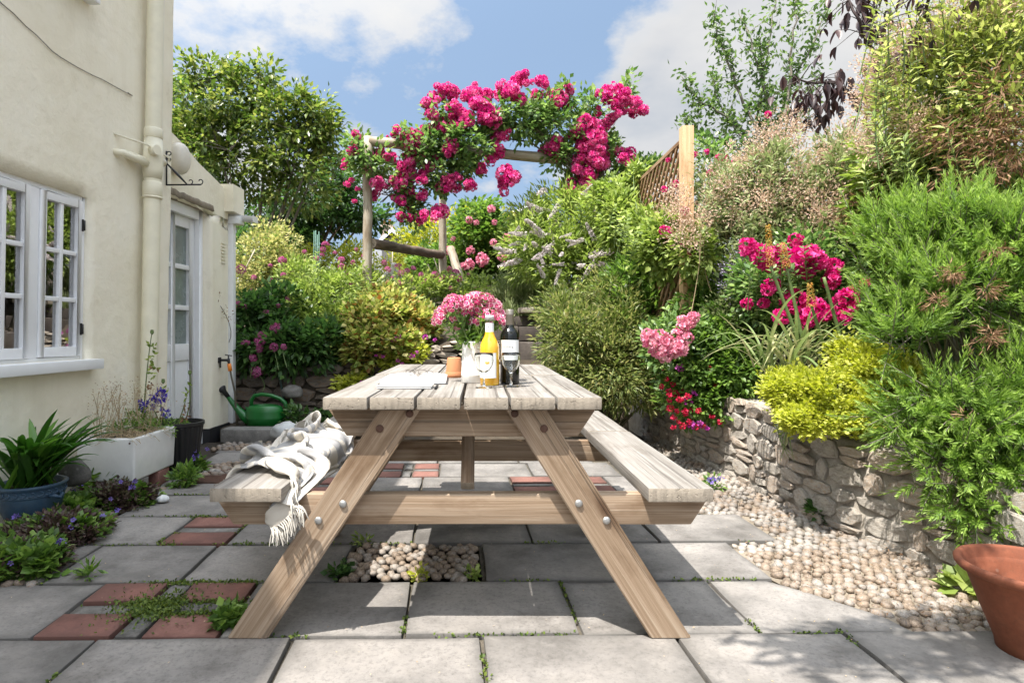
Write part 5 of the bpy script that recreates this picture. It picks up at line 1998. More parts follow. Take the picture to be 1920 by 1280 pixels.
        (2043,-2,-3,-7,-8,16,8,16,8,6,10,11,7,-12,-11,-10,8,14,14,5,-1,-3,17,-7,20,-15,-10,-54,-68,-95,-11,0,3,5,3,15,16,-27,-1,32),
        (2043,-4,-6,-3,-7,3,26,6,12,13,10,8,14,-7,-15,-8,7,16,14,-4,-2,10,14,10,-7,-18,-13,7,15,-165,-84,-3,2,4,5,0,0,1,0,0),
        (2043,9,-4,-10,-11,4,23,8,8,11,12,17,17,-3,-17,-1,-4,15,17,-9,3,11,20,-15,-9,-5,-11,24,29,-119,-146,-21,-1,-1,3,1,-2,1,0,1),
        (2047,12,0,-11,-7,-5,17,15,11,9,12,18,17,-4,-5,2,-11,8,20,-2,1,9,14,-12,-15,4,-9,28,24,-52,-190,-55,-2,-1,3,1,-1,-2,2,0),
        (2064,10,4,-10,-11,-8,11,16,14,9,10,11,24,6,-13,-3,-1,0,18,7,1,7,3,-8,-12,7,0,25,15,-7,-167,-128,-2,1,1,2,0,0,0,-1),
        (2091,6,4,-12,-13,-5,4,11,9,10,13,9,24,13,-8,-15,-9,18,3,18,-2,3,8,-2,-9,0,10,21,8,0,-125,-186,-1,3,2,1,0,0,0,0),
        (2109,0,1,-9,-8,-4,3,10,10,9,11,6,24,15,-7,-12,-11,14,8,15,3,1,10,-3,-6,0,10,17,3,-25,-205,-88,1,2,2,0,0,-2,0,0),
        (2127,3,-7,-8,-5,-2,4,6,8,10,5,12,19,16,-8,-17,-2,19,6,8,7,2,11,-1,-4,0,9,9,1,-63,-214,-45,1,2,2,0,-1,-2,-1,1),
        (2141,0,0,-9,-1,-3,2,5,4,3,11,17,20,11,-17,-19,9,20,10,10,6,1,9,2,-1,-1,4,9,3,-160,-172,-3,0,2,1,2,-2,-2,-1,-1),
        (2157,0,-8,-1,-1,2,1,2,1,7,11,12,25,6,-26,-15,8,17,14,20,8,1,4,6,3,-6,0,6,2,-208,-133,2,0,-1,0,8,3,-5,-5,-1),
        (2165,2,-3,-2,-1,8,4,-2,2,3,7,17,25,-3,-28,-6,-2,17,31,15,9,-1,9,6,3,-5,-5,6,-4,-303,-39,7,2,0,-7,7,21,-16,-3,-5),
        (2174,5,3,-1,-5,9,9,-1,-5,8,8,21,21,-20,-30,-1,10,21,25,14,9,-2,17,3,4,-5,-5,6,-77,-271,17,-1,-12,-5,-5,19,27,-18,-4,0),
        (2179,0,7,11,-1,3,14,1,-3,3,11,19,5,-21,-27,0,17,27,25,0,9,13,20,0,-1,-1,-2,5,-205,-130,15,-10,-11,-3,7,18,16,9,-18,6),
        (2204,-6,1,11,8,1,8,7,-1,2,12,18,-13,-23,-18,-3,17,46,10,4,9,22,20,-2,-9,1,1,6,-201,-125,32,10,-18,-15,10,1,16,7,-1,24),
        (2217,1,0,8,9,4,7,8,0,2,9,14,-28,-16,-11,6,26,34,8,4,14,21,14,-3,-10,5,7,4,-156,-131,32,4,-25,-7,-20,7,28,2,11,9),
        (2238,-4,3,5,9,0,9,2,2,4,8,3,-16,-12,-6,11,28,26,2,5,23,19,-13,6,2,9,8,3,-121,-129,15,5,-17,1,-13,10,10,28,-5,-3),
        (2262,2,0,0,9,3,0,-1,0,8,8,-3,-7,-9,-1,13,24,12,5,16,26,6,-16,8,9,8,7,2,-97,-112,-10,21,12,7,-27,9,3,26,4,-12),
        (2279,8,5,6,2,-2,0,-6,5,5,2,3,-5,-7,4,13,11,13,5,27,14,0,-17,12,11,11,6,3,-61,-88,-10,11,21,2,-3,-3,9,-6,6,-20),
        (2294,7,8,11,2,3,-5,-2,3,1,-2,1,2,-3,3,14,3,10,10,35,5,-9,-15,18,12,11,3,4,-66,-28,2,11,12,-11,11,5,2,-9,-19,1),
        (2316,-1,6,10,7,3,-8,9,3,-2,-1,-4,6,0,3,12,-2,10,12,34,2,-13,-14,11,23,11,3,4,-38,-4,13,6,1,-4,5,2,1,0,-16,-8),
        (2335,0,5,0,1,6,6,5,-4,3,4,-3,6,3,1,7,-2,5,23,26,-4,-16,-2,10,26,7,4,6,-1,-1,6,-4,2,1,7,-1,-3,2,-4,-5),
        (2355,-1,4,-1,2,8,3,2,-2,3,6,-1,8,3,1,5,-2,6,21,9,4,-14,-2,27,16,6,4,7,6,1,3,2,4,1,-5,5,1,-4,1,1),
        (2376,-3,6,-6,0,4,11,2,-9,3,12,4,8,4,-1,6,-4,7,22,3,-3,-12,7,23,17,8,3,3,6,5,0,6,0,-1,1,-4,6,5,-4,3),
        (2397,-4,5,-4,1,5,-3,-6,6,7,10,12,6,2,-3,7,-3,6,22,-2,-6,-8,4,30,16,5,1,5,8,7,0,2,0,0,2,-3,4,6,-1,2),
        (2417,-4,5,-2,2,-4,3,1,5,8,13,11,0,-1,-1,5,-2,7,16,-5,-8,-7,11,30,12,5,1,6,6,9,0,2,1,3,1,0,-1,7,2,3),
        (2437,-6,6,1,2,0,1,7,7,2,9,11,-3,-6,11,0,-2,8,13,-7,-13,-3,12,30,11,-3,10,1,9,7,6,4,-3,2,4,2,1,-1,6,6),
        (2455,-6,4,7,-1,4,3,8,0,7,8,4,-4,-5,10,-4,5,10,10,-13,-8,-1,9,28,4,0,0,15,13,8,5,5,-3,2,4,1,3,2,4,4),
        (2472,-7,4,3,3,7,6,1,8,7,1,6,0,-9,6,-3,6,8,6,-12,1,0,13,4,0,6,12,16,14,9,3,4,0,4,5,0,2,0,6,1),
        (2489,-6,3,-1,5,11,5,-6,10,9,2,1,6,-8,-7,9,8,4,0,-3,3,3,9,-5,6,1,8,23,18,8,3,7,-1,-1,1,8,5,0,3,3),
        (2506,-3,2,1,2,10,6,-5,12,2,2,-6,2,4,-4,10,7,5,0,0,1,3,2,-2,-4,6,12,21,12,17,6,7,1,-2,-1,5,7,3,0,8),
        (2523,2,2,0,-1,7,8,-9,5,14,0,-8,-5,1,15,8,7,1,4,-3,4,2,-2,-5,3,5,5,18,23,15,9,5,4,-1,-6,4,5,7,1,3),
        (2540,6,2,-3,-3,6,6,-6,-8,11,2,-7,-1,8,18,12,7,0,0,-3,6,3,4,-12,4,-6,15,20,24,17,6,-8,5,8,-3,-1,6,9,5,1),
        (2557,6,-1,-7,6,5,6,-3,-6,-3,4,-4,3,14,17,10,9,-2,-5,-5,8,6,4,-8,-4,0,12,22,22,16,6,-3,-12,7,7,1,7,10,7,3),
        (2578,0,-4,-1,5,9,5,-1,-6,-9,1,6,10,10,9,17,7,-3,-6,-11,5,8,11,-6,-8,2,12,23,17,16,4,-5,-11,-6,8,12,9,12,8,5),
        (2596,0,-6,-3,5,9,9,-3,-2,-8,-1,1,9,16,13,17,-3,3,-5,-14,3,6,11,3,-6,-2,15,20,20,10,-2,-6,-7,-4,4,13,11,13,9,7),
        (2607,5,-14,7,1,11,3,3,-6,1,0,1,9,12,16,3,7,-2,-3,-9,-1,6,11,2,1,0,15,17,12,9,-4,-9,-5,3,8,10,9,13,11,10),
        (2606,5,0,7,4,7,4,8,-4,1,4,1,4,12,12,9,2,2,-9,-6,-2,5,11,1,-1,12,12,11,7,4,-1,-10,-4,7,14,6,6,13,15,11),
        (2620,-1,5,11,9,4,1,0,0,5,9,4,-1,8,14,3,4,2,-11,6,-5,2,10,2,0,7,17,12,3,3,-7,-9,0,12,13,5,9,8,14,13),
        (2632,4,-5,16,12,9,1,-1,-3,10,6,2,-2,10,11,4,-1,2,-3,8,-4,0,7,3,5,6,13,16,2,-11,-7,-6,9,13,13,8,6,8,11,10),
        (2653,-3,-3,14,5,10,10,3,-4,11,2,-3,7,5,15,-5,2,-4,3,17,-7,-5,4,-3,13,11,14,6,-9,-7,-7,11,21,14,7,4,4,6,9,6),
        (2672,-12,5,13,7,9,11,2,-3,11,1,-3,5,7,4,4,-3,1,10,14,-10,-9,1,2,14,16,9,3,-12,-2,0,20,17,14,5,7,3,2,6,6),
        (2689,-7,5,7,13,9,7,0,-5,13,5,-7,3,7,3,5,-1,1,5,3,-3,-15,-3,8,24,24,12,-4,-9,-6,4,20,18,11,12,6,3,3,2,3),
        (2710,-10,5,10,14,12,1,-2,-7,12,9,-12,7,3,3,4,10,-3,-22,-2,-9,-12,11,17,33,27,14,-9,-15,-1,5,17,22,15,13,7,3,5,1,2),
        (2729,-12,10,5,16,9,1,-4,-2,4,7,-6,10,2,5,5,-1,-10,-23,-27,-9,11,31,24,27,28,9,-14,-15,-7,7,20,25,17,13,10,6,6,-1,5),
        (2744,-11,14,-3,25,10,2,-6,-5,-2,3,5,6,7,1,-8,-19,-21,-25,-14,4,15,29,35,39,22,2,-21,-14,-3,8,18,23,21,13,11,9,8,2,6),
        (2762,-12,16,-8,26,13,4,-2,-16,-12,12,11,-9,3,-12,-14,-21,-22,-13,1,4,15,27,56,37,19,-16,-15,-2,-6,3,16,19,18,17,15,10,13,7,-9),
    ),
    (
        (504,0,-7,1,1,-12,-20,-15,-9,-9,-7,7,-2,-2,-4,-5,-8,-9,-10,-10,-8,-10,-9,-2,4,0,2,3,-2,-5,3,3,5,10,-5,-8,5,1,-2,-4),
        (517,-3,-12,-3,10,-8,-21,-23,-11,-11,-6,1,2,1,-5,-4,-4,-10,-9,-10,-9,-8,-9,-6,6,4,0,4,-2,-10,3,5,4,5,-3,-9,-4,4,0,-1),
        (512,-2,-6,3,18,-13,-20,-26,-15,-14,-6,3,3,1,-3,-6,-5,-7,-10,-9,-8,-8,-10,-4,5,2,3,0,1,-24,-1,15,5,4,1,-12,-8,-3,2,2),
        (520,-7,2,7,14,-6,-17,-26,-29,-18,-4,3,4,2,-2,-6,-6,-8,-10,-7,-8,-9,-22,10,3,3,3,-1,0,-44,1,4,21,4,5,-6,-8,-4,-3,0),
        (528,-1,-16,16,14,-3,-13,-23,-26,-25,-11,5,1,6,6,-10,-10,-10,-7,-7,-9,-10,-11,-1,6,1,1,0,2,-23,-31,-8,28,12,1,-2,-7,3,-1,-1),
        (505,6,6,16,15,-2,-18,-17,-15,-20,-19,-1,7,0,8,-6,-20,-12,-4,-8,-8,-9,-7,-2,3,1,-2,-1,3,-1,-17,-27,0,19,1,1,-6,1,3,-3),
        (510,-9,11,24,17,-10,-15,-12,-13,-5,-16,-6,10,1,-1,-4,-20,-21,-8,-8,-7,-7,-6,-2,2,2,-2,-1,1,1,-7,-7,-11,-12,9,3,-6,-7,2,2),
        (525,-1,-8,11,20,-13,-14,-10,7,-16,0,-1,7,1,-1,-14,-20,-22,-10,-8,-9,-6,-6,-2,4,0,-1,-1,2,-1,-8,-8,-7,-7,2,-5,-49,18,-2,-13),
        (532,-3,-10,-6,23,-10,-18,3,16,-16,-12,18,8,-4,-2,-10,-19,-23,-18,-9,-8,-7,-4,0,2,1,-2,-1,0,-2,-8,-8,-6,-7,-3,-9,-56,29,14,-30),
        (523,-10,-2,-12,17,2,-17,10,15,-16,-8,13,18,1,-1,-12,-10,-21,-17,-16,-16,-7,-3,0,0,0,0,0,0,-5,-8,-9,-5,-5,-4,-11,-29,10,13,2),
        (520,-8,-5,1,-4,8,-1,-3,16,-14,-6,5,26,7,-2,-11,-12,-12,-7,-16,-26,-11,-5,-1,1,0,1,-1,-2,-5,-8,-8,-7,-4,-3,-3,-7,5,-3,1),
        (514,-7,-3,11,-20,6,17,-3,8,-11,-2,-5,27,9,0,-7,-9,-11,5,-18,-28,-4,-9,-10,9,0,0,-5,-12,-4,-6,-9,-8,-3,-4,-1,-10,9,-6,-8),
        (493,4,-9,7,6,-8,20,6,-10,-7,7,1,13,21,-6,-8,-4,1,1,-12,-20,-9,-7,-5,9,3,-1,-13,-15,-13,-8,-9,-10,-7,2,5,-7,3,-3,-6),
        (476,3,-6,-4,5,-4,21,22,-4,-1,5,-5,10,23,1,-7,-8,-1,-2,-10,-15,1,-13,11,9,6,-3,-15,-19,-23,-14,-8,-9,-10,3,2,-4,-2,-1,-3),
        (451,6,-5,-3,1,1,15,29,7,-3,0,5,6,22,0,7,-14,-7,-4,-8,-1,4,-6,14,13,-8,6,-23,-21,-22,-18,-10,-9,-10,-3,1,-4,-1,2,2),
        (424,9,-4,-4,1,0,19,23,23,13,0,2,2,36,-3,-11,-5,-10,-6,-9,1,12,9,16,5,-15,1,-25,-3,-26,-25,-14,-6,-7,-4,0,-1,2,2,-1),
        (403,13,0,-8,-5,-1,19,22,23,23,16,-2,5,31,15,-6,-11,-22,-11,1,6,5,12,17,7,-15,-23,-1,-3,-26,-26,-18,-7,-5,-3,-3,-1,0,-1,1),
        (390,10,4,-9,-12,3,14,22,24,24,19,15,-1,26,30,0,-14,-18,-9,-1,10,3,3,16,7,-11,-32,-2,6,-23,-30,-22,-7,-4,-4,-3,-3,-3,-3,4),
        (381,2,8,-6,-15,3,14,25,24,23,23,26,2,18,37,-11,-14,1,-19,1,-3,-2,12,16,3,-19,-27,9,-8,-24,-27,-13,-8,-5,-4,-3,-1,-2,-4,0),
        (374,2,3,-8,-12,2,19,23,21,24,25,29,7,29,27,-7,-18,1,-24,-12,-1,6,18,14,-2,-24,-16,6,-12,-23,-24,-12,-6,-4,-3,-3,-3,-1,-5,2),
        (366,5,0,-11,-6,-4,21,26,21,26,23,26,14,38,15,-7,-8,-20,-7,-14,0,4,23,11,-13,-23,-3,-5,-3,-35,-21,-6,-5,-5,-3,-2,-1,-5,-2,-5),
        (382,-3,1,-12,-9,-7,11,27,22,24,22,22,29,34,6,-9,-11,-19,-3,6,-7,4,18,6,-7,-27,12,-2,-26,-29,-17,-9,-7,2,4,-3,-8,-5,-1,-7),
        (374,-4,-1,2,6,-18,-1,27,20,23,24,26,30,32,8,-14,-20,-11,-2,1,4,4,17,7,-11,-26,8,-3,-24,-32,-15,-9,-1,3,3,-1,-7,-6,-4,-6),
        (377,-3,-4,12,7,-16,-13,20,27,19,24,31,34,18,-3,-7,-18,6,4,-13,-4,10,23,8,-22,-20,9,-5,-34,-27,-15,-2,2,4,0,-5,-10,-4,-2,-6),
        (383,1,-6,-4,15,-9,-14,14,26,23,21,26,29,12,-8,-5,2,2,7,4,-4,4,23,3,-19,-27,4,-9,-36,-23,-13,0,4,4,-1,-8,-7,-7,1,-7),
        (378,5,8,0,-2,-7,-5,6,24,23,23,28,19,0,-9,-7,8,19,12,6,-10,4,26,1,-20,-17,-7,-15,-34,-20,-14,-5,2,5,-1,-2,-6,-6,-4,-8),
        (402,-6,8,2,-9,-11,-13,14,22,23,27,30,-5,-2,-7,-4,23,30,2,-4,-18,28,23,-11,-21,-21,4,-16,-31,-21,-12,-2,3,0,3,-2,-10,-5,-8,-10),
        (404,-3,-9,2,-4,1,0,11,17,20,20,17,10,-11,-15,6,36,19,2,-16,8,36,20,-16,-37,-10,-7,-13,-28,-23,-8,7,0,-4,-7,-6,-8,-5,-5,-4),
        (389,8,-7,-11,-2,9,15,13,8,16,18,16,14,-14,-14,5,46,3,-4,-8,29,40,11,-25,-44,-8,6,-20,-29,-24,-13,2,3,-8,-5,2,-5,-7,-5,-4),
        (401,-2,-5,-11,9,14,8,2,3,23,25,11,5,-16,-8,15,30,6,-5,-3,40,36,-4,-26,-34,0,-12,-13,-27,-21,-15,-4,5,-8,-8,5,-2,-11,-9,-5),
        (392,12,2,-3,8,9,2,-13,11,25,28,8,0,-15,-4,17,25,0,13,-4,40,19,-7,-29,-26,-1,-4,-20,-29,-17,-7,-7,-3,-5,-7,3,-2,-11,-2,-10),
        (387,9,19,10,-9,-6,-7,0,18,25,26,11,-8,-8,-7,25,26,4,-5,17,35,-4,-7,-31,-14,-2,3,-21,-33,-18,-5,-4,-7,-3,-8,-2,-5,-10,1,-1),
        (378,19,19,-3,-15,-9,11,13,16,23,24,11,-13,-9,-4,27,13,2,5,21,35,4,-24,-32,-10,10,-3,-22,-30,-22,-10,-8,-6,-3,2,-8,-2,-8,-6,-2),
        (373,22,16,7,-12,-15,2,17,21,26,25,6,-15,-8,-6,23,21,1,-1,26,33,-4,-28,-20,-4,0,1,-18,-33,-23,-12,-2,-7,-6,4,-6,-10,-5,-5,-4),
        (367,22,17,-5,3,7,-7,17,16,24,24,-3,-14,-5,-5,23,20,0,8,24,25,-8,-25,-27,6,-2,6,-17,-35,-20,-10,-1,-7,-7,-4,-7,-7,-7,-1,-8),
        (368,17,9,-5,7,17,16,10,15,17,9,-5,-10,-8,-7,21,29,0,16,25,10,-10,-32,-5,0,7,-4,-16,-32,-22,-10,-9,-6,2,-2,-9,-6,-3,-8,-8),
        (374,16,-4,7,9,17,16,9,13,16,1,-5,-9,-8,-9,23,32,2,13,33,-11,-6,-13,-9,-1,-3,3,-14,-35,-20,-11,-7,-7,0,2,-8,-6,-7,-5,-7),
        (383,18,-5,2,16,4,10,14,15,8,-10,-3,-8,-10,5,26,32,2,11,35,-2,-15,-12,-8,-7,11,-8,-11,-33,-19,-12,-6,-3,-9,0,-6,-5,2,-9,-7),
        (395,16,0,-10,9,12,1,14,8,5,-10,-11,-7,4,15,32,25,6,9,27,8,-16,-18,-6,9,4,0,-20,-36,-20,-8,-6,-5,-6,-1,-4,-7,1,-11,-2),
        (411,15,-4,-8,-8,2,13,8,12,-2,-10,-7,-7,8,19,30,26,16,7,31,-7,-10,-9,2,6,3,-11,-21,-33,-25,-3,-2,-12,-9,2,0,-9,-5,0,-12),
        (427,13,-4,-21,-13,-1,17,-6,16,6,2,-2,-4,-6,16,31,30,2,29,29,-9,-12,-7,8,-7,-8,-16,-10,-31,-15,-17,-3,5,-10,-9,1,-6,-12,1,-10),
        (443,7,-15,-21,-17,-5,16,1,23,18,2,1,-10,-9,7,28,32,8,21,30,-3,-14,-17,4,-10,-8,5,-10,-22,-24,-11,-7,-3,-6,-11,-8,3,-9,-13,-10),
        (458,-1,-18,-21,-21,-11,14,3,25,14,7,1,-10,-14,14,33,29,1,16,32,7,-13,-22,-5,-2,1,-14,8,-21,-25,-14,-3,-7,-7,3,-19,-11,3,-14,-18),
        (474,-11,-22,-22,-19,-16,2,17,12,8,5,-1,-7,-1,28,32,21,4,6,33,12,-12,-22,-12,2,-6,1,8,-19,-25,-8,6,-8,-16,-2,-10,-19,-12,-7,-21),
        (487,-24,-18,-19,-20,-18,-4,14,11,17,-5,-8,-3,18,24,31,19,2,3,29,12,0,-22,-15,-8,3,2,14,-22,-18,-12,1,5,-13,-7,-11,-19,-20,-11,-19),
        (492,-22,-17,-20,-20,-19,-6,8,10,11,-2,-7,3,18,28,31,15,12,-12,20,21,-4,-10,-16,-13,1,17,10,-27,-15,-9,6,4,-5,-14,-11,-18,-22,-16,-19),
        (497,-20,-23,-24,-11,-12,-10,3,11,9,6,1,11,8,23,23,24,0,-8,4,30,6,-7,-21,-20,12,13,-3,-21,-12,-5,7,8,-2,-17,-13,-11,-22,-18,-20),
        (488,-11,-22,-20,-2,-12,-8,-3,15,2,-2,6,17,18,17,26,7,-11,-1,8,29,16,-4,-23,-23,1,13,0,-19,-3,4,6,1,-9,-11,-15,-9,-15,-18,-21),
        (477,-11,-5,-18,-10,4,-13,-9,12,-2,-7,15,18,16,21,25,5,-16,6,7,31,14,-4,-19,-18,-15,8,-6,5,5,6,3,-8,-8,-7,-12,-10,-14,-16,-20),
        (470,-12,-5,-4,-15,-7,-11,13,9,-1,-10,11,17,12,19,17,2,10,4,-7,37,20,-10,-18,-17,-6,-12,-9,12,17,6,-2,-8,-3,-9,-10,-10,-10,-16,-16),
        (453,-3,-15,14,-13,-12,3,8,7,-7,-7,8,18,17,16,20,9,13,-15,2,38,24,-4,-26,-22,-11,-3,-14,18,7,6,-12,-8,-2,-6,2,-6,-7,-13,-11),
        (448,-9,-15,19,8,-12,-1,10,4,-10,-16,13,19,24,5,17,22,-10,-10,22,39,22,-5,-28,-32,-18,1,1,12,10,-6,-11,-1,-1,-12,7,1,-13,-7,-13),
        (445,-21,-6,27,11,-17,9,12,3,-10,-19,10,15,25,19,10,2,-4,-2,41,37,14,-10,-31,-31,-26,1,23,-2,6,-13,-14,2,3,4,-7,6,-7,-15,-10),
        (440,-19,0,31,10,-13,12,12,0,-10,-20,3,15,21,24,12,-10,-6,29,43,33,6,-21,-39,-31,-18,-1,25,-4,2,-12,-15,6,15,-6,-7,7,-3,-10,-18),
        (433,-1,-5,31,12,-9,15,9,4,-13,-20,5,-1,23,11,13,-6,20,36,39,6,3,-25,-43,-21,-8,1,23,5,-8,-16,0,-4,2,9,-7,-5,10,-9,-20),
        (425,1,1,34,22,-4,9,9,3,-8,-19,1,-8,16,21,9,10,28,35,17,-5,-7,-22,-39,-24,4,3,26,3,-9,-8,-13,-4,-7,10,3,-11,10,-10,-4),
        (424,20,-7,27,20,7,5,8,3,0,-21,-11,5,9,18,18,19,26,13,1,-9,-2,-24,-39,-1,2,15,23,-1,-11,-12,-14,-9,-2,8,1,-6,0,2,2),
        (435,1,10,14,14,13,13,5,8,1,-15,-20,17,7,14,21,18,5,6,-6,-7,-6,-28,-16,0,5,31,6,5,-7,-12,-11,-12,7,5,3,-6,-9,0,-9),
    ),
)


def blanket():
    g_ = np.cumsum(np.array(BLANKET_MM), axis=2).transpose(1, 2, 0) / 1000.0
    ny, nx = g_.shape[:2]
    root = empty('blanket', (-.75, 2.4, BT), 'crumpled cream blanket with grey stripes and tassels thrown over the left bench', 'blanket')
    V = g_.reshape(-1, 3)
    j, i = np.meshgrid(np.arange(ny - 1), np.arange(nx - 1), indexing='ij')
    o = (j * nx + i).ravel()
    Q = np.stack([o, o + 1, o + nx + 1, o + nx], 1)
    s = np.tile(np.arange(nx) / (nx - 1), ny)
    t = np.repeat(np.arange(ny) / (ny - 1), nx)
    m, n, l, b, out = base_mat('striped_cotton')
    a1 = n.new('ShaderNodeAttribute')
    a1.attribute_name = 'tint'
    a2 = n.new('ShaderNodeAttribute')
    a2.attribute_name = 'across'
    # broad grey bands, each edged by fine lines, run along the length and across the ends
    def bands(src, pos):
        acc = None
        for c, w in pos:
            d = mth(n, l, 'ABSOLUTE', mth(n, l, 'SUBTRACT', src, c))
            k = mth(n, l, 'LESS_THAN', d, w)
            acc = k if acc is None else mth(n, l, 'MAXIMUM', acc, k)
        return acc
    k1 = bands(a1.outputs['Fac'], ((.10, .010), (.135, .006), (.17, .010), (.42, .012), (.46, .012), (.50, .006), (.83, .010), (.865, .006), (.90, .010)))
    k2 = bands(a1.outputs['Fac'], ((.30, .06), (.62, .05), (.76, .04)))
    cr = n.new('ShaderNodeMixRGB')
    l.new(mth(n, l, 'MULTIPLY', k2, 0.8), cr.inputs[0])
    cr.inputs[1].default_value = (0.58, 0.54, 0.475, 1)
    cr.inputs[2].default_value = (0.30, 0.305, 0.32, 1)
    c2 = n.new('ShaderNodeMixRGB')
    l.new(mth(n, l, 'MULTIPLY', k1, 0.75), c2.inputs[0])
    l.new(cr.outputs[0], c2.inputs[1])
    c2.inputs[2].default_value = (0.25, 0.26, 0.28, 1)
    l.new(c2.outputs[0], b.inputs['Base Color'])
    b.inputs['Roughness'].default_value = 0.95
    b.inputs['Specular IOR Level'].default_value = 0.1
    cb = n.new('ShaderNodeCombineXYZ')
    l.new(a1.outputs['Fac'], cb.inputs[0])
    l.new(a2.outputs['Fac'], cb.inputs[1])
    wv = nd(n, 'ShaderNodeTexNoise', i_Scale=160.0, i_Detail=2.0)
    l.new(cb.outputs[0], wv.inputs['Vector'])
    bump(n, l, b, wv.outputs['Fac'], 0.35, 0.003)
    tr = n.new('ShaderNodeBsdfTranslucent')
    l.new(c2.outputs[0], tr.inputs['Color'])
    mx = n.new('ShaderNodeMixShader')
    mx.inputs[0].default_value = 0.15
    l.new(b.outputs[0], mx.inputs[1])
    l.new(tr.outputs[0], mx.inputs[2])
    l.new(mx.outputs[0], out.inputs[0])
    me = quad_mesh('cloth', V, Q, t, m)
    at = me.attributes.new('across', 'FLOAT', 'POINT')
    at.data.foreach_set('value', s.astype(np.float32))
    ob = link('cloth', me, root)
    sb = ob.modifiers.new('smooth', 'SUBSURF')
    sb.levels = sb.render_levels = 1
    M['fringe'] = plain('cotton_tassel', (0.56, 0.53, 0.47), 0.95, bstr=0)
    r_ = np.random.default_rng(5)
    for row_, nxt, cnt in ((0, 2, 105), (ny - 1, ny - 3, 80)):
        mb = MB()
        for k in range(cnt):
            f = r_.random() * (nx - 1)
            i0 = int(f)
            p = Vector(g_[row_, i0]).lerp(Vector(g_[row_, min(i0 + 1, nx - 1)]), f - i0)
            d = (Vector(g_[row_, i0]) - Vector(g_[nxt, i0])).normalized()
            L_ = .055 * (.7 + .5 * r_.random())
            onb = p.z > .47 and -.84 < p.x < -.60
            pts = [p - d * .004]
            vel = d * .6 + Vector(r_.normal(size=3)) * .25
            q_ = p.copy()
            for st in range(5):
                vel = vel * .75 + Vector((0, 0, -.32)) + Vector(r_.normal(size=3)) * .10
                q_ = q_ + vel.normalized() * L_ / 5
                if onb and -.836 < q_.x < -.604 and q_.z < BT + .004:
                    q_.z = BT + .004
                pts.append(q_.copy())
            mb.tube(pts, [.0022, .0026, .0024, .0022, .002, .0012], 4, cap=False)
        tag(mb.build('fringe', M['fringe'], root), kind='stuff')


blanket()
# ------------------------------------------------------------------ containers and tools
def bez(a, b_, c, n=8):
    a, b_, c = Vector(a), Vector(b_), Vector(c)
    return [a * (1 - t) ** 2 + b_ * 2 * t * (1 - t) + c * t * t for t in [i / n for i in range(n + 1)]]


# blue glazed pot on the left
BP = empty('blue_pot', (-2.235, 2.98, 0), 'round blue glazed pot with banded rim at the left edge', 'plant pot')
BM = fin(BP)
mb = MB()
prof = [(0.09, 0.0), (0.095, 0.004), (0.128, 0.10), (0.139, 0.155), (0.139, 0.160), (0.143, 0.163), (0.141, 0.168), (0.141, 0.195), (0.145, 0.20), (0.152, 0.208), (0.152, 0.216), (0.146, 0.220), (0.132, 0.216), (0.13, 0.19), (0.001, 0.185)]
mb.lathe(prof, 40, wob=0.02)
mb.build('body', M['blue_glaze'], BP, BM)
mb = MB()
for k in range(26):
    a = 2 * PI * k / 26
    pts = [(0.1425 * math.cos(a + .12 * math.sin(t)), 0.1425 * math.sin(a + .12 * math.sin(t)), 0.182 + 0.011 * math.cos(t)) for t in np.linspace(0, PI * 1.2, 6)]
    mb.tube(pts, 0.003, 5)
mb.build('swag_relief', M['blue_glaze'], BP, BM)
for a in (-0.25, 2.9):
    mb = MB()
    c = Vector((0.145 * math.cos(a), 0.145 * math.sin(a), 0.165))
    t = Vector((-math.sin(a), math.cos(a), 0))
    o = Vector((math.cos(a), math.sin(a), 0))
    mb.tube([c - t * .028, c - t * .02 + o * .022, c + o * .03 - Vector((0, 0, .012)), c + t * .02 + o * .022, c + t * .028], 0.009, 8)
    mb.build('handle', M['blue_glaze'], BP, BM)
mb = MB()
mb.lathe([(0.128, 0.19), (0.10, 0.20), (0.05, 0.206), (0.001, 0.207)], 20, wob=0.05)
mb.build('compost', M['soil'], BP, BM)

# butler sink planter on bricks
SK = empty('sink_planter', (-2.17, 3.69, 0.09), 'old white ceramic sink used as a planter by the house wall', 'sink planter')
mb = MB()
x0, x1, y0, y1, z0, z1 = -2.345, -2.0, 3.46, 3.93, 0.092, 0.346
t = 0.032
O = [(x0, y0), (x1, y0), (x1, y1), (x0, y1)]
I = [(x0 + t, y0 + t), (x1 - t, y0 + t), (x1 - t, y1 - t), (x0 + t, y1 - t)]
vs = [(x + (.008 if x == x0 else -.008), y + (.008 if y == y0 else -.008), z0) for x, y in O] + [(x, y, z1) for x, y in O] + [(x, y, z1) for x, y in I] + [(x, y, z1 - .06) for x, y in I]
fs = [(3, 2, 1, 0)] + [(k, (k + 1) % 4, 4 + (k + 1) % 4, 4 + k) for k in range(4)] + [(4 + k, 4 + (k + 1) % 4, 8 + (k + 1) % 4, 8 + k) for k in range(4)] + [(8 + k, 8 + (k + 1) % 4, 12 + (k + 1) % 4, 12 + k) for k in range(4)] + [(12, 13, 14, 15)]
mb.add(vs, fs)
mb.build('basin', M['ceramic'], SK, bevel=0.013, seg=3)
mb = MB()
mb.lathe([(0.012, 0), (0.012, .002), (0.006, .0025), (0.001, -.004)], 14)
mb.build('overflow_hole', M['rust'], SK, Matrix.Translation((-2.03, 3.4605, 0.318)) @ Matrix.Rotation(PI / 2, 4, 'X') @ Matrix.Scale(0.5, 4))
mb = MB()
n_ = 9
gv = [(-2.345 + t + (0.345 - 2 * t) * i / n_, 3.46 + t + (0.47 - 2 * t) * j / n_, 0.322 + 0.018 * noise.noise((i * .7, j * .7, 3)) + 0.012 * math.sin(PI * i / n_)) for j in range(n_ + 1) for i in range(n_ + 1)]
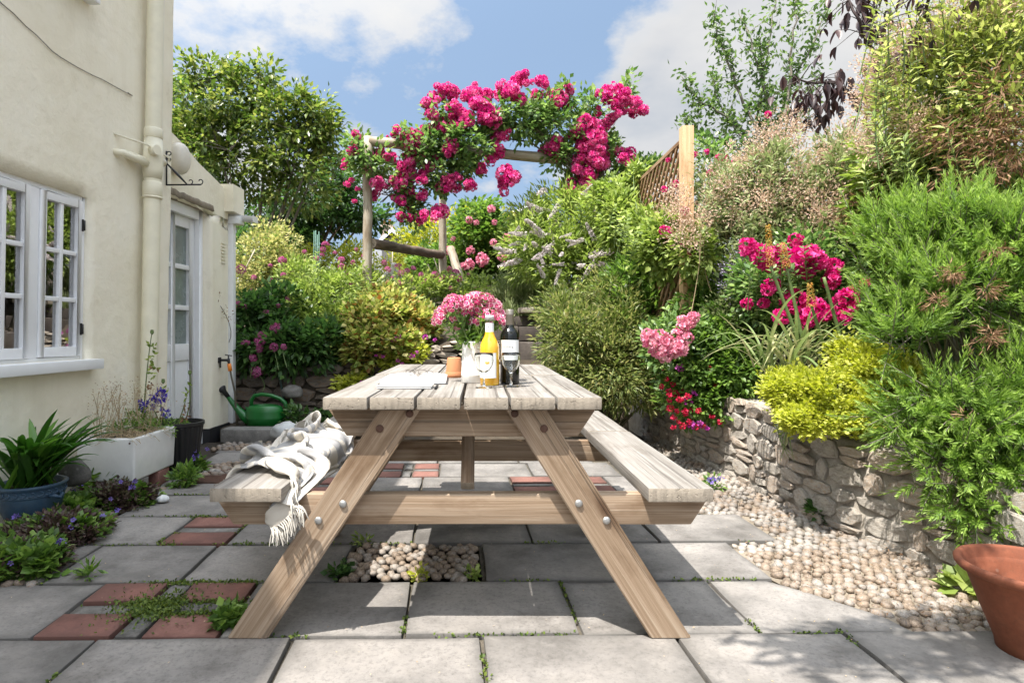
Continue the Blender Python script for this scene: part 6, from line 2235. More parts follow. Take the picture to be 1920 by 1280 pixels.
mb.add(gv, [(j * (n_ + 1) + i, j * (n_ + 1) + i + 1, (j + 1) * (n_ + 1) + i + 1, (j + 1) * (n_ + 1) + i) for j in range(n_) for i in range(n_)], True)
mb.build('compost', M['soil'], SK)
for k, (x, y, lab, mt) in enumerate(((-2.06, 3.55, 'grey brick propping the front corner of the white sink', M['setts']), (-2.06, 3.80, 'brown brick under the far side of the white sink', M['brick']), (-2.30, 3.56, 'brick in shadow under the left side of the white sink', M['brick']))):
    mb = MB()
    mb.box((-.05, -.075, -.045), (.05, .075, .045))
    tag(mb.build('brick', mt, None, Matrix.Translation((x, y, 0.046)) @ Matrix.Rotation(.1 * k, 4, 'Z'), bevel=0.005), lab, 'brick')
rock('rock', W(140, 888, 3.25), 0.075, 0.06, 0.085, M['setts'], 'dark grey pointed rock between the blue pot and the white sink', sd=6)
rock('rock', W(290, 925, 3.45) , 0.03, 0.028, 0.02, M['whitestone'], 'white pebble on the ground below the sink corner', sd=7)
rock('rock', W(305, 935, 3.38) , 0.035, 0.03, 0.022, M['whitestone'], 'larger white stone among gravel below the white sink', sd=8)

# black ribbed pot
KP = empty('black_pot', (-2.065, 4.10, 0), 'tall black ribbed plastic pot behind the white sink', 'plant pot')
KM = fin(KP)
mb = MB()
vs, n_ = [], 96
rr_ = [(0.105, 0.0, .0), (0.108, 0.01, .003), (0.150, 0.315, .003), (0.152, 0.322, 0), (0.160, 0.326, 0), (0.160, 0.348, 0), (0.150, 0.350, 0), (0.144, 0.31, 0)]
for r_, z, am in rr_:
    for k in range(n_):
        a = 2 * PI * k / n_
        q = r_ + (am if k % 4 < 2 else -am)
        vs.append((q * math.cos(a), q * math.sin(a), z))
fs = [(i * n_ + k, i * n_ + (k + 1) % n_, (i + 1) * n_ + (k + 1) % n_, (i + 1) * n_ + k) for i in range(len(rr_) - 1) for k in range(n_)]
fs.append(tuple(range(n_ - 1, -1, -1)))
mb.add(vs, fs)
mb.build('body', M['black_plastic'], KP, KM)
mb = MB()
mb.lathe([(0.144, 0.315), (0.07, 0.33), (0.001, 0.335)], 20, wob=0.05)
mb.build('compost', M['soil'], KP, KM)

# terracotta pot on the right
RP = empty('terracotta_pot', (1.675, 1.80, 0), 'big empty weathered terracotta pot at the right edge', 'plant pot')
RPM = fin(RP) @ Matrix.Scale(0.9, 4)
mb = MB()
mb.lathe([(0.098, 0.0), (0.105, 0.004), (0.108, 0.03), (0.150, 0.14), (0.183, 0.235), (0.188, 0.252), (0.196, 0.258), (0.212, 0.262), (0.218, 0.270), (0.220, 0.282), (0.215, 0.290), (0.203, 0.292), (0.196, 0.284), (0.185, 0.24), (0.15, 0.15), (0.10, 0.05), (0.001, 0.045)], 56, wob=0.012)
mb.build('body', M['terracotta'], RP, RPM)
mb = MB()
mb.lathe([(0.145, 0.15), (0.08, 0.158), (0.001, 0.16)], 24, wob=0.06)
mb.build('compost', M['soil'], RP, RPM)

# green watering can
WC = empty('watering_can', (-2.18, 5.52, 0.09), 'green plastic watering can with black rose beside the white downpipe', 'watering can')
WCM = Matrix.Translation((W(492, 800, 5.52).x, 5.56, 0.088))
WC.matrix_basis = WCM
mb = MB()
mb.lathe([(0.001, 0.0), (0.15, 0.0), (0.165, 0.006), (0.185, 0.07), (0.187, 0.075), (0.185, 0.08), (0.184, 0.13), (0.172, 0.165), (0.15, 0.185), (0.11, 0.195), (0.09, 0.196), (0.085, 0.185), (0.001, 0.18)], 36, sx=1.0, sy=0.62)
mb.v = [(x * (1 - 0.10 * max(0, -x) / .18), y, z) for x, y, z in mb.v]
mb.build('body', M['green_plastic'], WC, WCM)
mb = MB()
mb.tube([(-.13, 0, .05), (-.19, 0, .095), (-.25, 0, .16), (-.31, 0, .235), (-.335, 0, .268)], [0.055, 0.043, 0.030, 0.022, 0.020], 14)
sp = mb.build('spout', M['green_plastic'], WC, WCM)
mb = MB()
mb.tube([(-.33, 0, .262), (-.37, 0, .318), (-.385, 0, .335), (-.392, 0, .343)], [0.020, 0.024, 0.052, 0.050], 18)
mb.v = [(x - 0.35 * max(0, z - .318), y, z) for x, y, z in mb.v]
mb.build('rose', M['black_plastic'], sp, WCM)
mb = MB()
hpts = [(-.115, 0, .175), (-.118, 0, .235), (-.09, 0, .278), (-.02, 0, .292), (.07, 0, .280), (.15, 0, .252), (.195, 0, .215), (.212, 0, .165), (.205, 0, .11), (.18, 0, .075)]
mb.tube(hpts, [0.018, 0.018, 0.018, 0.017, 0.017, 0.017, 0.017, 0.017, 0.016, 0.014], 12)
mb.build('handle', M['green_plastic'], WC, WCM)
mb = MB()
mb.tube([(-.155, 0, .125), (-.148, 0, .15), (-.17, 0, .172)], [0.018, 0.012, 0.008], 8)
mb.build('spout_stay', M['green_plastic'], WC, WCM)

mb = MB()
mb.tube([W(522, 690, 5.93), W(527, 720, 5.93), W(533, 752, 5.92), W(540, 785, 5.90), W(538, 797, 5.85)], 0.011, 8)
tag(mb.build('garden_hose', plain('dark_green_hose', (0.012, 0.035, 0.03), 0.45)), 'dark green hose hanging down the brown retaining wall', 'hose')
mb = MB()
mb.tube([(-2.27, 5.66, .16), (-2.10, 5.68, .16)], 0.035, 14)
tag(mb.build('waste_pipe', M['white_plastic']), 'short white waste pipe behind the watering can spout', 'pipe')

# ------------------------------------------------------------------ rustic rose arch
AR = empty('rose_arch', (0, 7.4, 1.1), 'rustic arch of round wooden poles carrying the pink climbing rose', 'garden arch')
ab = lambda name, a, b_, r0, r1, mat=M['post_wood'], par=AR: pole(name, a, b_, r0, r1, mat, par)


def pole(name, a, b_, r0, r1, mat, par, wig=0.012):
    """round pole, grain along local X"""
    a, b_ = Vector(a), Vector(b_)
    x = (b_ - a).normalized()
    y = x.orthogonal().normalized()
    z = x.cross(y)
    m = Matrix.Identity(4)
    for c, v in enumerate((x, y, z)):
        for r in range(3):
            m[r][c] = v[r]
    m.translation = (a + b_) / 2
    L = (b_ - a).length
    mb = MB()
    n = 12
    pts = [(-L / 2 + L * i / n, wig * noise.noise((i * .6, L, 0)), wig * noise.noise((i * .6, 0, L))) for i in range(n + 1)]
    mb.tube(pts, [(r0 + (r1 - r0) * i / n) * (1 + .06 * noise.noise((i * .9, 1, L))) for i in range(n + 1)], 14)
    return mb.build(name, mat, par, m)


ab('post', (-1.325, 7.0, 0.95), (-1.315, 7.0, 3.24), 0.056, 0.052)
ab('post', (-0.555, 9.0, 1.2), (-0.565, 9.0, 3.05), 0.062, 0.056)
ab('post', (1.50, 7.5, 1.0), (1.50, 7.5, 3.0), 0.056, 0.052)
ab('top_beam', (-1.30, 7.0, 3.185), (1.62, 7.45, 3.05), 0.058, 0.066)
ab('top_beam', (-1.31, 7.05, 3.11), (-0.57, 8.95, 3.06), 0.05, 0.05)
ab('rail', (-1.28, 7.05, 2.0), (-0.58, 8.93, 2.10), 0.062, 0.062, M['bark'])
pl = pole('log', W(845, 466, 8.2), W(874, 560, 7.7), 0.055, 0.06, M['post_wood'], None)
tag(pl, 'grey log leaning in the flower bed beside the arch post', 'log')

# pale garden figure half hidden by flowers
SF = empty('statue', W(730, 565, 7.6), 'pale stone figure resting an arm on its knee among the flowers', 'statue')


def skin(name, pts, edges, rad, mat, parent, lvl=2):
    me = bpy.data.meshes.new(name)
    me.from_pydata([tuple(p) for p in pts], edges, [])
    o = bpy.data.objects.new(name + '_tmp', me)
    COL.objects.link(o)
    o.modifiers.new('skin', 'SKIN')
    for i, r in enumerate(rad):
        me.skin_vertices[0].data[i].radius = (r, r)
    me.skin_vertices[0].data[0].use_root = True
    sd = o.modifiers.new('sub', 'SUBSURF')
    sd.levels = lvl
    dg = bpy.context.evaluated_depsgraph_get()
    m2 = bpy.data.meshes.new_from_object(o.evaluated_get(dg))
    bpy.data.objects.remove(o)
    m2.name = name
    m2.materials.clear()
    m2.materials.append(mat)
    m2.polygons.foreach_set('use_smooth', [True] * len(m2.polygons))
    return link(name, m2, parent)


fg = lambda px, py, d=0: W(px, py, 7.6 + d)
pts = [fg(733, 556), fg(735, 540), fg(737, 522), fg(738, 511), fg(739, 500), fg(740, 492, -.02), fg(727, 512, -.03), fg(713, 524, -.08), fg(704, 537, -.14), fg(706, 546, -.16), fg(752, 514, .02), fg(758, 528, -.04), fg(750, 540, -.12), fg(716, 549, -.12), fg(712, 560, -.10), fg(748, 553, -.14), fg(746, 566, -.12)]
ed = [(0, 1), (1, 2), (2, 3), (3, 4), (4, 5), (3, 6), (6, 7), (7, 8), (8, 9), (3, 10), (10, 11), (11, 12), (0, 13), (13, 14), (0, 15), (15, 16)]
M['statue'] = stone_mat('pale_cast_stone', [(0.42, 0.39, 0.35), (0.55, 0.52, 0.48), (0.66, 0.63, 0.59)], 10.0, 0.2, 0.85, 0.3)
skin('figure', pts, ed, [.085, .075, .075, .06, .03, .062, .032, .030, .026, .02, .032, .026, .02, .058, .04, .055, .04], M['statue'], SF)

# bamboo and wire
CANE = ('slim teal cane, leftmost of the cluster above the left flower bed', 'slim teal cane, second from the left in the cluster above the left bed', 'slim teal cane, rightmost of the cluster above the left flower bed', 'slim teal cane, shortest one at the back of the cluster above the left bed')
for i, (px, py0, px1, py1, Y) in enumerate(((588, 560, 589, 433, 8.2), (594, 560, 592, 432, 8.25), (600, 560, 598, 434, 8.3), (597, 560, 595, 440, 8.4))):
    mb = MB()
    mb.tube([W(px, py0, Y), W(px1, py1, Y)], 0.007, 6)
    tag(mb.build('plant_stake', plain('teal_plastic_cane', (0.06, 0.16, 0.12), 0.5) if i == 0 else MATS['teal_plastic_cane']), CANE[i], 'garden cane', 'teal canes in the flower bed')
for px0, py0, px1, py1, Y, lab in ((736, 468, 736, 512, 7.9, 'thin white upright cane above the stone figure'), (802, 495, 820, 540, 7.4, 'slanting pale bamboo cane by the rear arch post'), (813, 483, 826, 520, 7.6, 'short pale cane leaning against the rear arch post'), (478, 468, 452, 520, 7.0, 'pale cane leaning in the variegated shrub')):
    mb = MB()
    mb.tube([W(px0, py0, Y), W(px1, py1, Y)], 0.007, 6)
    tag(mb.build('bamboo_cane', MATS.get('pale_bamboo') or plain('pale_bamboo', (0.55, 0.48, 0.36), 0.6)), lab, 'garden cane')

# ------------------------------------------------------------------ trellis on the right
TR = empty('trellis_fence', (1.55, 5.5, 0.6), 'wooden diamond trellis fence rising behind the shrubs with a square post', 'trellis fence')
m = Matrix.Identity(4)
mb = MB()
mb.box((-.9, -.043, -.043), (.98, .043, .043))
Yp = 4.55
xp = W(1287, 600, Yp).x
rot = Matrix.Translation((xp, Yp, 1.54)) @ Matrix.Rotation(-PI / 2, 4, 'Y')
mb.build('post', M['new_wood'], TR, rot, bevel=0.004)
g = random.Random(2)
y0, y1, z0, z1 = Yp + 0.06, 7.3, 1.05, 2.44


def slat(a, b_, dx):
    a, b_ = Vector(a), Vector(b_)
    x = (b_ - a).normalized()
    yv = Vector((1, 0, 0))
    zv = x.cross(yv)
    mm = Matrix.Identity(4)
    for c, v in enumerate((x, yv, zv)):
        for r in range(3):
            mm[r][c] = v[r]
    mm.translation = (a + b_) / 2 + Vector((dx, 0, 0))
    L = (b_ - a).length / 2
    mb = MB()
    mb.box((-L, -.007, -.0135), (L, .007, .0135))
    mb.build('slat', M['slat_wood'], TR, mm)


XT = xp
c = y0 - (z1 - z0)
st = 0.125
while c < y1:
    # rising and falling diagonals clipped to the panel
    for sgn in (1, -1):
        zz0, zz1 = (z0, z1)
        ya, yb = c, c + (z1 - z0)
        za, zb = (zz0, zz1) if sgn == 1 else (zz1, zz0)
        ta, tb = max(0, (y0 - ya) / (yb - ya)), min(1, (y1 - ya) / (yb - ya))
        if tb - ta > 0.03:
            slat((XT, ya + (yb - ya) * ta, za + (zb - za) * ta), (XT, ya + (yb - ya) * tb, za + (zb - za) * tb), 0.008 * sgn)
    c += st
for a, b_ in (((y0, z1), (y1, z1)), ((y0, z0), (y1, z0)), ((y1, z0), (y1, z1)), ((y0, z0), (y0, z1))):
    p, q = Vector((XT, *a)), Vector((XT, *b_))
    x = (q - p).normalized()
    yv = Vector((1, 0, 0))
    zv = x.cross(yv)
    mm = Matrix.Identity(4)
    for c_, v in enumerate((x, yv, zv)):
        for r in range(3):
            mm[r][c_] = v[r]
    mm.translation = (p + q) / 2
    mb = MB()
    mb.box((-(q - p).length / 2, -.018, -.015), ((q - p).length / 2, .018, .015))
    mb.build('frame_batten', M['slat_wood'], TR, mm)

# ------------------------------------------------------------------ houses beyond the hedge
def far_house(px, py_ridge, py_eave, Y, wpx, label, chim):
    c = W(px, py_eave, Y)
    w = wpx * Y / F / 2
    hr = (py_eave - py_ridge) / F * Y
    root = empty('distant_house', (c.x, Y, 1.4), label, 'house')
    mb = MB()
    L = 9
    mb.add([(c.x - w, Y, 1.3), (c.x + w, Y, 1.3), (c.x + w, Y, c.z), (c.x, Y, c.z + hr), (c.x - w, Y, c.z), (c.x - w, Y + L, 1.3), (c.x + w, Y + L, 1.3), (c.x + w, Y + L, c.z), (c.x, Y + L, c.z + hr), (c.x - w, Y + L, c.z)],
           [(0, 1, 2, 3, 4), (9, 8, 7, 6, 5), (1, 6, 7, 2), (5, 0, 4, 9)])
    mb.build('wall', MATS.get('grey_render') or stone_mat('grey_render', [(0.27, 0.26, 0.24), (0.33, 0.31, 0.29), (0.38, 0.37, 0.35)], 1.5, 0.2), root)
    mb = MB()
    o = 0.35
    sl = hr / w
    for s in (-1, 1):
        e = (c.x + s * (w + o), c.z - o * sl + .06)
        mb.add([(e[0], Y - .5, e[1]), (c.x, Y - .5, c.z + hr + .06), (c.x, Y + L + .5, c.z + hr + .06), (e[0], Y + L + .5, e[1])] + [(e[0], Y - .5, e[1] + .14), (c.x, Y - .5, c.z + hr + .2), (c.x, Y + L + .5, c.z + hr + .2), (e[0], Y + L + .5, e[1] + .14)],
               [(0, 1, 2, 3), (7, 6, 5, 4), (0, 4, 5, 1), (1, 5, 6, 2), (2, 6, 7, 3), (3, 7, 4, 0)])
    rf = mb.build('roof', M['dark'], root)
    for s in (-1, 1):
        mb = MB()
        e = (c.x + s * (w + o), c.z - o * sl + .0)
        mb.add([(e[0], Y - .56, e[1]), (c.x, Y - .56, c.z + hr), (c.x, Y - .56, c.z + hr + .3), (e[0], Y - .56, e[1] + .3), (e[0], Y - .52, e[1]), (c.x, Y - .52, c.z + hr), (c.x, Y - .52, c.z + hr + .3), (e[0], Y - .52, e[1] + .3)],
               [(0, 1, 2, 3), (7, 6, 5, 4), (0, 4, 5, 1), (2, 6, 7, 3), (0, 3, 7, 4)])
        mb.build('bargeboard', M['white'], rf)
    if chim:
        a = W(chim[0], chim[1], Y + 3)
        mb = MB()
        mb.box((a.x - .42, Y + 2.6, c.z), (a.x + .42, Y + 3.4, a.z))
        mb.box((a.x - .5, Y + 2.52, a.z - .3), (a.x + .5, Y + 3.48, a.z - .08))
        ch = mb.build('chimney', M['brick_pale'], root)
        for dx in (-.2, .2):
            mb = MB()
            mb.lathe([(0.13, 0), (0.10, .4), (0.12, .42), (0.08, .42)], 10, c=(a.x + dx, Y + 3, a.z))
            mb.build('chimney_pot', M['terracotta_new'], ch)


def brick_pale():
    m, n, l, b, out = base_mat('pale_brickwork')
    v = coords(n, l, (1, 1, 1), rnd=False)
    bt = n.new('ShaderNodeTexBrick')
    bt.inputs['Scale'].default_value = 4.0
    bt.inputs['Color1'].default_value = (0.45, 0.33, 0.24, 1)
    bt.inputs['Color2'].default_value = (0.36, 0.26, 0.19, 1)
    bt.inputs['Mortar'].default_value = (0.42, 0.39, 0.34, 1)
    mp = n.new('ShaderNodeMapping')
    mp.inputs['Rotation'].default_value = (PI / 2, 0, 0)
    l.new(v, mp.inputs[0])
    l.new(mp.outputs[0], bt.inputs['Vector'])
    l.new(bt.outputs[0], b.inputs['Base Color'])
    b.inputs['Roughness'].default_value = 0.9
    return m


M['brick_pale'] = brick_pale()
far_house(737, 437, 456, 42, 42, 'far grey gabled house with white bargeboards and a brick chimney', (726, 422))
far_house(985, 393, 412, 48, 70, 'distant house whose pale roof slope peeks over the round green bush', None)
# ------------------------------------------------------------------ vegetation
LM = {}
LM['dark'] = leaf_mat('dark_green_leaf', [(0.033, 0.075, 0.021), (0.066, 0.140, 0.036), (0.117, 0.216, 0.054)], 0.42, 0.42, 0.5)
LM['mid'] = leaf_mat('mid_green_leaf', [(0.055, 0.110, 0.022), (0.126, 0.225, 0.044), (0.248, 0.372, 0.078)], 0.42, 0.45)
LM['light'] = leaf_mat('light_green_leaf', [(0.126, 0.189, 0.037), (0.245, 0.331, 0.073), (0.434, 0.504, 0.154)], 0.42, 0.5)
LM['yellowish'] = leaf_mat('pale_yellow_green_leaf', [(0.179, 0.231, 0.053), (0.333, 0.391, 0.103), (0.525, 0.550, 0.200)], 0.42, 0.5)
LM['lime'] = leaf_mat('lime_leaf', [(0.260, 0.310, 0.035), (0.430, 0.462, 0.063), (0.605, 0.616, 0.132)], 0.42, 0.5)
LM['gold'] = leaf_mat('golden_hedge_leaf', [(0.143, 0.198, 0.028), (0.319, 0.355, 0.043), (0.540, 0.499, 0.081)], 0.42, 0.5)
LM['autumn'] = leaf_mat('yellow_green_tinted_leaf', [(0.315, 0.126, 0.047), (0.141, 0.217, 0.043), (0.304, 0.371, 0.084), (0.512, 0.512, 0.151), (0.600, 0.528, 0.216)], 0.42, 0.5)
LM['varieg'] = leaf_mat('variegated_leaf', [(0.121, 0.187, 0.050), (0.253, 0.288, 0.086), (0.480, 0.456, 0.180), (0.625, 0.575, 0.275)], 0.42, 0.5)
LM['olive'] = leaf_mat('olive_willowy_leaf', [(0.051, 0.081, 0.016), (0.117, 0.162, 0.039), (0.226, 0.263, 0.079), (0.294, 0.270, 0.107)], 0.42, 0.5)
LM['grey'] = leaf_mat('grey_green_leaf', [(0.14, 0.19, 0.07), (0.24, 0.29, 0.12), (0.37, 0.40, 0.21)], 0.35, 0.6)
LM['rosemary'] = leaf_mat('rosemary_needle', [(0.053, 0.105, 0.021), (0.134, 0.234, 0.039), (0.272, 0.402, 0.083), (0.450, 0.562, 0.200)], 0.42, 0.45, 0.4)
LM['buff'] = leaf_mat('dried_seed_head', [(0.36, 0.22, 0.15), (0.52, 0.37, 0.26), (0.64, 0.51, 0.38), (0.58, 0.40, 0.34)], 0.3, 0.8)
LM['brown'] = leaf_mat('dead_brown_leaf', [(0.10, 0.05, 0.025), (0.20, 0.11, 0.055), (0.32, 0.20, 0.11)], 0.25, 0.8)
LM['purple'] = leaf_mat('purple_leaf', [(0.028, 0.016, 0.018), (0.055, 0.028, 0.026), (0.10, 0.05, 0.04)], 0.22, 0.4, 0.45)
LM['tree'] = leaf_mat('garden_tree_leaf', [(0.036, 0.067, 0.012), (0.087, 0.144, 0.027), (0.175, 0.236, 0.051), (0.328, 0.349, 0.098)], 0.42, 0.38, 0.5)
LM['cherry'] = leaf_mat('small_fresh_leaf', [(0.048, 0.096, 0.024), (0.108, 0.189, 0.047), (0.225, 0.315, 0.090)], 0.42, 0.45)
LM['rose_leaf'] = leaf_mat('rose_leaf', [(0.050, 0.110, 0.028), (0.138, 0.237, 0.062), (0.308, 0.420, 0.140)], 0.42, 0.38, 0.5)
LM['strap'] = leaf_mat('strap_leaf', [(0.034, 0.102, 0.016), (0.074, 0.189, 0.030), (0.150, 0.300, 0.053)], 0.42, 0.3, 0.5)
LM['poker'] = leaf_mat('pale_strap_leaf', [(0.13, 0.20, 0.06), (0.22, 0.28, 0.11), (0.40, 0.38, 0.20)], 0.3, 0.45)
LM['rose'] = leaf_mat('magenta_petal', [(0.54, 0.012, 0.18), (0.72, 0.045, 0.29), (0.88, 0.16, 0.43), (0.92, 0.36, 0.57)], 0.3, 0.6, 0.2, 1.0)
LM['rose_dark'] = leaf_mat('deep_magenta_petal', [(0.48, 0.010, 0.12), (0.68, 0.035, 0.24), (0.82, 0.13, 0.38)], 0.3, 0.6, 0.2, 1.0)
LM['rose_pale'] = leaf_mat('pale_pink_petal', [(0.68, 0.15, 0.28), (0.82, 0.36, 0.47), (0.88, 0.60, 0.64)], 0.3, 0.6, 0.2, 1.0)
LM['valerian'] = leaf_mat('mauve_pink_petal', [(0.34, 0.05, 0.16), (0.48, 0.11, 0.27), (0.60, 0.22, 0.40)], 0.3, 0.7, 0.2, 1.0)
LM['violet'] = leaf_mat('violet_petal', [(0.14, 0.10, 0.42), (0.24, 0.17, 0.55), (0.36, 0.28, 0.62)], 0.3, 0.6, 0.2, 1.0)
LM['blue'] = leaf_mat('deep_blue_petal', [(0.04, 0.03, 0.25), (0.09, 0.06, 0.42), (0.16, 0.12, 0.5)], 0.3, 0.6, 0.2, 1.0)
LM['cerise'] = leaf_mat('cerise_purple_petal', [(0.38, 0.02, 0.28), (0.52, 0.06, 0.42), (0.62, 0.20, 0.52)], 0.3, 0.6, 0.2, 1.0)
LM['red'] = leaf_mat('crimson_petal', [(0.30, 0.006, 0.02), (0.48, 0.012, 0.05), (0.60, 0.03, 0.10)], 0.3, 0.5, 0.3, 1.0)
LM['white'] = leaf_mat('lilac_white_floret', [(0.42, 0.36, 0.37), (0.56, 0.50, 0.49), (0.66, 0.62, 0.58)], 0.3, 0.7, 0.2, 1.0)
LM['lilac'] = leaf_mat('grey_lilac_floret', [(0.26, 0.22, 0.34), (0.40, 0.35, 0.48), (0.52, 0.48, 0.56)], 0.3, 0.7, 0.2, 1.0)
LM['heuchera'] = leaf_mat('bronze_purple_leaf', [(0.05, 0.03, 0.03), (0.10, 0.06, 0.05), (0.10, 0.10, 0.045)], 0.25, 0.5)
LM['straw'] = leaf_mat('straw', [(0.26, 0.17, 0.09), (0.42, 0.31, 0.18), (0.52, 0.42, 0.28)], 0.2, 0.8)
LM['moss'] = leaf_mat('moss', [(0.04, 0.075, 0.012), (0.09, 0.14, 0.02), (0.17, 0.22, 0.035)], 0.25, 0.7)
LM['kniph'] = leaf_mat('orange_yellow_floret', [(0.50, 0.20, 0.04), (0.58, 0.38, 0.08), (0.50, 0.45, 0.12)], 0.25, 0.6)
LM['sweet'] = leaf_mat('sweet_william_petal', [(0.52, 0.015, 0.12), (0.66, 0.06, 0.22), (0.80, 0.28, 0.42), (0.88, 0.62, 0.66)], 0.3, 0.6, 0.2, 1.0)
LM['eye'] = leaf_mat('pale_pink_edge', [(0.80, 0.45, 0.54), (0.88, 0.66, 0.70)], 0.3, 0.6, 0.2, 1.0)
rg = np.random.default_rng(77)

# shared flower heads ------------------------------------------------
ROSE = []
for i in range(6):
    sub_ = [dome_pts(rg, 9 + int(rg.integers(7)), 0.040 + .022 * rg.random(), 0.05) for _ in range(4)]
    of_ = [rg.normal(size=3) * np.array((.040, .040, .02)) for _ in range(4)]
    C = np.concatenate([c + o_ for (c, d), o_ in zip(sub_, of_)])
    D = np.concatenate([d for c, d in sub_])
    ROSE.append(floret_mesh('rose_bloom', rg, C, D, 0.034, LM['rose']))
ROSE_D = []
for i in range(4):
    C, D = dome_pts(rg, 12, 0.055, 0.1)
    ROSE_D.append(floret_mesh('rose_bloom', rg, C, D, 0.036, LM['rose_dark']))
ROSE_P = []
for i in range(3):
    C, D = dome_pts(rg, 16, 0.06, 0.1)
    ROSE_P.append(floret_mesh('rose_bloom', rg, C, D, 0.033, LM['rose_pale']))


def head_mesh(name, mat, n, R_, r, flat=0.6, rings=((5, 0.3, 1.0),), cover=0.42):
    C, D = dome_pts(rg, n, R_, cover)
    C = C * np.array((1, 1, flat))
    return floret_mesh(name, rg, C, D, r, mat, wid=0.7, rings=rings)


VAL = [head_mesh('flower_head', LM['valerian'], 42, 0.042, 0.014, 0.75) for _ in range(4)]
GER = [head_mesh('flower_head', LM['cerise'], 5, 0.018, 0.020, 0.5) for _ in range(3)]
FUC = [floret_mesh('flower', rg, *(lambda c, d: (c, d))(*dome_pts(rg, 3, 0.012, 0.3)), 0.024, LM['red'], rings=((4, 0.1, 1.0), (4, 0.9, .8))) for _ in range(3)]
FUC_P = [floret_mesh('flower', rg, *dome_pts(rg, 4, 0.016, 0.2), 0.022, LM['cerise'], rings=((4, 0.1, 1.0), (4, 0.9, .8))) for _ in range(2)]


def plume_mesh(mat, n, Lp, r0, r, name='flower_spike'):
    z = rg.random(n) * Lp
    a = rg.random(n) * 2 * PI
    rr = r0 * (1 - z / Lp * 0.85)
    C = np.stack([rr * np.cos(a), rr * np.sin(a), z], 1)
    D = np.stack([np.cos(a), np.sin(a), np.full(n, 0.3)], 1)
    return floret_mesh(name, rg, C, D, r, mat, rings=((4, 0.3, 1.0),), wid=0.8)


BUD = [plume_mesh(LM['white'], 60, 0.17, 0.020, 0.013) for _ in range(4)]

# flowers are placed where the photograph shows them: (px, py, depth, scale)


def flowers(root, spec, meshes, rng, facing=(0, -0.75, 0.55), wob=0.5):
    for px, py, Y, s in spec:
        d = Vector(facing) + Vector(rng.normal(size=3)) * wob
        place(None or meshes[0].name, meshes[int(rng.integers(len(meshes)))], root, W(px, py, Y), d, s * (0.72 + .42 * rng.random()), rng.random() * 6)


def stalks(root, spec, mat, rng, drop, r=0.004, bend=0.06):
    mb = MB()
    for px, py, Y, s in spec:
        t = W(px, py, Y)
        b_ = t + Vector((rng.normal() * drop * .25, rng.normal() * drop * .2, -drop * (0.7 + .5 * rng.random())))
        m_ = t.lerp(b_, .5) + Vector(rng.normal(size=3)) * bend
        mb.tube(bez(b_, m_, t, 4), [r, r * .9, r * .8, r * .7, r * .6], 4, cap=False)
    return tag(mb.build('flower_stalks', mat, root), kind='stuff')


# ---- trees behind the house
def branchy(name, label, seed, base, lobes, leafm, barkm, nclump, per, rc, L, Wd, ntrunk=7, r0=0.05, spread=0.2, **kw):
    rng = np.random.default_rng(seed)
    root = empty(name, base, label, 'tree')
    P, D, cc, cu = crown(rng, lobes, nclump, per, rc, **kw)
    n = len(P)
    N = np.array((0, 0, 1.0)) + rand_dir(rng, n) * 0.6
    Ls = L * (0.75 + .5 * rng.random(n))
    leaves('crown', leafm, root, rng, P, D, N, Ls, Ls * Wd / L, curl=.22, fold=.16)
    mb = MB()
    base = Vector(base)
    lc = sum((Vector(c) for c, r in lobes), Vector()) / len(lobes)
    tops = []
    for k in range(ntrunk):
        c, r = lobes[int(rng.integers(len(lobes)))]
        t = Vector(c) + Vector(rng.normal(size=3)) * float(np.mean(r)) * spread
        b0 = base + Vector((rng.normal() * r0 * 1.5, rng.normal() * r0 * 1.5, 0))
        pts = bez(b0, b0.lerp(t, .45) + Vector((rng.normal() * .12, rng.normal() * .12, 0)), t, 9)
        mb.tube(pts, [r0 * (1 - .85 * i / 9) for i in range(10)], 7)
        tops += pts[4:]
    mb.build('trunk', barkm, root)
    mb = MB()
    for i in rng.choice(len(cc), min(160, len(cc)), replace=False):
        t = Vector(cc[i])
        b0 = min(tops, key=lambda q: (q - t).length + max(0, q.z - t.z) * 1.2)
        if (b0 - t).length < 1.6:
            mb.tube(bez(b0, b0.lerp(t, .5) + Vector(rng.normal(size=3)) * .06, t, 4), [r0 * .24, r0 * .2, r0 * .14, r0 * .1, r0 * .05], 4, cap=False)
    mb.build('branches', barkm, root)
    return root


branchy('garden_tree', 'bushy green tree with many slim grey stems behind the lean-to roof', 1, W(478, 430, 11) + Vector((0, 0, -1.1)),
        [E(400, 210, 11, 85, 85, .9), E(480, 190, 11, 70, 60, .9), E(545, 245, 11, 80, 75, .9), E(430, 290, 11, 110, 80, 1.0), E(550, 330, 11, 85, 70, .9), E(340, 300, 11, 60, 120, .9), E(600, 260, 11, 38, 40, .5), E(370, 150, 11, 40, 40, .5), E(585, 215, 11, 42, 40, .5), E(500, 145, 11, 36, 28, .4), E(425, 130, 11, 26, 26, .3), E(620, 235, 11, 24, 22, .3), E(560, 190, 11, 26, 26, .3), E(640, 300, 11, 26, 26, .3)],
        LM['tree'], M['twig_grey'], 640, 22, .19, .115, .062, 9, .045, out=.8, up=-.15, rnd=.6)
branchy('broadleaf_tree', 'dark broad tree spreading low between the lean-to and the arch post', 2, W(560, 470, 14) + Vector((0, 0, -1.0)),
        [E(520, 410, 14, 70, 50, 1.2), E(590, 385, 14, 75, 55, 1.2), E(640, 400, 14, 50, 42, .9), E(560, 450, 14, 60, 30, 1.0), E(660, 345, 14, 30, 26, .5), E(690, 410, 14, 34, 26, .5), E(630, 330, 14, 36, 30, .6)],
        LM['dark'], M['bark'], 360, 24, .20, .12, .085, 6, .08, out=.8, up=-.1, rnd=.7)
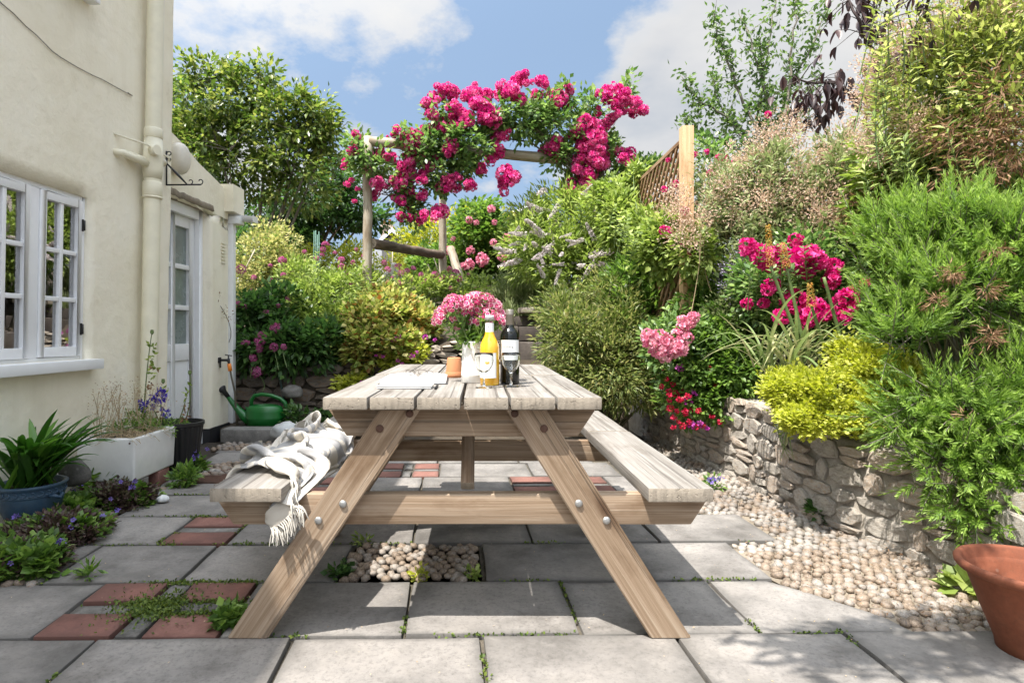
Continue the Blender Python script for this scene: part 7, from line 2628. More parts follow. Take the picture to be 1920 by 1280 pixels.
branchy('broadleaf_tree', 'tall leafy tree mostly hidden behind the cottage corner', 3, (-5.6, 12.5, 1.4),
        [E(330, 250, 13, 60, 110, 1.2), E(360, 340, 13, 70, 60, 1.2)], LM['mid'], M['bark'], 150, 22, .25, .12, .08, 4, .09, out=.8)

# ---- hedge, round bush
sh = shrub('golden_hedge', 'clipped golden green hedge in front of the far house', 'hedge', 4,
           [E(600, 505, 12, 70, 42, .5), E(665, 505, 12, 60, 46, .5), E(730, 520, 12, 60, 46, .5), E(790, 520, 12, 50, 50, .5), E(540, 510, 12, 60, 40, .5)], LM['gold'], 420, 34, .16, .07, .03, stemm=M['twig'], nst=30, r0=.02, up=.6, shell=.7)
shrub('round_bush', 'big rounded yellow green bush beyond the rear arch posts', 'shrub', 5,
      [E(850, 460, 11.2, 95, 66, .9), E(920, 450, 11.2, 80, 52, .9), E(790, 470, 11.2, 55, 45, .7), E(880, 430, 11.2, 50, 38, .6)], LM['gold'], 420, 34, .17, .075, .035, stemm=M['twig'], nst=25, r0=.03, up=.5, shell=.75)
ivy, cc, cu, rng = shrub('ivy_bush', 'dense bright green leafy bush dotted with pink roses behind the arch', 'shrub', 6,
                         [E(905, 455, 9.8, 70, 56, .6), E(870, 510, 9.8, 75, 45, .6), E(950, 480, 9.8, 60, 60, .6), E(820, 500, 9.8, 45, 40, .5), E(900, 400, 9.8, 40, 22, .4)], LM['mid'], 380, 32, .15, .085, .06, stemm=M['twig'], nst=25, r0=.02, up=.1, shell=.7, out=1.2)
flowers(ivy, [(882, 470, 9.2, .9), (880, 412, 9.3, .7), (893, 418, 9.3, .6), (927, 417, 9.2, .7), (921, 392, 9.2, 1.0), (952, 445, 9.1, 1.0), (945, 480, 9.0, 1.3), (905, 487, 9.0, 1.25), (880, 496, 9.0, 1.1), (868, 500, 9.0, .9), (925, 455, 9.1, .8), (843, 470, 9.2, .9), (842, 505, 9.1, .7), (850, 448, 9.2, .7)], ROSE_P, rng)

# ---- back left bed
shrub('variegated_shrub', 'creamy yellow variegated shrub beside the white downpipe', 'shrub', 7,
      [E(490, 490, 7.6, 55, 55, .5), E(530, 470, 7.6, 40, 40, .4), E(470, 540, 7.4, 40, 50, .4), E(540, 510, 7.5, 35, 40, .4), E(505, 440, 7.7, 24, 25, .25)], LM['varieg'], 240, 34, .10, .05, .026, stemm=M['twig'], nst=30, r0=.012, up=.3)
v1, cc, cu, rng = shrub('valerian', 'dark leafed valerian with mauve flower heads hanging over the wall by the tap', 'flowering plant', 8,
                        [E(490, 640, 6.1, 55, 50, .35), E(550, 650, 6.05, 55, 45, .3), E(520, 590, 6.4, 60, 50, .4), E(470, 590, 6.3, 35, 40, .3), E(600, 650, 6.1, 40, 45, .3)], LM['dark'], 230, 30, .11, .085, .042, stemm=M['twig_green'], nst=40, r0=.007, up=.1)
sp_ = [(516, 615, 5.85, 1.3), (492, 628, 5.8, 1.0), (490, 645, 5.75, 1.2), (513, 651, 5.75, 1.05), (532, 650, 5.75, .8), (461, 644, 5.8, .9), (475, 671, 5.75, .8), (480, 697, 5.75, 1.1), (484, 640, 5.8, .9), (446, 570, 6.0, .9), (458, 575, 6.0, .8), (499, 586, 6.1, .7), (522, 573, 6.1, .7), (540, 560, 6.2, .7), (486, 655, 5.75, .7), (452, 505, 6.4, 1.1)]
flowers(v1, sp_, VAL, rng)
stalks(v1, sp_, M['twig_green'], rng, .25)
v2, cc, cu, rng = shrub('mixed_perennials', 'leafy green perennials with tall mauve heads in the middle of the left bed', 'flowering plant', 9,
                        [E(590, 590, 6.6, 60, 60, .45), E(560, 540, 7.0, 45, 50, .4), E(640, 560, 7.0, 55, 50, .4), E(610, 640, 6.3, 50, 45, .3), E(650, 620, 6.4, 45, 45, .3), E(690, 545, 7.2, 45, 40, .4)], LM['light'], 380, 30, .11, .065, .03, stemm=M['twig_green'], nst=60, r0=.006, up=.4, rnd=.9)
sp_ = [(530, 488, 6.8, 1.0), (507, 498, 6.8, .65), (508, 525, 6.7, .65), (531, 515, 6.7, .7), (476, 520, 6.7, .6), (571, 472, 7.2, .8), (610, 458, 7.2, .9), (606, 468, 7.2, .8), (604, 478, 7.2, .8), (594, 485, 7.2, .8), (640, 487, 7.2, 1.0), (662, 492, 7.2, .75), (640, 500, 7.1, .8), (661, 532, 7.0, .8), (628, 474, 7.3, .6), (668, 468, 7.3, .6), (683, 480, 7.1, .65), (650, 512, 7.1, .7), (673, 517, 7.1, .7), (672, 560, 6.8, .7), (541, 561, 6.6, .7), (526, 573, 6.6, .7), (655, 599, 6.4, .7), (588, 560, 6.7, .5), (700, 548, 7.0, .7), (470, 545, 6.6, .5)]
flowers(v2, sp_, VAL, rng)
stalks(v2, sp_, M['twig_green'], rng, .38)
v2b, cc, cu, rng = shrub('valerian', 'pink valerian in seed crowding the feet of the two arch posts', 'flowering plant', 10,
                         [E(780, 540, 7.2, 70, 30, .4), E(840, 545, 7.3, 50, 28, .4), E(720, 560, 7.0, 40, 26, .35), E(900, 545, 7.6, 45, 30, .4)], LM['light'], 190, 26, .10, .06, .028, stemm=M['twig_green'], nst=40, r0=.006, up=.6, rnd=.9)
sp_ = [(727, 505, 7.0, 1.0), (720, 492, 7.1, .8), (747, 500, 7.1, .9), (752, 512, 7.0, .8), (762, 508, 7.1, .8), (775, 503, 7.1, .8), (790, 515, 7.0, 1.0), (795, 528, 7.0, .9), (815, 515, 7.0, 1.0), (823, 525, 7.0, .7), (855, 510, 7.2, 1.0), (848, 520, 7.1, .8), (862, 523, 7.1, .9), (750, 530, 6.9, .9), (804, 540, 6.9, .7), (832, 520, 7.1, .6), (878, 515, 7.4, .7), (890, 540, 7.4, .6), (845, 540, 7.0, .6), (770, 522, 7.0, .7), (735, 520, 6.95, .5)]
flowers(v2b, sp_, VAL, rng)
stalks(v2b, sp_, M['twig_green'], rng, .3)
v3, cc, cu, rng = shrub('geranium', 'yellow and russet tinted geranium mound above the retaining wall', 'flowering plant', 11,
                        [E(700, 610, 6.25, 55, 45, .3), E(745, 590, 6.5, 60, 38, .35), E(690, 650, 6.05, 50, 38, .25), E(745, 645, 6.05, 45, 36, .25), E(785, 610, 6.4, 35, 35, .3), E(720, 570, 6.7, 50, 30, .3)], LM['autumn'], 330, 32, .10, .065, .055, stemm=M['twig_green'], nst=40, r0=.006, up=.4, shell=.6)
sp_ = [(705, 667, 5.8, .9), (718, 668, 5.8, .9), (749, 632, 5.85, .9), (741, 635, 5.85, .8), (798, 632, 5.9, 1.0), (815, 637, 5.9, .9), (770, 668, 5.85, .9), (755, 684, 5.8, .8), (680, 716, 5.85, 1.1), (655, 601, 6.1, .9), (735, 640, 5.9, .6), (690, 625, 5.95, .6)]
flowers(v3, sp_, GER, rng)
v4, cc, cu, rng = shrub('geranium', 'small lime leafed geranium growing at the table corner against the pale wall', 'flowering plant', 12,
                        [E(755, 682, 5.95, 35, 22, .1), E(780, 672, 5.95, 25, 18, .1), E(660, 716, 5.9, 24, 14, .08)], LM['lime'], 46, 24, .06, .055, .05, stemm=M['twig_green'], nst=12, r0=.004)
flowers(v4, [(760, 690, 5.8, 1.0), (772, 668, 5.8, 1.1), (782, 660, 5.8, .8), (746, 676, 5.8, .8), (681, 717, 5.75, 1.0)], GER, rng)
shrub('leafy_plant', 'small glossy green plant at the foot of the retaining wall', 'plant', 13, [E(570, 785, 5.6, 40, 22, .12), E(615, 795, 5.6, 30, 18, .1)], LM['dark'], 40, 22, .06, .055, .03, stemm=M['twig'], nst=10, r0=.004)
shrub('silver_spikes', 'clump of upright silvery green spikes above the stone steps', 'plant', 14,
      [E(970, 555, 7.4, 40, 45, .25), E(1000, 560, 7.3, 28, 40, .25), E(945, 565, 7.4, 25, 30, .2), E(965, 590, 6.95, 40, 18, .15)], LM['grey'], 190, 26, .07, .085, .016, stemm=M['twig_green'], nst=70, r0=.004, up=1.6, out=.2, rnd=.4)


# ---- white flowered bush
bd, cc, cu, rng = shrub('white_flowering_bush', 'large light green bush covered in drooping white flower spikes', 'shrub', 15,
                        [E(1100, 440, 7.2, 110, 75, .7), E(1020, 470, 7.0, 70, 60, .6), E(1170, 480, 7.0, 85, 60, .6), E(1090, 500, 6.8, 110, 55, .6), E(1060, 400, 7.4, 70, 50, .5), E(1000, 430, 7.2, 40, 50, .4)], LM['light'], 560, 34, .14, .095, .024, stemm=M['twig'], nst=40, r0=.018, up=.1, shell=.7, out=1.1)
sp_ = [(990, 415, 6.6, 1.1), (975, 425, 6.6, 1.0), (985, 440, 6.5, 1.1), (975, 455, 6.5, 1.1), (968, 470, 6.5, 1.0), (1000, 405, 6.7, 1.0), (1013, 478, 6.3, 1.2), (1035, 478, 6.3, 1.1), (1020, 500, 6.2, 1.1), (1055, 475, 6.25, 1.1), (1078, 455, 6.3, 1.0), (1095, 447, 6.3, 1.2), (1115, 450, 6.3, 1.1), (1070, 440, 6.4, 1.0), (1110, 498, 6.2, 1.1), (1085, 500, 6.2, 1.1), (1050, 505, 6.2, 1.0), (1020, 520, 6.1, 1.1), (1160, 520, 6.1, 1.2), (1150, 530, 6.1, 1.1), (1175, 525, 6.1, 1.1), (1125, 470, 6.3, 1.0), (1200, 500, 6.2, 1.0), (1215, 460, 6.4, 1.1), (1230, 505, 6.2, 1.0), (1010, 440, 6.5, 1.0), (1040, 455, 6.4, 1.0), (1060, 495, 6.2, 1.0), (1140, 500, 6.2, .9), (1120, 410, 6.6, .9), (1030, 395, 6.8, 1.0), (1230, 520, 6.2, .8), (1135, 495, 6.2, 1.0), (1005, 460, 6.4, 1.1)]
sel = [i for i in range(len(cc)) if cu[i][1] < -.25 and cu[i][2] > -.3]
for i in rng.choice(sel, 34, replace=False):
    c = cc[i] + cu[i] * .10
    q_ = (c[0] / c[1] * F + CX, HY - (c[2] - EYE) / c[1] * F)
    sp_.append((q_[0], q_[1], c[1] - .05, .9 + .5 * rng.random()))
flowers(bd, [(a, b_, c, s * 1.1) for a, b_, c, s in sp_], BUD, rng, facing=(-.7, -.6, -.05), wob=.45)

shrub('evergreen_shrub', 'glossy evergreen shrub below the trellis post', 'shrub', 16,
      [E(1240, 500, 5.8, 75, 60, .4), E(1190, 540, 5.6, 60, 45, .35), E(1290, 530, 5.5, 55, 60, .35), E(1190, 590, 5.4, 55, 40, .3), E(1260, 420, 6.2, 40, 40, .3)], LM['mid'], 360, 32, .10, .07, .03, stemm=M['twig'], nst=40, r0=.012, up=.35, shell=.65)
shrub('willow_leafed_shrub', 'wide olive shrub of narrow leaves beside the far end of the table', 'shrub', 17,
      [E(1085, 640, 5.2, 75, 70, .45), E(1140, 690, 5.0, 85, 70, .45), E(1060, 590, 5.5, 55, 45, .35), E(1170, 620, 5.2, 65, 65, .4), E(1150, 560, 5.5, 60, 40, .35), E(1200, 720, 5.0, 45, 45, .3), E(1080, 700, 5.1, 45, 40, .3)], LM['olive'], 620, 34, .105, .062, .015, base=(1.15, 5.45, 0.0), stemm=M['twig'], nst=90, r0=.012, up=.15, shell=.6, out=1.1)
fu, cc, cu, rng = shrub('fuchsia', 'fuchsia with hanging red and purple flowers spilling over the stone wall', 'shrub', 18,
                        [E(1310, 690, 4.30, 75, 72, .26), E(1355, 630, 4.35, 66, 62, .28), E(1290, 745, 4.22, 48, 46, .2), E(1350, 740, 4.15, 58, 42, .2), E(1275, 640, 4.6, 45, 45, .25), E(1390, 690, 4.1, 44, 52, .2), E(1330, 575, 4.6, 66, 46, .28)], LM['mid'], 560, 32, .08, .048, .026, stemm=M['twig'], nst=60, r0=.007, up=.1)
sp_ = [(1255, 732, 4.1, 1.0), (1268, 738, 4.1, 1.1), (1280, 733, 4.1, .9), (1262, 720, 4.1, .9), (1285, 705, 4.15, .8), (1257, 765, 4.05, .9), (1270, 770, 4.05, 1.0), (1284, 772, 4.05, 1.0), (1296, 768, 4.05, .8), (1263, 782, 4.0, .9), (1280, 798, 4.0, 1.1), (1292, 792, 4.0, 1.2), (1304, 800, 4.0, 1.1), (1318, 797, 4.0, 1.1), (1272, 790, 4.0, .8), (1244, 690, 4.2, .8), (1365, 723, 4.05, .8), (1343, 724, 4.05, .8), (1250, 710, 4.15, .7), (1360, 538, 4.6, .9), (1382, 528, 4.6, .8), (1300, 760, 4.05, .7), (1330, 690, 4.1, .6), (1255, 750, 4.05, .7), (1240, 725, 4.1, .7), (1350, 790, 3.95, .9), (1335, 780, 3.95, .8), (1262, 800, 3.95, .8), (1310, 770, 3.95, .9), (1255, 740, 3.95, .9), (1275, 748, 3.95, .9), (1290, 742, 3.95, .8)]
flowers(fu, sp_, FUC, rng, facing=(0, -.4, -.8))
flowers(fu, [(1275, 690, 4.1, 1.0), (1290, 752, 4.05, 1.0), (1300, 738, 4.05, .9), (1312, 795, 4.0, 1.0), (1296, 797, 4.0, 1.0), (1326, 802, 4.0, .8)], FUC_P, rng, facing=(0, -.5, -.7))
pk, cc, cu, rng = shrub('pale_pink_roses', 'trusses of pale pink roses at the left edge of the fuchsia', 'rose', 19,
                        [E(1245, 650, 4.3, 40, 40, .16), E(1285, 620, 4.3, 35, 30, .16)], LM['rose_leaf'], 50, 26, .08, .05, .03, stemm=M['twig_green'], nst=20, r0=.006)
flowers(pk, [(1222, 640, 3.98, .9), (1238, 632, 3.98, .9), (1250, 645, 3.98, .9), (1235, 655, 3.98, .9), (1260, 658, 3.98, .8), (1272, 650, 3.98, .8), (1270, 630, 4.0, .75), (1280, 615, 4.0, .8), (1292, 605, 4.0, .8), (1300, 595, 4.0, .75), (1285, 632, 4.0, .7), (1215, 628, 3.98, .6), (1248, 668, 3.98, .6), (1278, 600, 4.0, .6)], ROSE_P, rng)

# catmint haze and the rose bush
cm_, cc, cu, rng = shrub('catmint', 'hazy grey lilac catmint between the fuchsia and the roses', 'flowering plant', 20,
                         [E(1385, 530, 4.4, 45, 60, .25), E(1370, 590, 4.3, 45, 45, .25), E(1420, 570, 4.2, 35, 45, .2)], LM['grey'], 150, 30, .08, .03, .016, stemm=M['twig_green'], nst=60, r0=.004, up=.5)
P, D, c2, _ = crown(rng, [E(1385, 520, 4.3, 42, 50, .25), E(1420, 560, 4.1, 34, 50, .15)], 80, 26, .06)
leaves('florets', LM['lilac'], cm_, rng, P, D, rand_dir(rng, len(P)), .016, .012)
rb, cc, cu, rng = shrub('rose_bush', 'rose bush of deep magenta blooms behind the red hot pokers', 'rose', 21,
                        [E(1500, 500, 4.0, 85, 60, .25), E(1560, 560, 3.9, 65, 60, .25), E(1440, 540, 4.0, 55, 60, .25), E(1500, 590, 3.9, 70, 45, .25)], LM['rose_leaf'], 260, 30, .09, .05, .03, stemm=M['twig'], nst=40, r0=.008)
sp_ = [(1402, 463, 3.75, .8), (1418, 470, 3.75, .6), (1434, 482, 3.7, 1.0), (1440, 495, 3.7, .9), (1462, 470, 3.7, .9), (1475, 480, 3.7, .8), (1470, 500, 3.7, .8), (1492, 450, 3.75, .7), (1504, 488, 3.65, 1.1), (1520, 480, 3.65, 1.0), (1510, 508, 3.65, 1.0), (1532, 490, 3.65, .8), (1500, 500, 3.65, .9), (1562, 498, 3.65, .9), (1558, 525, 3.65, .8), (1442, 540, 3.65, .8), (1450, 535, 3.65, .7), (1490, 565, 3.6, 1.0), (1478, 560, 3.6, .8), (1466, 595, 3.55, .9), (1515, 590, 3.55, 1.0), (1508, 605, 3.55, .8), (1545, 585, 3.55, .9), (1530, 575, 3.6, .8), (1585, 565, 3.55, .9), (1592, 580, 3.55, .8), (1600, 548, 3.55, .6), (1580, 595, 3.5, .7), (1400, 570, 3.8, .6), (1432, 568, 3.75, .5), (1622, 530, 3.5, .5)]
flowers(rb, sp_, ROSE_D, rng)
r2, cc, cu, rng = shrub('rambling_rose', 'few magenta roses scattered on stems around the foot of the trellis post', 'rose', 22,
                        [E(1290, 470, 4.8, 40, 50, .2), E(1250, 440, 5.0, 35, 35, .2), E(1330, 300, 5.2, 50, 45, .25)], LM['rose_leaf'], 70, 20, .09, .05, .03, stemm=M['twig_green'], nst=24, r0=.006)
flowers(r2, [(1252, 437, 4.6, .8), (1287, 458, 4.5, .7), (1303, 485, 4.45, .9), (1305, 492, 4.45, .8), (1325, 285, 4.9, .45), (1360, 298, 4.9, .6), (1370, 310, 4.9, .5), (1332, 325, 4.9, .5), (1303, 290, 4.9, .4), (1348, 297, 4.9, .5), (1490, 206, 5.0, .3), (1440, 215, 5.0, .4), (1245, 432, 4.6, .5)], ROSE_D, rng)

# ---- climbing rose over the arch
ZX = lambda X, Y_: (600 + X / 2.783, 100 + Y_ / 2.783)
cr_l = []
for X, Y_, r in ((300, 600, 75), (430, 700, 85), (560, 500, 120), (700, 470, 120), (800, 480, 115), (950, 330, 100), (1050, 350, 105), (1150, 300, 95), (1200, 400, 95), (1250, 540, 60), (1400, 300, 75), (1600, 200, 40), (1430, 560, 95), (1500, 480, 60), (1600, 620, 65), (1700, 600, 60), (480, 830, 65), (760, 590, 70), (240, 560, 60), (640, 330, 70), (620, 660, 60), (1270, 250, 60), (1330, 680, 50), (1560, 760, 60), (200, 480, 35), (1680, 690, 60), (1620, 780, 60), (1750, 620, 50), (1480, 700, 60), (480, 480, 70), (1330, 420, 80)):
    px, py = ZX(X, Y_)
    cr_l.append(E(px, py, 7.1 + (0.35 if X > 1000 else 0) * (X - 1000) / 400, r / 2.783, r / 2.783, .34))
cl, cc, cu, rng = shrub('climbing_rose', 'huge climbing rose covered in magenta pink blooms over the rustic arch', 'climbing rose', 23,
                        cr_l, LM['rose_leaf'], 560, 22, .12, .075, .046, base=(1.35, 7.35, 1.05), stemm=M['twig_green'], nst=0, shell=.45, up=-.05, rnd=.8)
mb = MB()
for k in range(5):
    a = Vector((1.35 + rng.normal() * .06, 7.35, 1.05))
    pts = [a, a + Vector((.1, 0, 1.0)), Vector((1.4, 7.35, 2.6 + rng.random() * .3)), Vector((.6, 7.2, 3.2 + rng.random() * .4)), Vector((-.3, 7.1, 3.15 + rng.random() * .3)), Vector((-.9, 7.05, 2.9 - rng.random() * .4)), Vector((-1.2, 7.0, 2.3 + rng.random() * .4))]
    q = []
    for i in range(len(pts) - 1):
        for t in range(5):
            q.append(pts[i].lerp(pts[i + 1], t / 5) + Vector(rng.normal(size=3)) * .02)
    mb.tube(q, [.016 - .011 * i / len(q) for i in range(len(q))], 6)
mb.build('cane', M['twig'], cl)
mb = MB()
for i in rng.choice(len(cc), 170, replace=False):
    t = Vector(cc[i])
    b0 = min(q, key=lambda p: (p - t).length)
    mb.tube(bez(b0, b0.lerp(t, .5) + Vector(rng.normal(size=3)) * .08, t, 4), [.006, .005, .004, .003, .002], 4, cap=False)
mb.build('stem', M['twig_green'], cl)
RC = ((193, 425, 30), (165, 500, 32), (125, 577, 25), (153, 668, 22), (290, 520, 38), (235, 550, 28), (250, 610, 25), (370, 550, 32), (395, 420, 30), (300, 672, 35), (355, 675, 25), (295, 740, 28), (450, 580, 35), (440, 620, 40), (420, 660, 45), (400, 680, 40), (440, 720, 40), (400, 770, 35), (465, 800, 28), (425, 855, 26), (487, 868, 35), (550, 845, 30), (530, 740, 32), (540, 625, 42), (560, 560, 45), (500, 530, 50), (480, 470, 50), (500, 420, 40), (460, 440, 35), (575, 390, 35), (640, 375, 45), (700, 375, 35), (720, 320, 50), (700, 270, 35), (760, 345, 38), (665, 215, 45), (640, 190, 30), (580, 290, 45), (610, 240, 35), (785, 220, 45), (800, 180, 25), (830, 240, 55), (860, 300, 55), (880, 350, 55), (920, 310, 30), (860, 220, 35), (940, 160, 27), (1000, 180, 45), (1010, 220, 45), (950, 215, 40), (1075, 135, 38), (1155, 140, 38), (1130, 210, 32), (1250, 235, 45), (1295, 190, 30), (1200, 215, 25), (1300, 270, 20), (1515, 215, 45), (1560, 235, 50), (1545, 290, 40), (1575, 200, 25), (1510, 345, 38), (1450, 300, 20), (1655, 280, 45), (1630, 320, 25), (1605, 520, 42), (1625, 560, 28), (1380, 360, 40), (1345, 430, 42), (1420, 420, 60), (1400, 470, 50), (1385, 380, 40), (1450, 400, 40), (1410, 560, 75), (1440, 530, 50), (1370, 570, 45), (1405, 665, 65), (1330, 705, 40), (1380, 690, 45), (1215, 495, 60), (1180, 520, 30), (1245, 465, 35), (930, 450, 40), (925, 520, 35), (675, 475, 40), (680, 540, 16), (665, 680, 45), (690, 700, 35), (650, 650, 30), (790, 685, 35), (718, 638, 22), (865, 585, 38), (980, 640, 55), (985, 600, 35), (628, 825, 42), (985, 405, 16), (1230, 360, 14), (640, 600, 14), (350, 440, 12), (195, 705, 14), (180, 770, 14))
RX = list(RC)
for X, Y_, r in RC:
    if r >= 34:
        a_ = rng.random() * 6.28
        RX.append((X + .75 * r * math.cos(a_), Y_ + .75 * r * math.sin(a_), r * .75))
for X, Y_, r in RX:
    px, py = ZX(X, Y_)
    Yd = 6.85 + rng.random() * .25 + (.25 if X > 1100 else 0)
    s = (r / 2.783) * Yd / F / 0.104
    d = Vector((0, -.8, .45)) + Vector(rng.normal(size=3)) * .4
    place('rose_bloom', ROSE[int(rng.integers(6))], cl, W(px, py, Yd), d, s, rng.random() * 6)

tcl, cc, cu, rng = shrub('trellis_climber', 'fresh green climber smothering the lower half of the trellis', 'climber', 73,
                         [E(1215, 430, 5.3, 42, 40, .12), E(1165, 410, 5.8, 34, 50, .14), E(1262, 445, 4.75, 40, 40, .12), E(1240, 470, 4.8, 55, 50, .14), E(1195, 330, 5.9, 24, 22, .10), E(1300, 470, 4.4, 36, 40, .1), E(1150, 370, 6.2, 40, 30, .15)], LM['light'], 330, 24, .10, .062, .036, stemm=M['twig_green'], nst=40, r0=.006, up=.05, shell=.4, rnd=.8)
flowers(tcl, [(1252, 300, 4.75, .35), (1268, 345, 4.7, .4), (1245, 355, 4.75, .35), (1283, 395, 4.5, .45)], ROSE_D, rng)

# ---- the tall planting on the right
dv, cc, cu, rng = shrub('dried_valerian', 'pale green valerian gone to buff seed heads beside the trellis post', 'plant', 24,
                        [E(1370, 380, 4.7, 85, 70, .3), E(1450, 350, 4.5, 80, 70, .3), E(1530, 380, 4.3, 80, 80, .3), E(1590, 320, 4.2, 70, 70, .3), E(1420, 440, 4.4, 90, 50, .3), E(1550, 450, 4.1, 70, 45, .25), E(1330, 430, 4.8, 50, 60, .25)], LM['grey'], 420, 26, .10, .062, .022, stemm=M['twig_tan'], nst=200, r0=.005, up=.5, rnd=1.0, shell=.4)
P, D, c2, _ = crown(rng, [E(1340, 370, 4.5, 50, 70, .25), E(1400, 300, 4.5, 55, 60, .25), E(1450, 270, 4.5, 50, 50, .25), E(1500, 330, 4.3, 70, 60, .25), E(1570, 300, 4.2, 60, 60, .25), E(1430, 380, 4.2, 90, 50, .2), E(1300, 410, 4.3, 42, 70, .12), E(1290, 450, 4.25, 36, 40, .1), E(1270, 380, 4.35, 26, 40, .1), E(1560, 390, 4.0, 60, 50, .2), E(1480, 240, 4.6, 40, 40, .2), E(1620, 250, 4.1, 40, 50, .2), E(1530, 430, 4.0, 50, 40, .2)], 330, 40, .085, shell=.25)
leaves('seed_heads', LM['buff'], dv, rng, P, D, rand_dir(rng, len(P)), .020, .009)
dv2, cc, cu, rng = shrub('dried_valerian', 'tall pale leafed valerian with brown seed heads filling the top right corner', 'plant', 25,
                         [E(1760, 150, 3.3, 100, 90, .3), E(1850, 110, 3.1, 100, 100, .3), E(1700, 230, 3.5, 70, 70, .25), E(1800, 240, 3.2, 100, 60, .25), E(1890, 220, 3.0, 70, 80, .25), E(1900, 40, 3.0, 70, 70, .25)], LM['yellowish'], 300, 22, .15, .060, .018, base=tuple(W(1800, 420, 3.3)), stemm=M['twig_green'], nst=190, r0=.005, up=.5, rnd=1.0, shell=.45)
P, D, c2, _ = crown(rng, [E(1700, 60, 3.4, 40, 50, .2), E(1720, 110, 3.4, 40, 40, .2), E(1650, 130, 3.6, 36, 40, .2), E(1640, 190, 3.6, 50, 50, .2), E(1760, 90, 3.2, 50, 40, .2), E(1680, 180, 3.5, 40, 50, .2), E(1870, 20, 3.0, 60, 40, .2), E(1780, 30, 3.2, 50, 40, .2), E(1720, 230, 3.2, 60, 50, .15), E(1640, 280, 3.5, 40, 40, .15)], 230, 44, .07, shell=.2)
leaves('seed_heads', LM['buff'], dv2, rng, P, D, rand_dir(rng, len(P)), .018, .008)
P, D, c2, _ = crown(rng, [E(1875, 190, 2.85, 70, 70, .18), E(1840, 270, 2.9, 90, 40, .15), E(1890, 270, 2.85, 60, 70, .15), E(1850, 330, 2.9, 80, 30, .12), E(1610, 400, 3.7, 34, 50, .1), E(1780, 250, 3.0, 50, 30, .1)], 80, 18, .10, shell=.1)
D[:, 2] -= .5
leaves('dead_leaves', LM['brown'], dv2, rng, P, unit(D), rand_dir(rng, len(P)), .05, .009)
def shoots(n, x0, x1, y0, y1, Y0, Y1, hpx, lean_=0.0):
    o = []
    for _ in range(n):
        x, y, Y_ = x0 + (x1 - x0) * rng.random(), y0 + (y1 - y0) * rng.random(), Y0 + (Y1 - Y0) * rng.random()
        h = hpx * (.6 + .7 * rng.random())
        o.append((W(x + rng.normal() * h * .15 + lean_ * h, y + h, Y_ + .1), W(x, y, Y_)))
    return o


wands(dv2, rng, shoots(46, 1640, 1930, -30, 150, 2.9, 3.4, 190), LM['yellowish'], M['twig_green'], .066, .019)
wands(dv2, rng, shoots(26, 1620, 1900, 150, 300, 2.8, 3.3, 150, .4), LM['light'], M['twig_green'], .062, .018)
wands(dv, rng, shoots(60, 1310, 1640, 230, 430, 4.0, 4.5, 130), LM['grey'], M['twig_tan'], .07, .018, 12)
wands(v2, rng, shoots(40, 480, 700, 470, 600, 6.2, 7.0, 90), LM['light'], M['twig_green'], .08, .024, 10)
wands(fu, rng, shoots(40, 1230, 1420, 570, 740, 4.0, 4.2, 70, .3), LM['mid'], M['twig_green'], .05, .024, 9)
wands(bd, rng, shoots(46, 980, 1250, 350, 470, 6.4, 7.0, 80), LM['light'], M['twig_green'], .10, .024, 11)
wands(rb, rng, shoots(24, 1400, 1620, 440, 560, 3.5, 3.8, 90), LM['rose_leaf'], M['twig_green'], .05, .03, 9)
wands(tcl, rng, shoots(26, 1150, 1300, 380, 450, 4.6, 5.4, 70), LM['light'], M['twig_green'], .06, .03, 9)
iv2, cc, cu, rng = shrub('ivy', 'broad leafed bright ivy above the rosemary on the right', 'climber', 26,
                         [E(1700, 320, 3.7, 90, 60, .25), E(1800, 350, 3.5, 100, 60, .25), E(1880, 380, 3.3, 70, 60, .25), E(1660, 400, 3.7, 50, 50, .2), E(1740, 280, 3.7, 60, 40, .2)], LM['light'], 230, 22, .10, .07, .055, stemm=M['twig'], nst=40, r0=.007, up=.1, shell=.55)
# withered pale leaves hanging in the ivy
for k, (px, py, s) in enumerate(((1790, 350, .13), (1755, 385, .11), (1775, 415, .12), (1820, 345, .10))):
    c = W(px, py, 3.05)
    V, Q, T = ribbon([c, c + Vector((.02, -.02, -.02)), c + Vector((.03, -.05, -.05)), c + Vector((.015, -.03, -s))], [.012, .05, .045, .006], tint=.7)
    link('withered_leaf', quad_mesh('withered_leaf', V, Q, T, MATS.get('withered_leaf_blade') or leaf_mat('withered_leaf_blade', [(0.42, 0.33, 0.18), (0.56, 0.47, 0.28)], .3, .7)), iv2)

# dark evergreens that close the view behind the roses and the rosemary
shrub('laurel', 'dark evergreen closing the view behind the rose bush', 'shrub', 70,
      [E(1420, 540, 5.4, 110, 90, .3), E(1540, 520, 5.2, 110, 110, .3), E(1340, 600, 5.3, 70, 60, .3), E(1620, 480, 5.0, 70, 110, .3)], LM['dark'], 330, 26, .15, .10, .045, stemm=M['twig'], nst=30, r0=.015, up=.1)
shrub('laurel', 'dark evergreen closing the view behind the rosemary', 'shrub', 71,
      [E(1700, 500, 4.1, 90, 110, .25), E(1820, 480, 4.0, 110, 110, .25), E(1920, 450, 3.9, 90, 130, .25), E(1760, 600, 3.8, 110, 60, .25), E(2000, 520, 3.7, 90, 110, .3)], LM['dark'], 360, 26, .13, .09, .042, stemm=M['twig'], nst=30, r0=.015, up=.1)
shrub('laurel', 'dark shrub behind the gap between the lean-to and its white downpipe', 'shrub', 72,
      [E(445, 520, 8.6, 40, 110, .4), E(470, 600, 8.4, 60, 60, .4)], LM['dark'], 90, 26, .16, .09, .05, stemm=M['twig'], nst=10, r0=.015, up=.1)

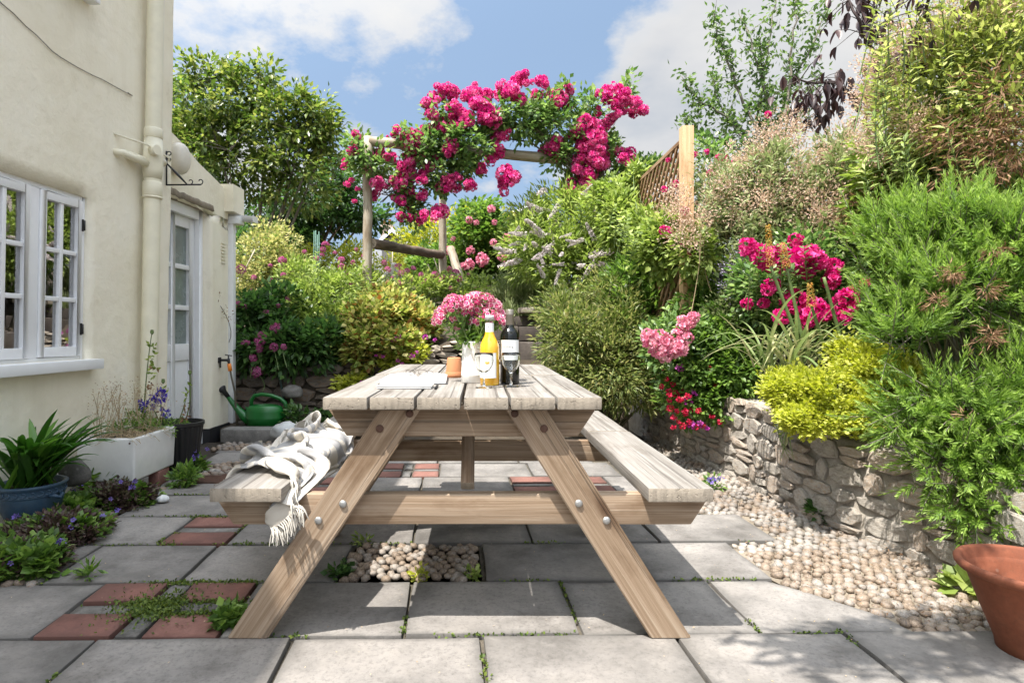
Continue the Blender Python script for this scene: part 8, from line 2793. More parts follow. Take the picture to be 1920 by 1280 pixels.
# rosemary
rs_root = empty('rosemary', (2.35, 2.75, .45), 'great sprawling rosemary bush hanging over the wall at the right', 'rosemary bush')
rng = np.random.default_rng(27)
lob = [E(1660, 440, 3.0, 50, 50, .2), E(1720, 470, 2.9, 100, 80, .28), E(1820, 450, 2.75, 110, 80, .28), E(1900, 480, 2.6, 80, 90, .28), E(1700, 560, 2.75, 70, 70, .22), E(1800, 545, 2.6, 90, 50, .2), E(1690, 625, 2.6, 50, 30, .15), E(1925, 590, 2.5, 40, 50, .12), E(1890, 720, 2.45, 60, 50, .12), E(1770, 760, 2.5, 110, 55, .2), E(1850, 820, 2.35, 90, 80, .18), E(1790, 880, 2.35, 80, 60, .15), E(1900, 900, 2.25, 60, 70, .15), E(1840, 960, 2.25, 60, 35, .1), E(1700, 800, 2.5, 50, 40, .12)]
vol = np.array([float(np.prod(r)) ** .6 for c, r in lob])
ns = 1650
pick = rng.choice(len(lob), ns, p=vol / vol.sum())
C = np.array([lob[i][0] for i in pick])
RR = np.array([lob[i][1] for i in pick])
u = rand_dir(rng, ns)
u[:, 1] -= .35
u = unit(u)
B0 = C + u * RR * (0.25 + .75 * rng.random(ns) ** .7)[:, None]
low = (C[:, 2] < 0.75)
sd_ = u * .7 + rand_dir(rng, ns) * .5 + np.array((-.18, -.1, 0))
sd_[:, 2] += np.where(low, .05, .75)
sd_ = unit(sd_)
SL = np.where(low, .09, .11) + .13 * rng.random(ns) ** 2
nn_ = 34
P, D, N, L, T = [], [], [], [], []
for k in range(nn_):
    t = (k + .5) / nn_
    a = k * 2.4 + rng.random(ns)
    o1 = unit(np.cross(sd_, rand_dir(rng, ns)))
    o2 = np.cross(sd_, o1)
    rad = o1 * np.cos(a)[:, None] + o2 * np.sin(a)[:, None]
    P.append(B0 + sd_ * (SL * t)[:, None])
    D.append(rad * (.75 - .4 * t) + sd_ * (.45 + .5 * t))
    L.append((.046 * (1.1 - .55 * t)) * (.8 + .4 * rng.random(ns)))
    T.append(np.clip(.15 + .6 * t + .25 * rng.random(ns) - .1, 0, 1))
    N.append(sd_ - rad * .3)
P, D, N = (np.concatenate(q) for q in (P, D, N))
L, T = np.concatenate(L), np.concatenate(T)
V, Q, TT_ = leaf_arrays(rng, P, D, N, L, L * .12 + .0018, curl=-.08, fold=.3, wide=.5, tint=T)
link('needles', quad_mesh('needles', V, Q, TT_, LM['rosemary']), rs_root)
mb = MB()
for i in range(0, ns, 3):
    p = Vector(B0[i])
    mb.tube([p - Vector(sd_[i]) * .06, p, p + Vector(sd_[i] * SL[i])], [.0028, .0024, .0012], 4, cap=False)
mb.build('sprig_stems', M['twig_grey'], rs_root)
mb = MB()
bs = Vector((2.30, 2.75, .40))
for i in rng.choice(ns, 90, replace=False):
    t = Vector(B0[i])
    mid = bs.lerp(t, .5) + Vector(rng.normal(size=3)) * .07
    mid.z = max(mid.z, .5 + .1 * rng.random())
    mb.tube(bez(bs + Vector(rng.normal(size=3)) * .05, mid, t, 6), [.011, .009, .007, .006, .0045, .0035, .0025], 5, cap=False)
mb.build('branches', M['twig'], rs_root)
P, D, c2, _ = crown(rng, [E(1760, 570, 2.35, 16, 40, .04), E(1860, 630, 2.25, 18, 30, .04), E(1785, 510, 2.4, 14, 20, .04), E(1845, 545, 2.35, 22, 14, .04), E(1870, 470, 2.4, 26, 10, .04), E(1815, 790, 2.2, 20, 14, .03)], 26, 26, .03, shell=.1)
D[:, 2] -= .6
leaves('dead_sprigs', LM['brown'], rs_root, rng, P, unit(D), rand_dir(rng, len(P)), .03, .004)

# golden marjoram
mj, cc, cu, rng = shrub('golden_marjoram', 'bright lime yellow marjoram cushion spilling over the stone wall', 'herb', 28,
                        [E(1540, 745, 2.95, 85, 50, .18), E(1480, 730, 3.05, 50, 40, .14), E(1600, 770, 2.85, 45, 38, .14), E(1530, 785, 2.85, 70, 24, .12)], LM['lime'], 430, 30, .045, .022, .017, stemm=M['twig_green'], nst=80, r0=.004, up=.5, shell=.75)
shrub('golden_marjoram', 'second lime yellow marjoram patch tucked under the rosemary', 'herb', 29,
      [E(1640, 690, 2.95, 70, 40, .14), E(1700, 720, 2.85, 50, 36, .12), E(1600, 660, 3.1, 40, 30, .12)], LM['lime'], 200, 28, .045, .024, .018, stemm=M['twig_green'], nst=40, r0=.004, up=.5, shell=.7)

# red hot pokers
kp = empty('red_hot_poker', tuple(W(1500, 690, 3.4)), 'clump of pale strap leaves with four fading orange poker flowers', 'flowering plant')
rng = np.random.default_rng(30)
STR = []
for k in range(10):
    Lk = .38 + .22 * rng.random()
    dr = .25 + .75 * rng.random()
    pts, n = [], 9
    for i in range(n + 1):
        t = i / n
        pts.append((Lk * t * (.55 + .4 * dr), 0, Lk * (.75 * t - dr * 1.05 * t * t)))
    STR.append(quad_mesh('leaf', *ribbon(pts, [.016 * (1 - (i / n) ** 3) + .001 for i in range(n + 1)], tint=rng.random()), LM['poker']))
for k in range(75):
    a = rng.random() * 2 * PI
    if math.sin(a) > .5 and rng.random() < .6:
        a = -a
    b0 = W(1470 + rng.normal() * 38, 690 + rng.normal() * 10, 3.35 + rng.normal() * .05)
    link('leaf', STR[k % 10], kp, Matrix.Translation(b0) @ Matrix.Rotation(a, 4, 'Z') @ Matrix.Rotation(-.5 * rng.random(), 4, 'Y') @ Matrix.Scale(.7 + .5 * rng.random(), 4))
for (bx, by, tx, ty, hx, hy) in ((1505, 660, 1445, 500, 1440, 420), (1510, 660, 1475, 500, 1466, 455), (1545, 650, 1522, 575, 1518, 530), (1580, 650, 1545, 520, 1528, 470)):
    mb = MB()
    a, b_, c = W(bx, by, 3.35), W(tx, ty, 3.3), W(hx, hy, 3.28)
    mb.tube(bez(a, b_ + (a - b_) * .3, b_, 6), [.011, .010, .010, .009, .009, .008, .008], 8)
    st_ = mb.build('flower_stalk', M['twig_green'], kp)
    if hx != 1528:
        n = 420
        z = rng.random(n)
        th = rng.random(n) * 2 * PI
        ax = (c - b_)
        o1 = ax.orthogonal().normalized()
        o2 = ax.normalized().cross(o1)
        C = np.array([tuple(b_ + ax * zz + (o1 * math.cos(t) + o2 * math.sin(t)) * .014 * (1.1 - .75 * zz)) for zz, t in zip(z, th)])
        Dn = np.array([tuple(o1 * math.cos(t) + o2 * math.sin(t) - ax * .8) for t in th])
        leaves('flower_spike', LM['kniph'], st_, rng, C, Dn, np.tile(np.array(tuple(ax.normalized())), (n, 1)), .013, .006)

# long leaves trailing down the face of the wall
for k in range(26):
    b0 = W(1395 + rng.random() * 150, 745 + rng.normal() * 14, 3.22 + .06 * rng.random())
    b0.x = wall_x(b0.y) - .02
    h = .12 + .22 * rng.random()
    pts = [b0 + Vector((.05, 0, .05)), b0 + Vector((-.02, -.02, .03)), b0 + Vector((-.05, -.05 + rng.normal() * .04, -h * .35)), b0 + Vector((-.045, -.06 + rng.normal() * .05, -h * .7)), b0 + Vector((-.035, -.05 + rng.normal() * .06, -h))]
    link('leaf', quad_mesh('leaf', *ribbon(pts, [.008, .013, .013, .010, .001], up=(-1, 0, .2), tint=rng.random()), LM['poker']), kp)

# purple leafed tree
pt = empty('purple_leafed_tree', tuple(W(1660, 470, 4.9)), 'purple leafed tree with large drooping dark leaves at the top right', 'tree')
rng = np.random.default_rng(31)
mb = MB()
b0 = W(1660, 470, 4.9)
limbs = []
for (pts_) in (((1690, 330), (1690, 230), (1650, 120), (1610, 40), (1580, -40)), ((1700, 250), (1705, 160), (1720, 60), (1760, -40)), ((1740, 260), (1800, 130), (1840, 20), (1860, -60)), ((1690, 240), (1640, 190), (1560, 160), (1500, 150)), ((1700, 150), (1640, 60), (1610, -20)), ((1820, 80), (1880, 50), (1940, 20)), ((1640, 330), (1560, 260), (1510, 180))):
    near = pts_[-1][0] >= 1750
    p = [b0] + [W(x, y, (3.6 - .2 * i if near else 4.75 - .1 * i) + rng.normal() * .1) for i, (x, y) in enumerate(pts_)]
    q = []
    for i in range(len(p) - 1):
        for t in range(4):
            q.append(p[i].lerp(p[i + 1], t / 4) + Vector(rng.normal(size=3)) * .012)
    q.append(p[-1])
    mb.tube(q, [.030 * (1 - .85 * i / len(q)) for i in range(len(q))], 7)
    limbs.append(q)
mb.build('trunk', M['twig_purple'], pt)
PL = []
for k in range(6):
    V, Q, T = ribbon([(0, 0, 0), (.02, 0, -.004), (.05, 0, -.012), (.085, 0, -.03), (.115, 0, -.055)], [.004, .040, .056, .044, .003], fold=.25 + .2 * rng.random(), tint=rng.random())
    PL.append(quad_mesh('leaf', V, Q, T, LM['purple']))
tw = MB()
for k in range(270):
    q = limbs[int(rng.integers(len(limbs)))]
    i = int(rng.integers(len(q) // 2, len(q)))
    p = q[i] + Vector(rng.normal(size=3)) * .10
    tw.tube([q[i], q[i].lerp(p, .5) + Vector((0, 0, .015)), p], [.004, .003, .002], 4, cap=False)
    for j in range(2):
        yaw = rng.random() * 2 * PI
        pit = .5 + .7 * rng.random()
        link('leaf', PL[int(rng.integers(6))], pt, Matrix.Translation(p) @ Matrix.Rotation(yaw, 4, 'Z') @ Matrix.Rotation(pit, 4, 'Y') @ Matrix.Scale((.55 + .4 * rng.random()) * p.y / 4.6, 4))
tw.build('twigs', M['twig_purple'], pt)

# the bough overhead that dapples the slabs by the terracotta pot
ob_ = empty('overhanging_tree', (2.9, -1.4, 0), 'tree beyond the right edge whose bough shades the slabs by the terracotta pot', 'tree')
rng = np.random.default_rng(37)
mb = MB()
q = bez((2.9, -1.4, -.05), (2.8, -1.2, 2.2), (1.9, .1, 2.55), 8) + bez((1.9, .1, 2.55), (1.3, .7, 2.6), (.55, 1.15, 2.35), 8)[1:]
mb.tube(q, [.09 * (1 - .9 * i / 16) for i in range(17)], 8)
P, D = [], []
for px, py in ((1440, 1205), (1500, 1212), (1560, 1220), (1620, 1228), (1690, 1238), (1760, 1246), (1480, 1238), (1560, 1250), (1640, 1262), (1720, 1272), (1840, 1232), (1800, 1215), (1560, 1190), (1620, 1175), (1700, 1168), (1780, 1160), (1800, 1140), (1740, 1150), (1880, 1200), (1700, 1205), (1860, 1262)):
    Yg = F * EYE / (py - HY)
    g0 = Vector(((px - CX) / F * Yg, Yg, 0))
    h = 2.15 + .3 * rng.random()
    t = g0 + Vector((-SUN_SHIFT[0] * h, -SUN_SHIFT[1] * h, h))
    b0 = min(q, key=lambda p: (p - t).length)
    tw_ = bez(b0, b0.lerp(t, .5) + Vector((0, 0, .08)), t + Vector((.05 * rng.normal(), 0, 0)), 6)
    mb.tube(tw_, [.008, .007, .006, .005, .004, .003, .002], 4, cap=False)
    for i in range(3, 7):
        for j in range(9):
            P.append(np.array(tw_[i]) + rng.normal(size=3) * np.array((.045, .02, .03)))
            D.append(rng.normal(size=3) * np.array((1, .4, .4)) + np.array((-.8, .2, 0)))
mb.build('trunk', M['twig_grey'], ob_)
leaves('foliage', LM['mid'], ob_, rng, np.array(P), np.array(D), rand_dir(rng, len(P)) * .5 + np.array((0, 0, 1)), .10, .022)

# slim upright fruit tree
ct = empty('fruit_tree', tuple(W(1440, 330, 7.2) + Vector((0, 0, -1.2))), 'slender upright young tree with airy small leaves against the white clouds', 'tree')
rng = np.random.default_rng(32)
mb = MB()
b0 = W(1430, 330, 7.2) + Vector((0, 0, -1.2))
P, D = [], []
for pts_ in (((1440, 300), (1420, 200), (1440, 90), (1462, -30)), ((1440, 300), (1400, 210), (1362, 110), (1345, 60), (1335, 20)), ((1440, 310), (1380, 230), (1310, 190), (1275, 140)), ((1450, 300), (1470, 180), (1520, 90), (1560, 0)), ((1450, 280), (1440, 180), (1410, 90), (1380, 10)), ((1455, 300), (1480, 150), (1490, 40), (1495, -40)), ((1440, 320), (1370, 270), (1310, 245), (1280, 215)), ((1450, 310), (1510, 200), (1540, 130)), ((1450, 330), (1400, 270), (1350, 200), (1330, 130)), ((1445, 320), (1430, 130), (1425, 60))):
    p = [b0] + [W(x, y, 7.2 + rng.normal() * .12) for x, y in pts_]
    q = []
    for i in range(len(p) - 1):
        for t in range(6):
            q.append(p[i].lerp(p[i + 1], t / 6) + Vector(rng.normal(size=3)) * .012)
    mb.tube(q, [.026 * (1 - .82 * i / len(q)) for i in range(len(q))], 6)
    k0 = len(q) // 3
    for i in range(k0, len(q)):
        if rng.random() < .15:
            continue
        for s in range(int(14 + 22 * rng.random())):
            P.append(np.array(q[i]) + rng.normal(size=3) * np.array((.06, .06, .07)))
            D.append(rng.normal(size=3) + np.array((0, 0, .2)))
    for i in range(k0, len(q), 2):
        t = q[i] + Vector(rng.normal(size=3)) * .12 + Vector((0, 0, .12))
        mb.tube([q[i], q[i].lerp(t, .5), t], [.004, .003, .002], 4, cap=False)
        for s in range(9):
            P.append(np.array(q[i].lerp(t, rng.random())) + rng.normal(size=3) * .02)
            D.append(rng.normal(size=3))
mb.build('trunk', M['twig_grey'], ct)
P, D = np.array(P), np.array(D)
leaves('crown', LM['cherry'], ct, rng, P, D, rand_dir(rng, len(P)) + np.array((0, 0, .6)), .072, .034)

# ---- pots and small plants on the left
ag = empty('agapanthus', (-2.235, 2.98, .20), 'lush arching strap leaves of the plant in the blue pot', 'potted plant')
rng = np.random.default_rng(33)
AG = []
for k in range(12):
    Lk = .36 + .16 * rng.random()
    dr = .25 + .75 * rng.random()
    n = 9
    pts = [(Lk * t * (.35 + .5 * dr), 0, Lk * (1.02 * t - dr * .75 * t * t)) for t in [i / n for i in range(n + 1)]]
    AG.append(quad_mesh('leaf', *ribbon(pts, [.041 * (.55 + .45 * math.sin(min(1, i / n * 1.6) * PI / 2)) * (1 - (i / n) ** 4) + .001 for i in range(n + 1)], tint=rng.random()), LM['strap']))
for k in range(84):
    a = rng.random() * 2 * PI
    b0 = Vector((-2.235 + rng.normal() * .045, 2.96 + rng.normal() * .04, .20))
    if math.cos(a) < -.3 and rng.random() < .7:
        a = PI - a
    link('leaf', AG[k % 12], ag, Matrix.Translation(b0) @ Matrix.Rotation(a, 4, 'Z') @ Matrix.Rotation(-.25 * rng.random() + .05, 4, 'Y') @ Matrix.Scale(.8 + .35 * rng.random(), 4))

sk = empty('dried_flowers', (-2.17, 3.69, .33), 'dead straw coloured flower stalks standing in the white sink', 'potted plant')
rng = np.random.default_rng(34)
mb = MB()
P, D = [], []
for k in range(46):
    b0 = Vector((-2.17 + rng.uniform(-.13, .13), 3.68 + rng.uniform(-.18, .18), .325))
    h = .10 + .22 * rng.random()
    t = b0 + Vector((rng.normal() * .06, rng.normal() * .05, h))
    mb.tube(bez(b0, b0.lerp(t, .5) + Vector(rng.normal(size=3)) * .02, t, 4), .0016, 4, cap=False)
    for j in range(16):
        P.append(np.array(t) + rng.normal(size=3) * np.array((.018, .018, .028)))
        D.append(rng.normal(size=3))
for k in range(230):
    b0 = Vector((-2.17 + rng.uniform(-.15, .17), 3.66 + rng.uniform(-.21, .2), .33 + rng.random() * .025))
    d = Vector((rng.normal(), rng.normal(), rng.normal() * .25)).normalized() * (.05 + .06 * rng.random())
    mb.tube([b0, b0 + d * .5 + Vector((0, 0, .012)), b0 + d], .0013, 4, cap=False)
mb.build('stalks', M['twig_tan'], sk)
leaves('seed_heads', LM['straw'], sk, rng, np.array(P), np.array(D), rand_dir(rng, len(P)), .012, .006)
P, D, c2, _ = crown(rng, [(np.array((-2.24, 3.72, .37)), np.array((.08, .1, .05))), (np.array((-2.1, 3.82, .36)), np.array((.07, .08, .04)))], 26, 20, .03, up=.5)
leaves('foliage', LM['mid'], sk, rng, P, D, rand_dir(rng, len(P)) + np.array((0, 0, 1)), .035, .008)

bf = empty('bellflower', (-2.065, 4.10, .33), 'straggly plant with deep blue bells and a tall seed stalk in the black pot', 'potted plant')
rng = np.random.default_rng(35)
mb = MB()
sp_ = []
for (bx, by, tx, ty) in ((268, 800, 285, 622), (300, 800, 276, 752), (310, 800, 303, 745), (325, 800, 300, 760), (345, 800, 356, 698), (312, 800, 314, 770), (330, 800, 349, 745)):
    a, b_ = W(bx, by, 3.98), W(tx, ty, 3.96)
    mb.tube(bez(a, a.lerp(b_, .5) + Vector(rng.normal(size=3)) * .02, b_, 8), [.005 - .0003 * i for i in range(9)], 5, cap=False)
mb.build('stalks', M['twig_green'], bf)
mb = MB()
for px, py, Y in ((285, 622, 3.96), (356, 698, 3.96), (306, 714, 3.96)):
    mb.lathe([(0.002, -.02), (.011, -.008), (.012, .004), (.008, .010), (.013, .012), (.001, .015)], 10, c=tuple(W(px, py, Y)))
mb.build('seed_pods', M['twig_green'], bf)
P, D = [], []
for px, py in ((284, 650), (289, 665), (279, 672), (284, 685), (290, 690), (288, 655), (282, 700), (286, 710), (353, 720), (350, 735), (352, 745), (306, 730), (308, 738)):
    for j in range(5):
        P.append(np.array(W(px, py, 3.96)) + rng.normal(size=3) * .008)
        D.append(rng.normal(size=3) * np.array((1, 1, .5)) + np.array((0, -.3, .4)))
leaves('foliage', LM['light'], bf, rng, np.array(P), np.array(D), rand_dir(rng, len(P)), .035, .020)
P, D = [], []
for px, py in ((292, 690), (278, 720), (280, 725), (290, 750), (295, 760), (300, 770), (348, 760), (345, 770), (350, 780), (345, 785), (298, 780), (290, 790)):
    for j in range(6):
        P.append(np.array(W(px, py, 3.95)) + rng.normal(size=3) * .009)
        D.append(rng.normal(size=3) + np.array((0, 0, -.7)))
leaves('dead_leaves', LM['brown'], bf, rng, np.array(P), np.array(D), rand_dir(rng, len(P)), .03, .014)
BELL = [floret_mesh('flower', rng, *dome_pts(rng, 4, .018, .3), .034, LM['blue'], rings=((6, .9, 1.0),), wid=.42) for _ in range(3)]
flowers(bf, [(270, 758, 3.93, 1.0), (276, 762, 3.93, 1.0), (284, 756, 3.93, .9), (298, 742, 3.93, 1.1), (304, 745, 3.93, 1.0), (309, 772, 3.92, .9), (314, 776, 3.92, .8), (303, 738, 3.93, .8)], BELL, rng)
P, D, c2, _ = crown(rng, [E(260, 785, 3.9, 20, 20, .06), E(320, 795, 4.0, 30, 12, .08), E(315, 800, 3.85, 14, 16, .05)], 22, 18, .03, up=.3)
leaves('basal_leaves', LM['mid'], bf, rng, P, D, rand_dir(rng, len(P)) + np.array((0, 0, 1)), .03, .012)

wv = empty('seedling', HP(LU, 5.60, .95), 'dried valerian sprig sticking out beside the white downpipe', 'plant')
mb = MB()
a = HP(-.09, 5.70, .86)
mb.tube(bez(a, HP(.03, 5.6, 1.0), W(404, 560, 5.5), 6), .003, 5, cap=False)
mb.build('stalk', M['twig'], wv)
rng = np.random.default_rng(36)
P = np.array([np.array(W(405 + rng.normal() * 4, 560 + rng.normal() * 9, 5.5)) + rng.normal(size=3) * .01 for _ in range(60)] + [np.array(W(425 + rng.normal() * 9, 590 + rng.normal() * 8, 5.55)) for _ in range(24)])
leaves('seed_head', LM['brown'], wv, rng, P, rand_dir(rng, len(P)), rand_dir(rng, len(P)), .028, .012)


def ground_plant(name, label, seed, px, py, rpx, leafm, nc, per, L, Wd, hgt=.06, cat='plant', fl=None, flm=None, kind=None):
    Y = F * EYE / (py - HY)
    c = W(px, py, Y)
    lobe = [(np.array((c.x, Y, hgt * .45)), np.array((rpx * Y / F, rpx * Y / F * .8, hgt * .6)))]
    root, cc, cu, rng = shrub(name, label, cat, seed, lobe, leafm, nc, per, .03, L, Wd, base=(c.x, Y, 0), stemm=None, zmin=.0, up=.5, shell=.3)
    if fl:
        for k in range(fl):
            p = Vector((c.x + rng.normal() * rpx * Y / F * .6, Y + rng.normal() * rpx * Y / F * .5, hgt * (.8 + .5 * rng.random())))
            place('flower', flm[int(rng.integers(len(flm)))], root, p, (0, -.5, .8), .8 + .5 * rng.random(), rng.random() * 6)
    return root


VIO = [floret_mesh('flower', rg, *dome_pts(rg, 2, .006, .5), .012, LM['violet'], rings=((5, .3, 1.0),), wid=.7) for _ in range(3)]
ground_plant('bronze_groundcover', 'bronze leafed ground cover with violet flowers in front of the blue pot', 40, 110, 1010, 92, LM['heuchera'], 300, 28, .026, .015, .09, 'ground cover', 9, VIO)
ground_plant('bronze_groundcover', 'bronze and violet ground cover spreading at the lower left edge', 41, 40, 1065, 80, LM['heuchera'], 220, 28, .024, .014, .07, 'ground cover', 8, VIO)
ground_plant('lady_mantle', 'round leafed green plant at the foot of the blue pot', 42, 125, 975, 36, LM['mid'], 30, 20, .06, .055, .09)
ground_plant('lady_mantle', 'bright green round leafed plant among the violet ground cover at left', 43, 75, 1075, 34, LM['mid'], 34, 20, .045, .042, .09)
ground_plant('bellflower_mat', 'trailing green and bronze plant with violet stars under the white sink', 44, 225, 945, 66, LM['heuchera'], 190, 26, .026, .016, .10, 'ground cover', 6, VIO)
ground_plant('geranium', 'round scalloped green leaves directly below the sink corner', 45, 205, 925, 40, LM['mid'], 44, 18, .06, .055, .14)
ground_plant('weed', 'little rosette of pointed leaves between slabs at the left', 46, 166, 1083, 13, LM['mid'], 7, 11, .036, .014, .04)
ground_plant('weed', 'green weed with round leaves beside the left table leg', 47, 430, 1168, 20, LM['mid'], 16, 12, .034, .03, .035)
ground_plant('weed', 'small green weed beside the black pot', 48, 345, 910, 20, LM['mid'], 20, 14, .05, .02, .12)
ground_plant('violet_plant', 'blue flowered plant between the black pot and the drain grate', 49, 365, 885, 18, LM['mid'], 16, 14, .04, .03, .12, 'plant', 12, VIO)
ground_plant('weed', 'dark green tuft growing at the foot of the right stone wall', 50, 1545, 975, 24, LM['dark'], 30, 18, .045, .02, .09)
ground_plant('violet_plant', 'small lilac flower clump beside the right bench on the cobbles', 51, 1335, 915, 18, LM['mid'], 12, 12, .03, .016, .05, 'plant', 10, VIO)
ground_plant('weed', 'bright green broad leaves next to the big terracotta pot', 52, 1815, 1115, 20, LM['light'], 5, 7, .08, .06, .05)
ground_plant('weed', 'weed at the left end of the cobble panel under the table', 53, 637, 1078, 11, LM['dark'], 8, 10, .03, .026, .02)
ground_plant('weed', 'weed at the front edge of the cobble panel under the table', 54, 785, 1082, 13, LM['lime'], 8, 10, .022, .018, .014)
ground_plant('weed', 'weed at the front right of the cobble panel under the table', 55, 885, 1082, 13, LM['light'], 7, 10, .022, .018, .012)
ground_plant('weed', 'weed at the back edge of the cobble panel under the table', 56, 685, 1018, 12, LM['light'], 5, 10, .026, .012, .016)

# green leaves threaded through the bronze mats
for k_, (nm, cx_, cy_, rx_) in enumerate((('bronze_groundcover', 110, 1010, 92), ('bronze_groundcover', 40, 1065, 80), ('bellflower_mat', 225, 945, 66))):
    pr = [o for o in bpy.data.objects if o.parent is None and o.name.split('.')[0] == nm][k_ % 2 if k_ < 2 else 0]
    Yg = F * EYE / (cy_ - HY)
    c = W(cx_, cy_, Yg)
    rng = np.random.default_rng(80 + k_)
    P, D, c2, _ = crown(rng, [(np.array((c.x, Yg, .04)), np.array((rx_ * Yg / F, rx_ * Yg / F * .8, .05)))], 46, 16, .035, zmin=0, up=.6)
    leaves('green_leaves', LM['mid'], pr, rng, P, D, rand_dir(rng, len(P)) * .6 + np.array((0, 0, 1)), .038, .030)
# moss and tiny weeds in the joints
rng = np.random.default_rng(60)
P = []


def joint(u0, v0, u1, v1, dens, w=.010):
    L_ = math.hypot(u1 - u0, v1 - v0)
    n = int(L_ * dens)
    for _ in range(n):
        t = rng.random()
        if noise.noise((u0 * 3 + t * L_ * 4, v0 * 5, 1.5)) < .10:
            continue
        p = patio(u0 + (u1 - u0) * t + rng.normal() * w, v0 + (v1 - v0) * t + rng.normal() * w)
        P.append((p.x, p.y, -.004 + rng.random() * .006))


for u in (-1.42, -1.17, -1.085, -.834):
    joint(u, 1.91, u, 2.315, 1500, .012)
for v in (1.91, 2.065, 2.15, 2.315):
    joint(-1.42, v, -.834, v, 1300, .012)
for _ in range(1500):
    a, r = rng.random() * 2 * PI, abs(rng.normal()) * .075
    p = patio(-1.125 + r * math.cos(a) * 1.3, 2.11 + r * math.sin(a))
    P.append((p.x, p.y, .0 + rng.random() * .01))
for v in ROWS[3:9]:
    joint(-1.9, v, 1.3, v, 150, .005)
for u, v0, v1 in ((-1.205, 1.5, 1.9), (.62, 1.5, 1.9), (.005, 1.5, 1.9), (-.243, 1.91, 2.31), (.327, 1.91, 2.31), (.902, 1.91, 2.31), (-1.43, 2.74, 3.14), (-1.123, 2.74, 3.14), (1.165, 1.5, 1.9)):
    joint(u, v0, u, v1, 240, .005)
for v in (2.74, 2.87, 2.96, 3.14):
    joint(-1.43, v, -1.0, v, 600, .012)
P = np.array(P)
mo = leaves('joint_moss', LM['moss'], None, rng, P, rand_dir(rng, len(P)) + np.array((0, 0, .6)), rand_dir(rng, len(P)) + np.array((0, 0, 1)), .012, .009)
tag(mo, kind='stuff')
# crumbs, leaves and petals lying about
n = 420
P = np.stack([rng.uniform(-2.0, 1.6, n), rng.uniform(1.3, 4.5, n), np.full(n, .006)], 1)
D = rand_dir(rng, n)
D[:, 2] *= .1
lt = leaves('fallen_litter', LM['straw'], None, rng, P, D, rand_dir(rng, n) * .3 + np.array((0, 0, 1)), .004 + .008 * rng.random(n), .004)
tag(lt, kind='stuff')

n = 700
yy = rng.uniform(1.95, 5.2, n)
xx = np.array([strip_edge(y) + .02 + (wall_x(y) - strip_edge(y)) * rng.random() for y in yy])
P = np.stack([xx, yy, np.full(n, .004) + .012 * rng.random(n)], 1)
D = rand_dir(rng, n)
D[:, 2] *= .2
lt = leaves('leaf_litter', LM['brown'], strip, rng, P, D, rand_dir(rng, n) * .4 + np.array((0, 0, 1)), .006 + .014 * rng.random(n), .006)
tag(lt, kind='stuff')

# ---- the bunch of sweet williams in the jug
fb = empty('flower_bunch', (-.028, 2.36, TZ + .12), 'bunch of pink and white edged sweet williams in the white jug', 'flowers')
rng = np.random.default_rng(61)


def sweet_mesh(n, R_, cover, pale=False):
    C, D = dome_pts(rng, n, R_, cover)
    C = C * np.array((1, 1, .55))
    P1, D1, N1, L1, W1, T1 = florets(rng, C, D, .0125, rings=((5, .15, 1.0),), wid=.95, jit=.06)
    V, Q, T = leaf_arrays(rng, P1, D1, N1, L1, W1, curl=-.05, fold=.05, wide=.7, tint=np.full(len(P1), .95 if not pale else .9))
    # darker centre of each floret, lying on the petals
    P2, D2, N2, L2, W2, T2 = florets(rng, C + D * .0015, D, .0096, rings=((5, .12, 1.0),), wid=1.0, jit=.06)
    V2, Q2, T2_ = leaf_arrays(rng, P2, D2, N2, L2, W2, curl=-.05, fold=.05, wide=.7, tint=(.0 + .35 * T2) if not pale else .55 + .2 * T2)
    P3, D3, N3, L3, W3, T3 = florets(rng, C + D * .0024, D, .0022, rings=((5, .1, 1.0),), wid=1.0, jit=.06)
    V3, Q3, T3_ = leaf_arrays(rng, P3, D3, N3, L3, W3, tint=np.full(len(P3), .8))
    return quad_mesh('flower_head', np.concatenate([V, V2, V3]), np.concatenate([Q, Q2 + len(V), Q3 + len(V) + len(V2)]), np.concatenate([T, T2_, T3_]), LM['sweet'])


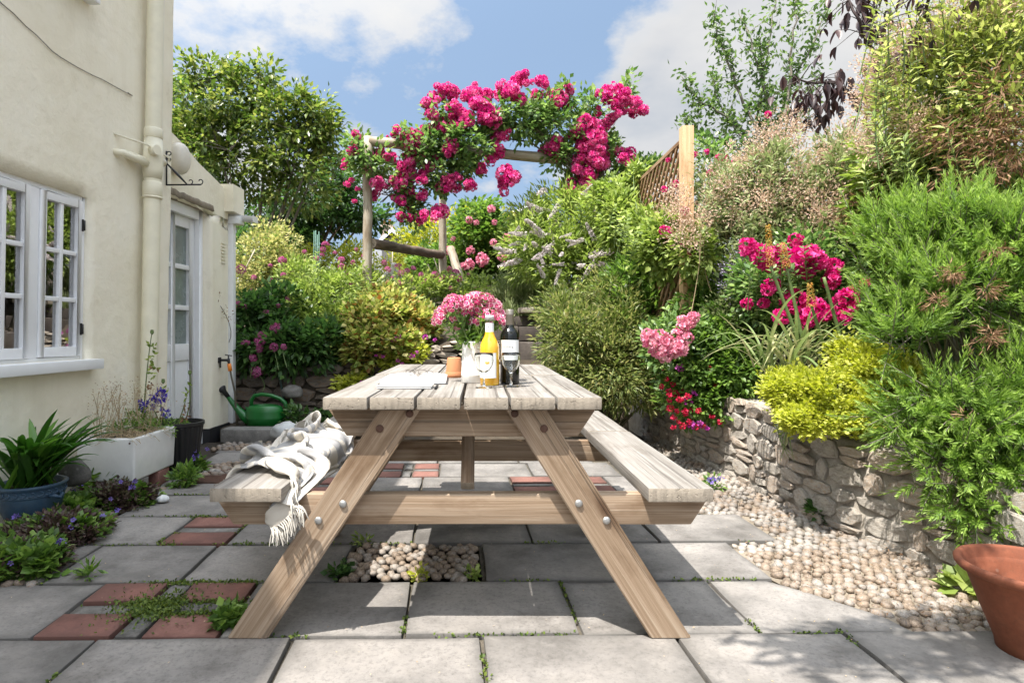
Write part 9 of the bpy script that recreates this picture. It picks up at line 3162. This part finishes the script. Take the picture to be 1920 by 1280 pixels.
SW = [sweet_mesh(20, .036, .38) for _ in range(4)]
SWP = [sweet_mesh(18, .03, .4, True) for _ in range(2)]
mb = MB()
mouth = Vector((-.028, 2.36, TZ + .155))
P, D = [], []
for px, py, s, pale in ((905, 567, 1.15, 0), (885, 563, 1.0, 0), (925, 572, 1.0, 0), (860, 566, .95, 0), (845, 572, .9, 0), (872, 585, .9, 0), (898, 585, .95, 0), (915, 592, .9, 0), (935, 588, .9, 0), (828, 585, .9, 0), (822, 598, .85, 0), (855, 595, .7, 0), (888, 602, .9, 0), (918, 590, .8, 0), (885, 600, .9, 1), (862, 612, .75, 1), (940, 600, .75, 0), (900, 575, 1.0, 0), (875, 572, .9, 0), (846, 562, .8, 0), (912, 558, .8, 0), (893, 556, .8, 0)):
    t = W(px, py, 2.36 + rng.normal() * .035)
    d = (t - mouth).normalized() + Vector((0, -.55, .35))
    place('flower_head', (SWP if pale else SW)[int(rng.integers(2 if pale else 4))], fb, t, d, s, rng.random() * 6)
    b0 = mouth + Vector((rng.normal() * .016, rng.normal() * .016, -.08))
    q = bez(b0, b0.lerp(t, .5) + Vector((0, 0, .03)), t - Vector(d).normalized() * .012, 6)
    mb.tube(q, .0022, 5, cap=False)
    for i in range(2, 7):
        for j in range(5 if i < 6 else 10):
            P.append(np.array(q[i]) + rng.normal(size=3) * .006)
            D.append(rng.normal(size=3) + np.array((0, -.2, .5 if i < 6 else -.1)))
mb.build('stalks', M['twig_green'], fb)
for j in range(60):
    P.append(np.array(mouth) + rng.normal(size=3) * np.array((.03, .03, .012)))
    D.append(rng.normal(size=3) + np.array((0, -.3, .15)))
leaves('foliage', LM['mid'], fb, rng, np.array(P), np.array(D), rand_dir(rng, len(P)), .045, .012, curl=.3)

for o in bpy.data.objects:
    if o.parent is not None and o.name.split('.')[0] in ('branches', 'dead_sprigs', 'dead_leaves', 'seed_heads', 'florets', 'stalks', 'stem', 'sprig_stems', 'twigs', 'basal_leaves', 'seed_pods', 'needles', 'foliage', 'crown'):
        o['kind'] = 'stuff'
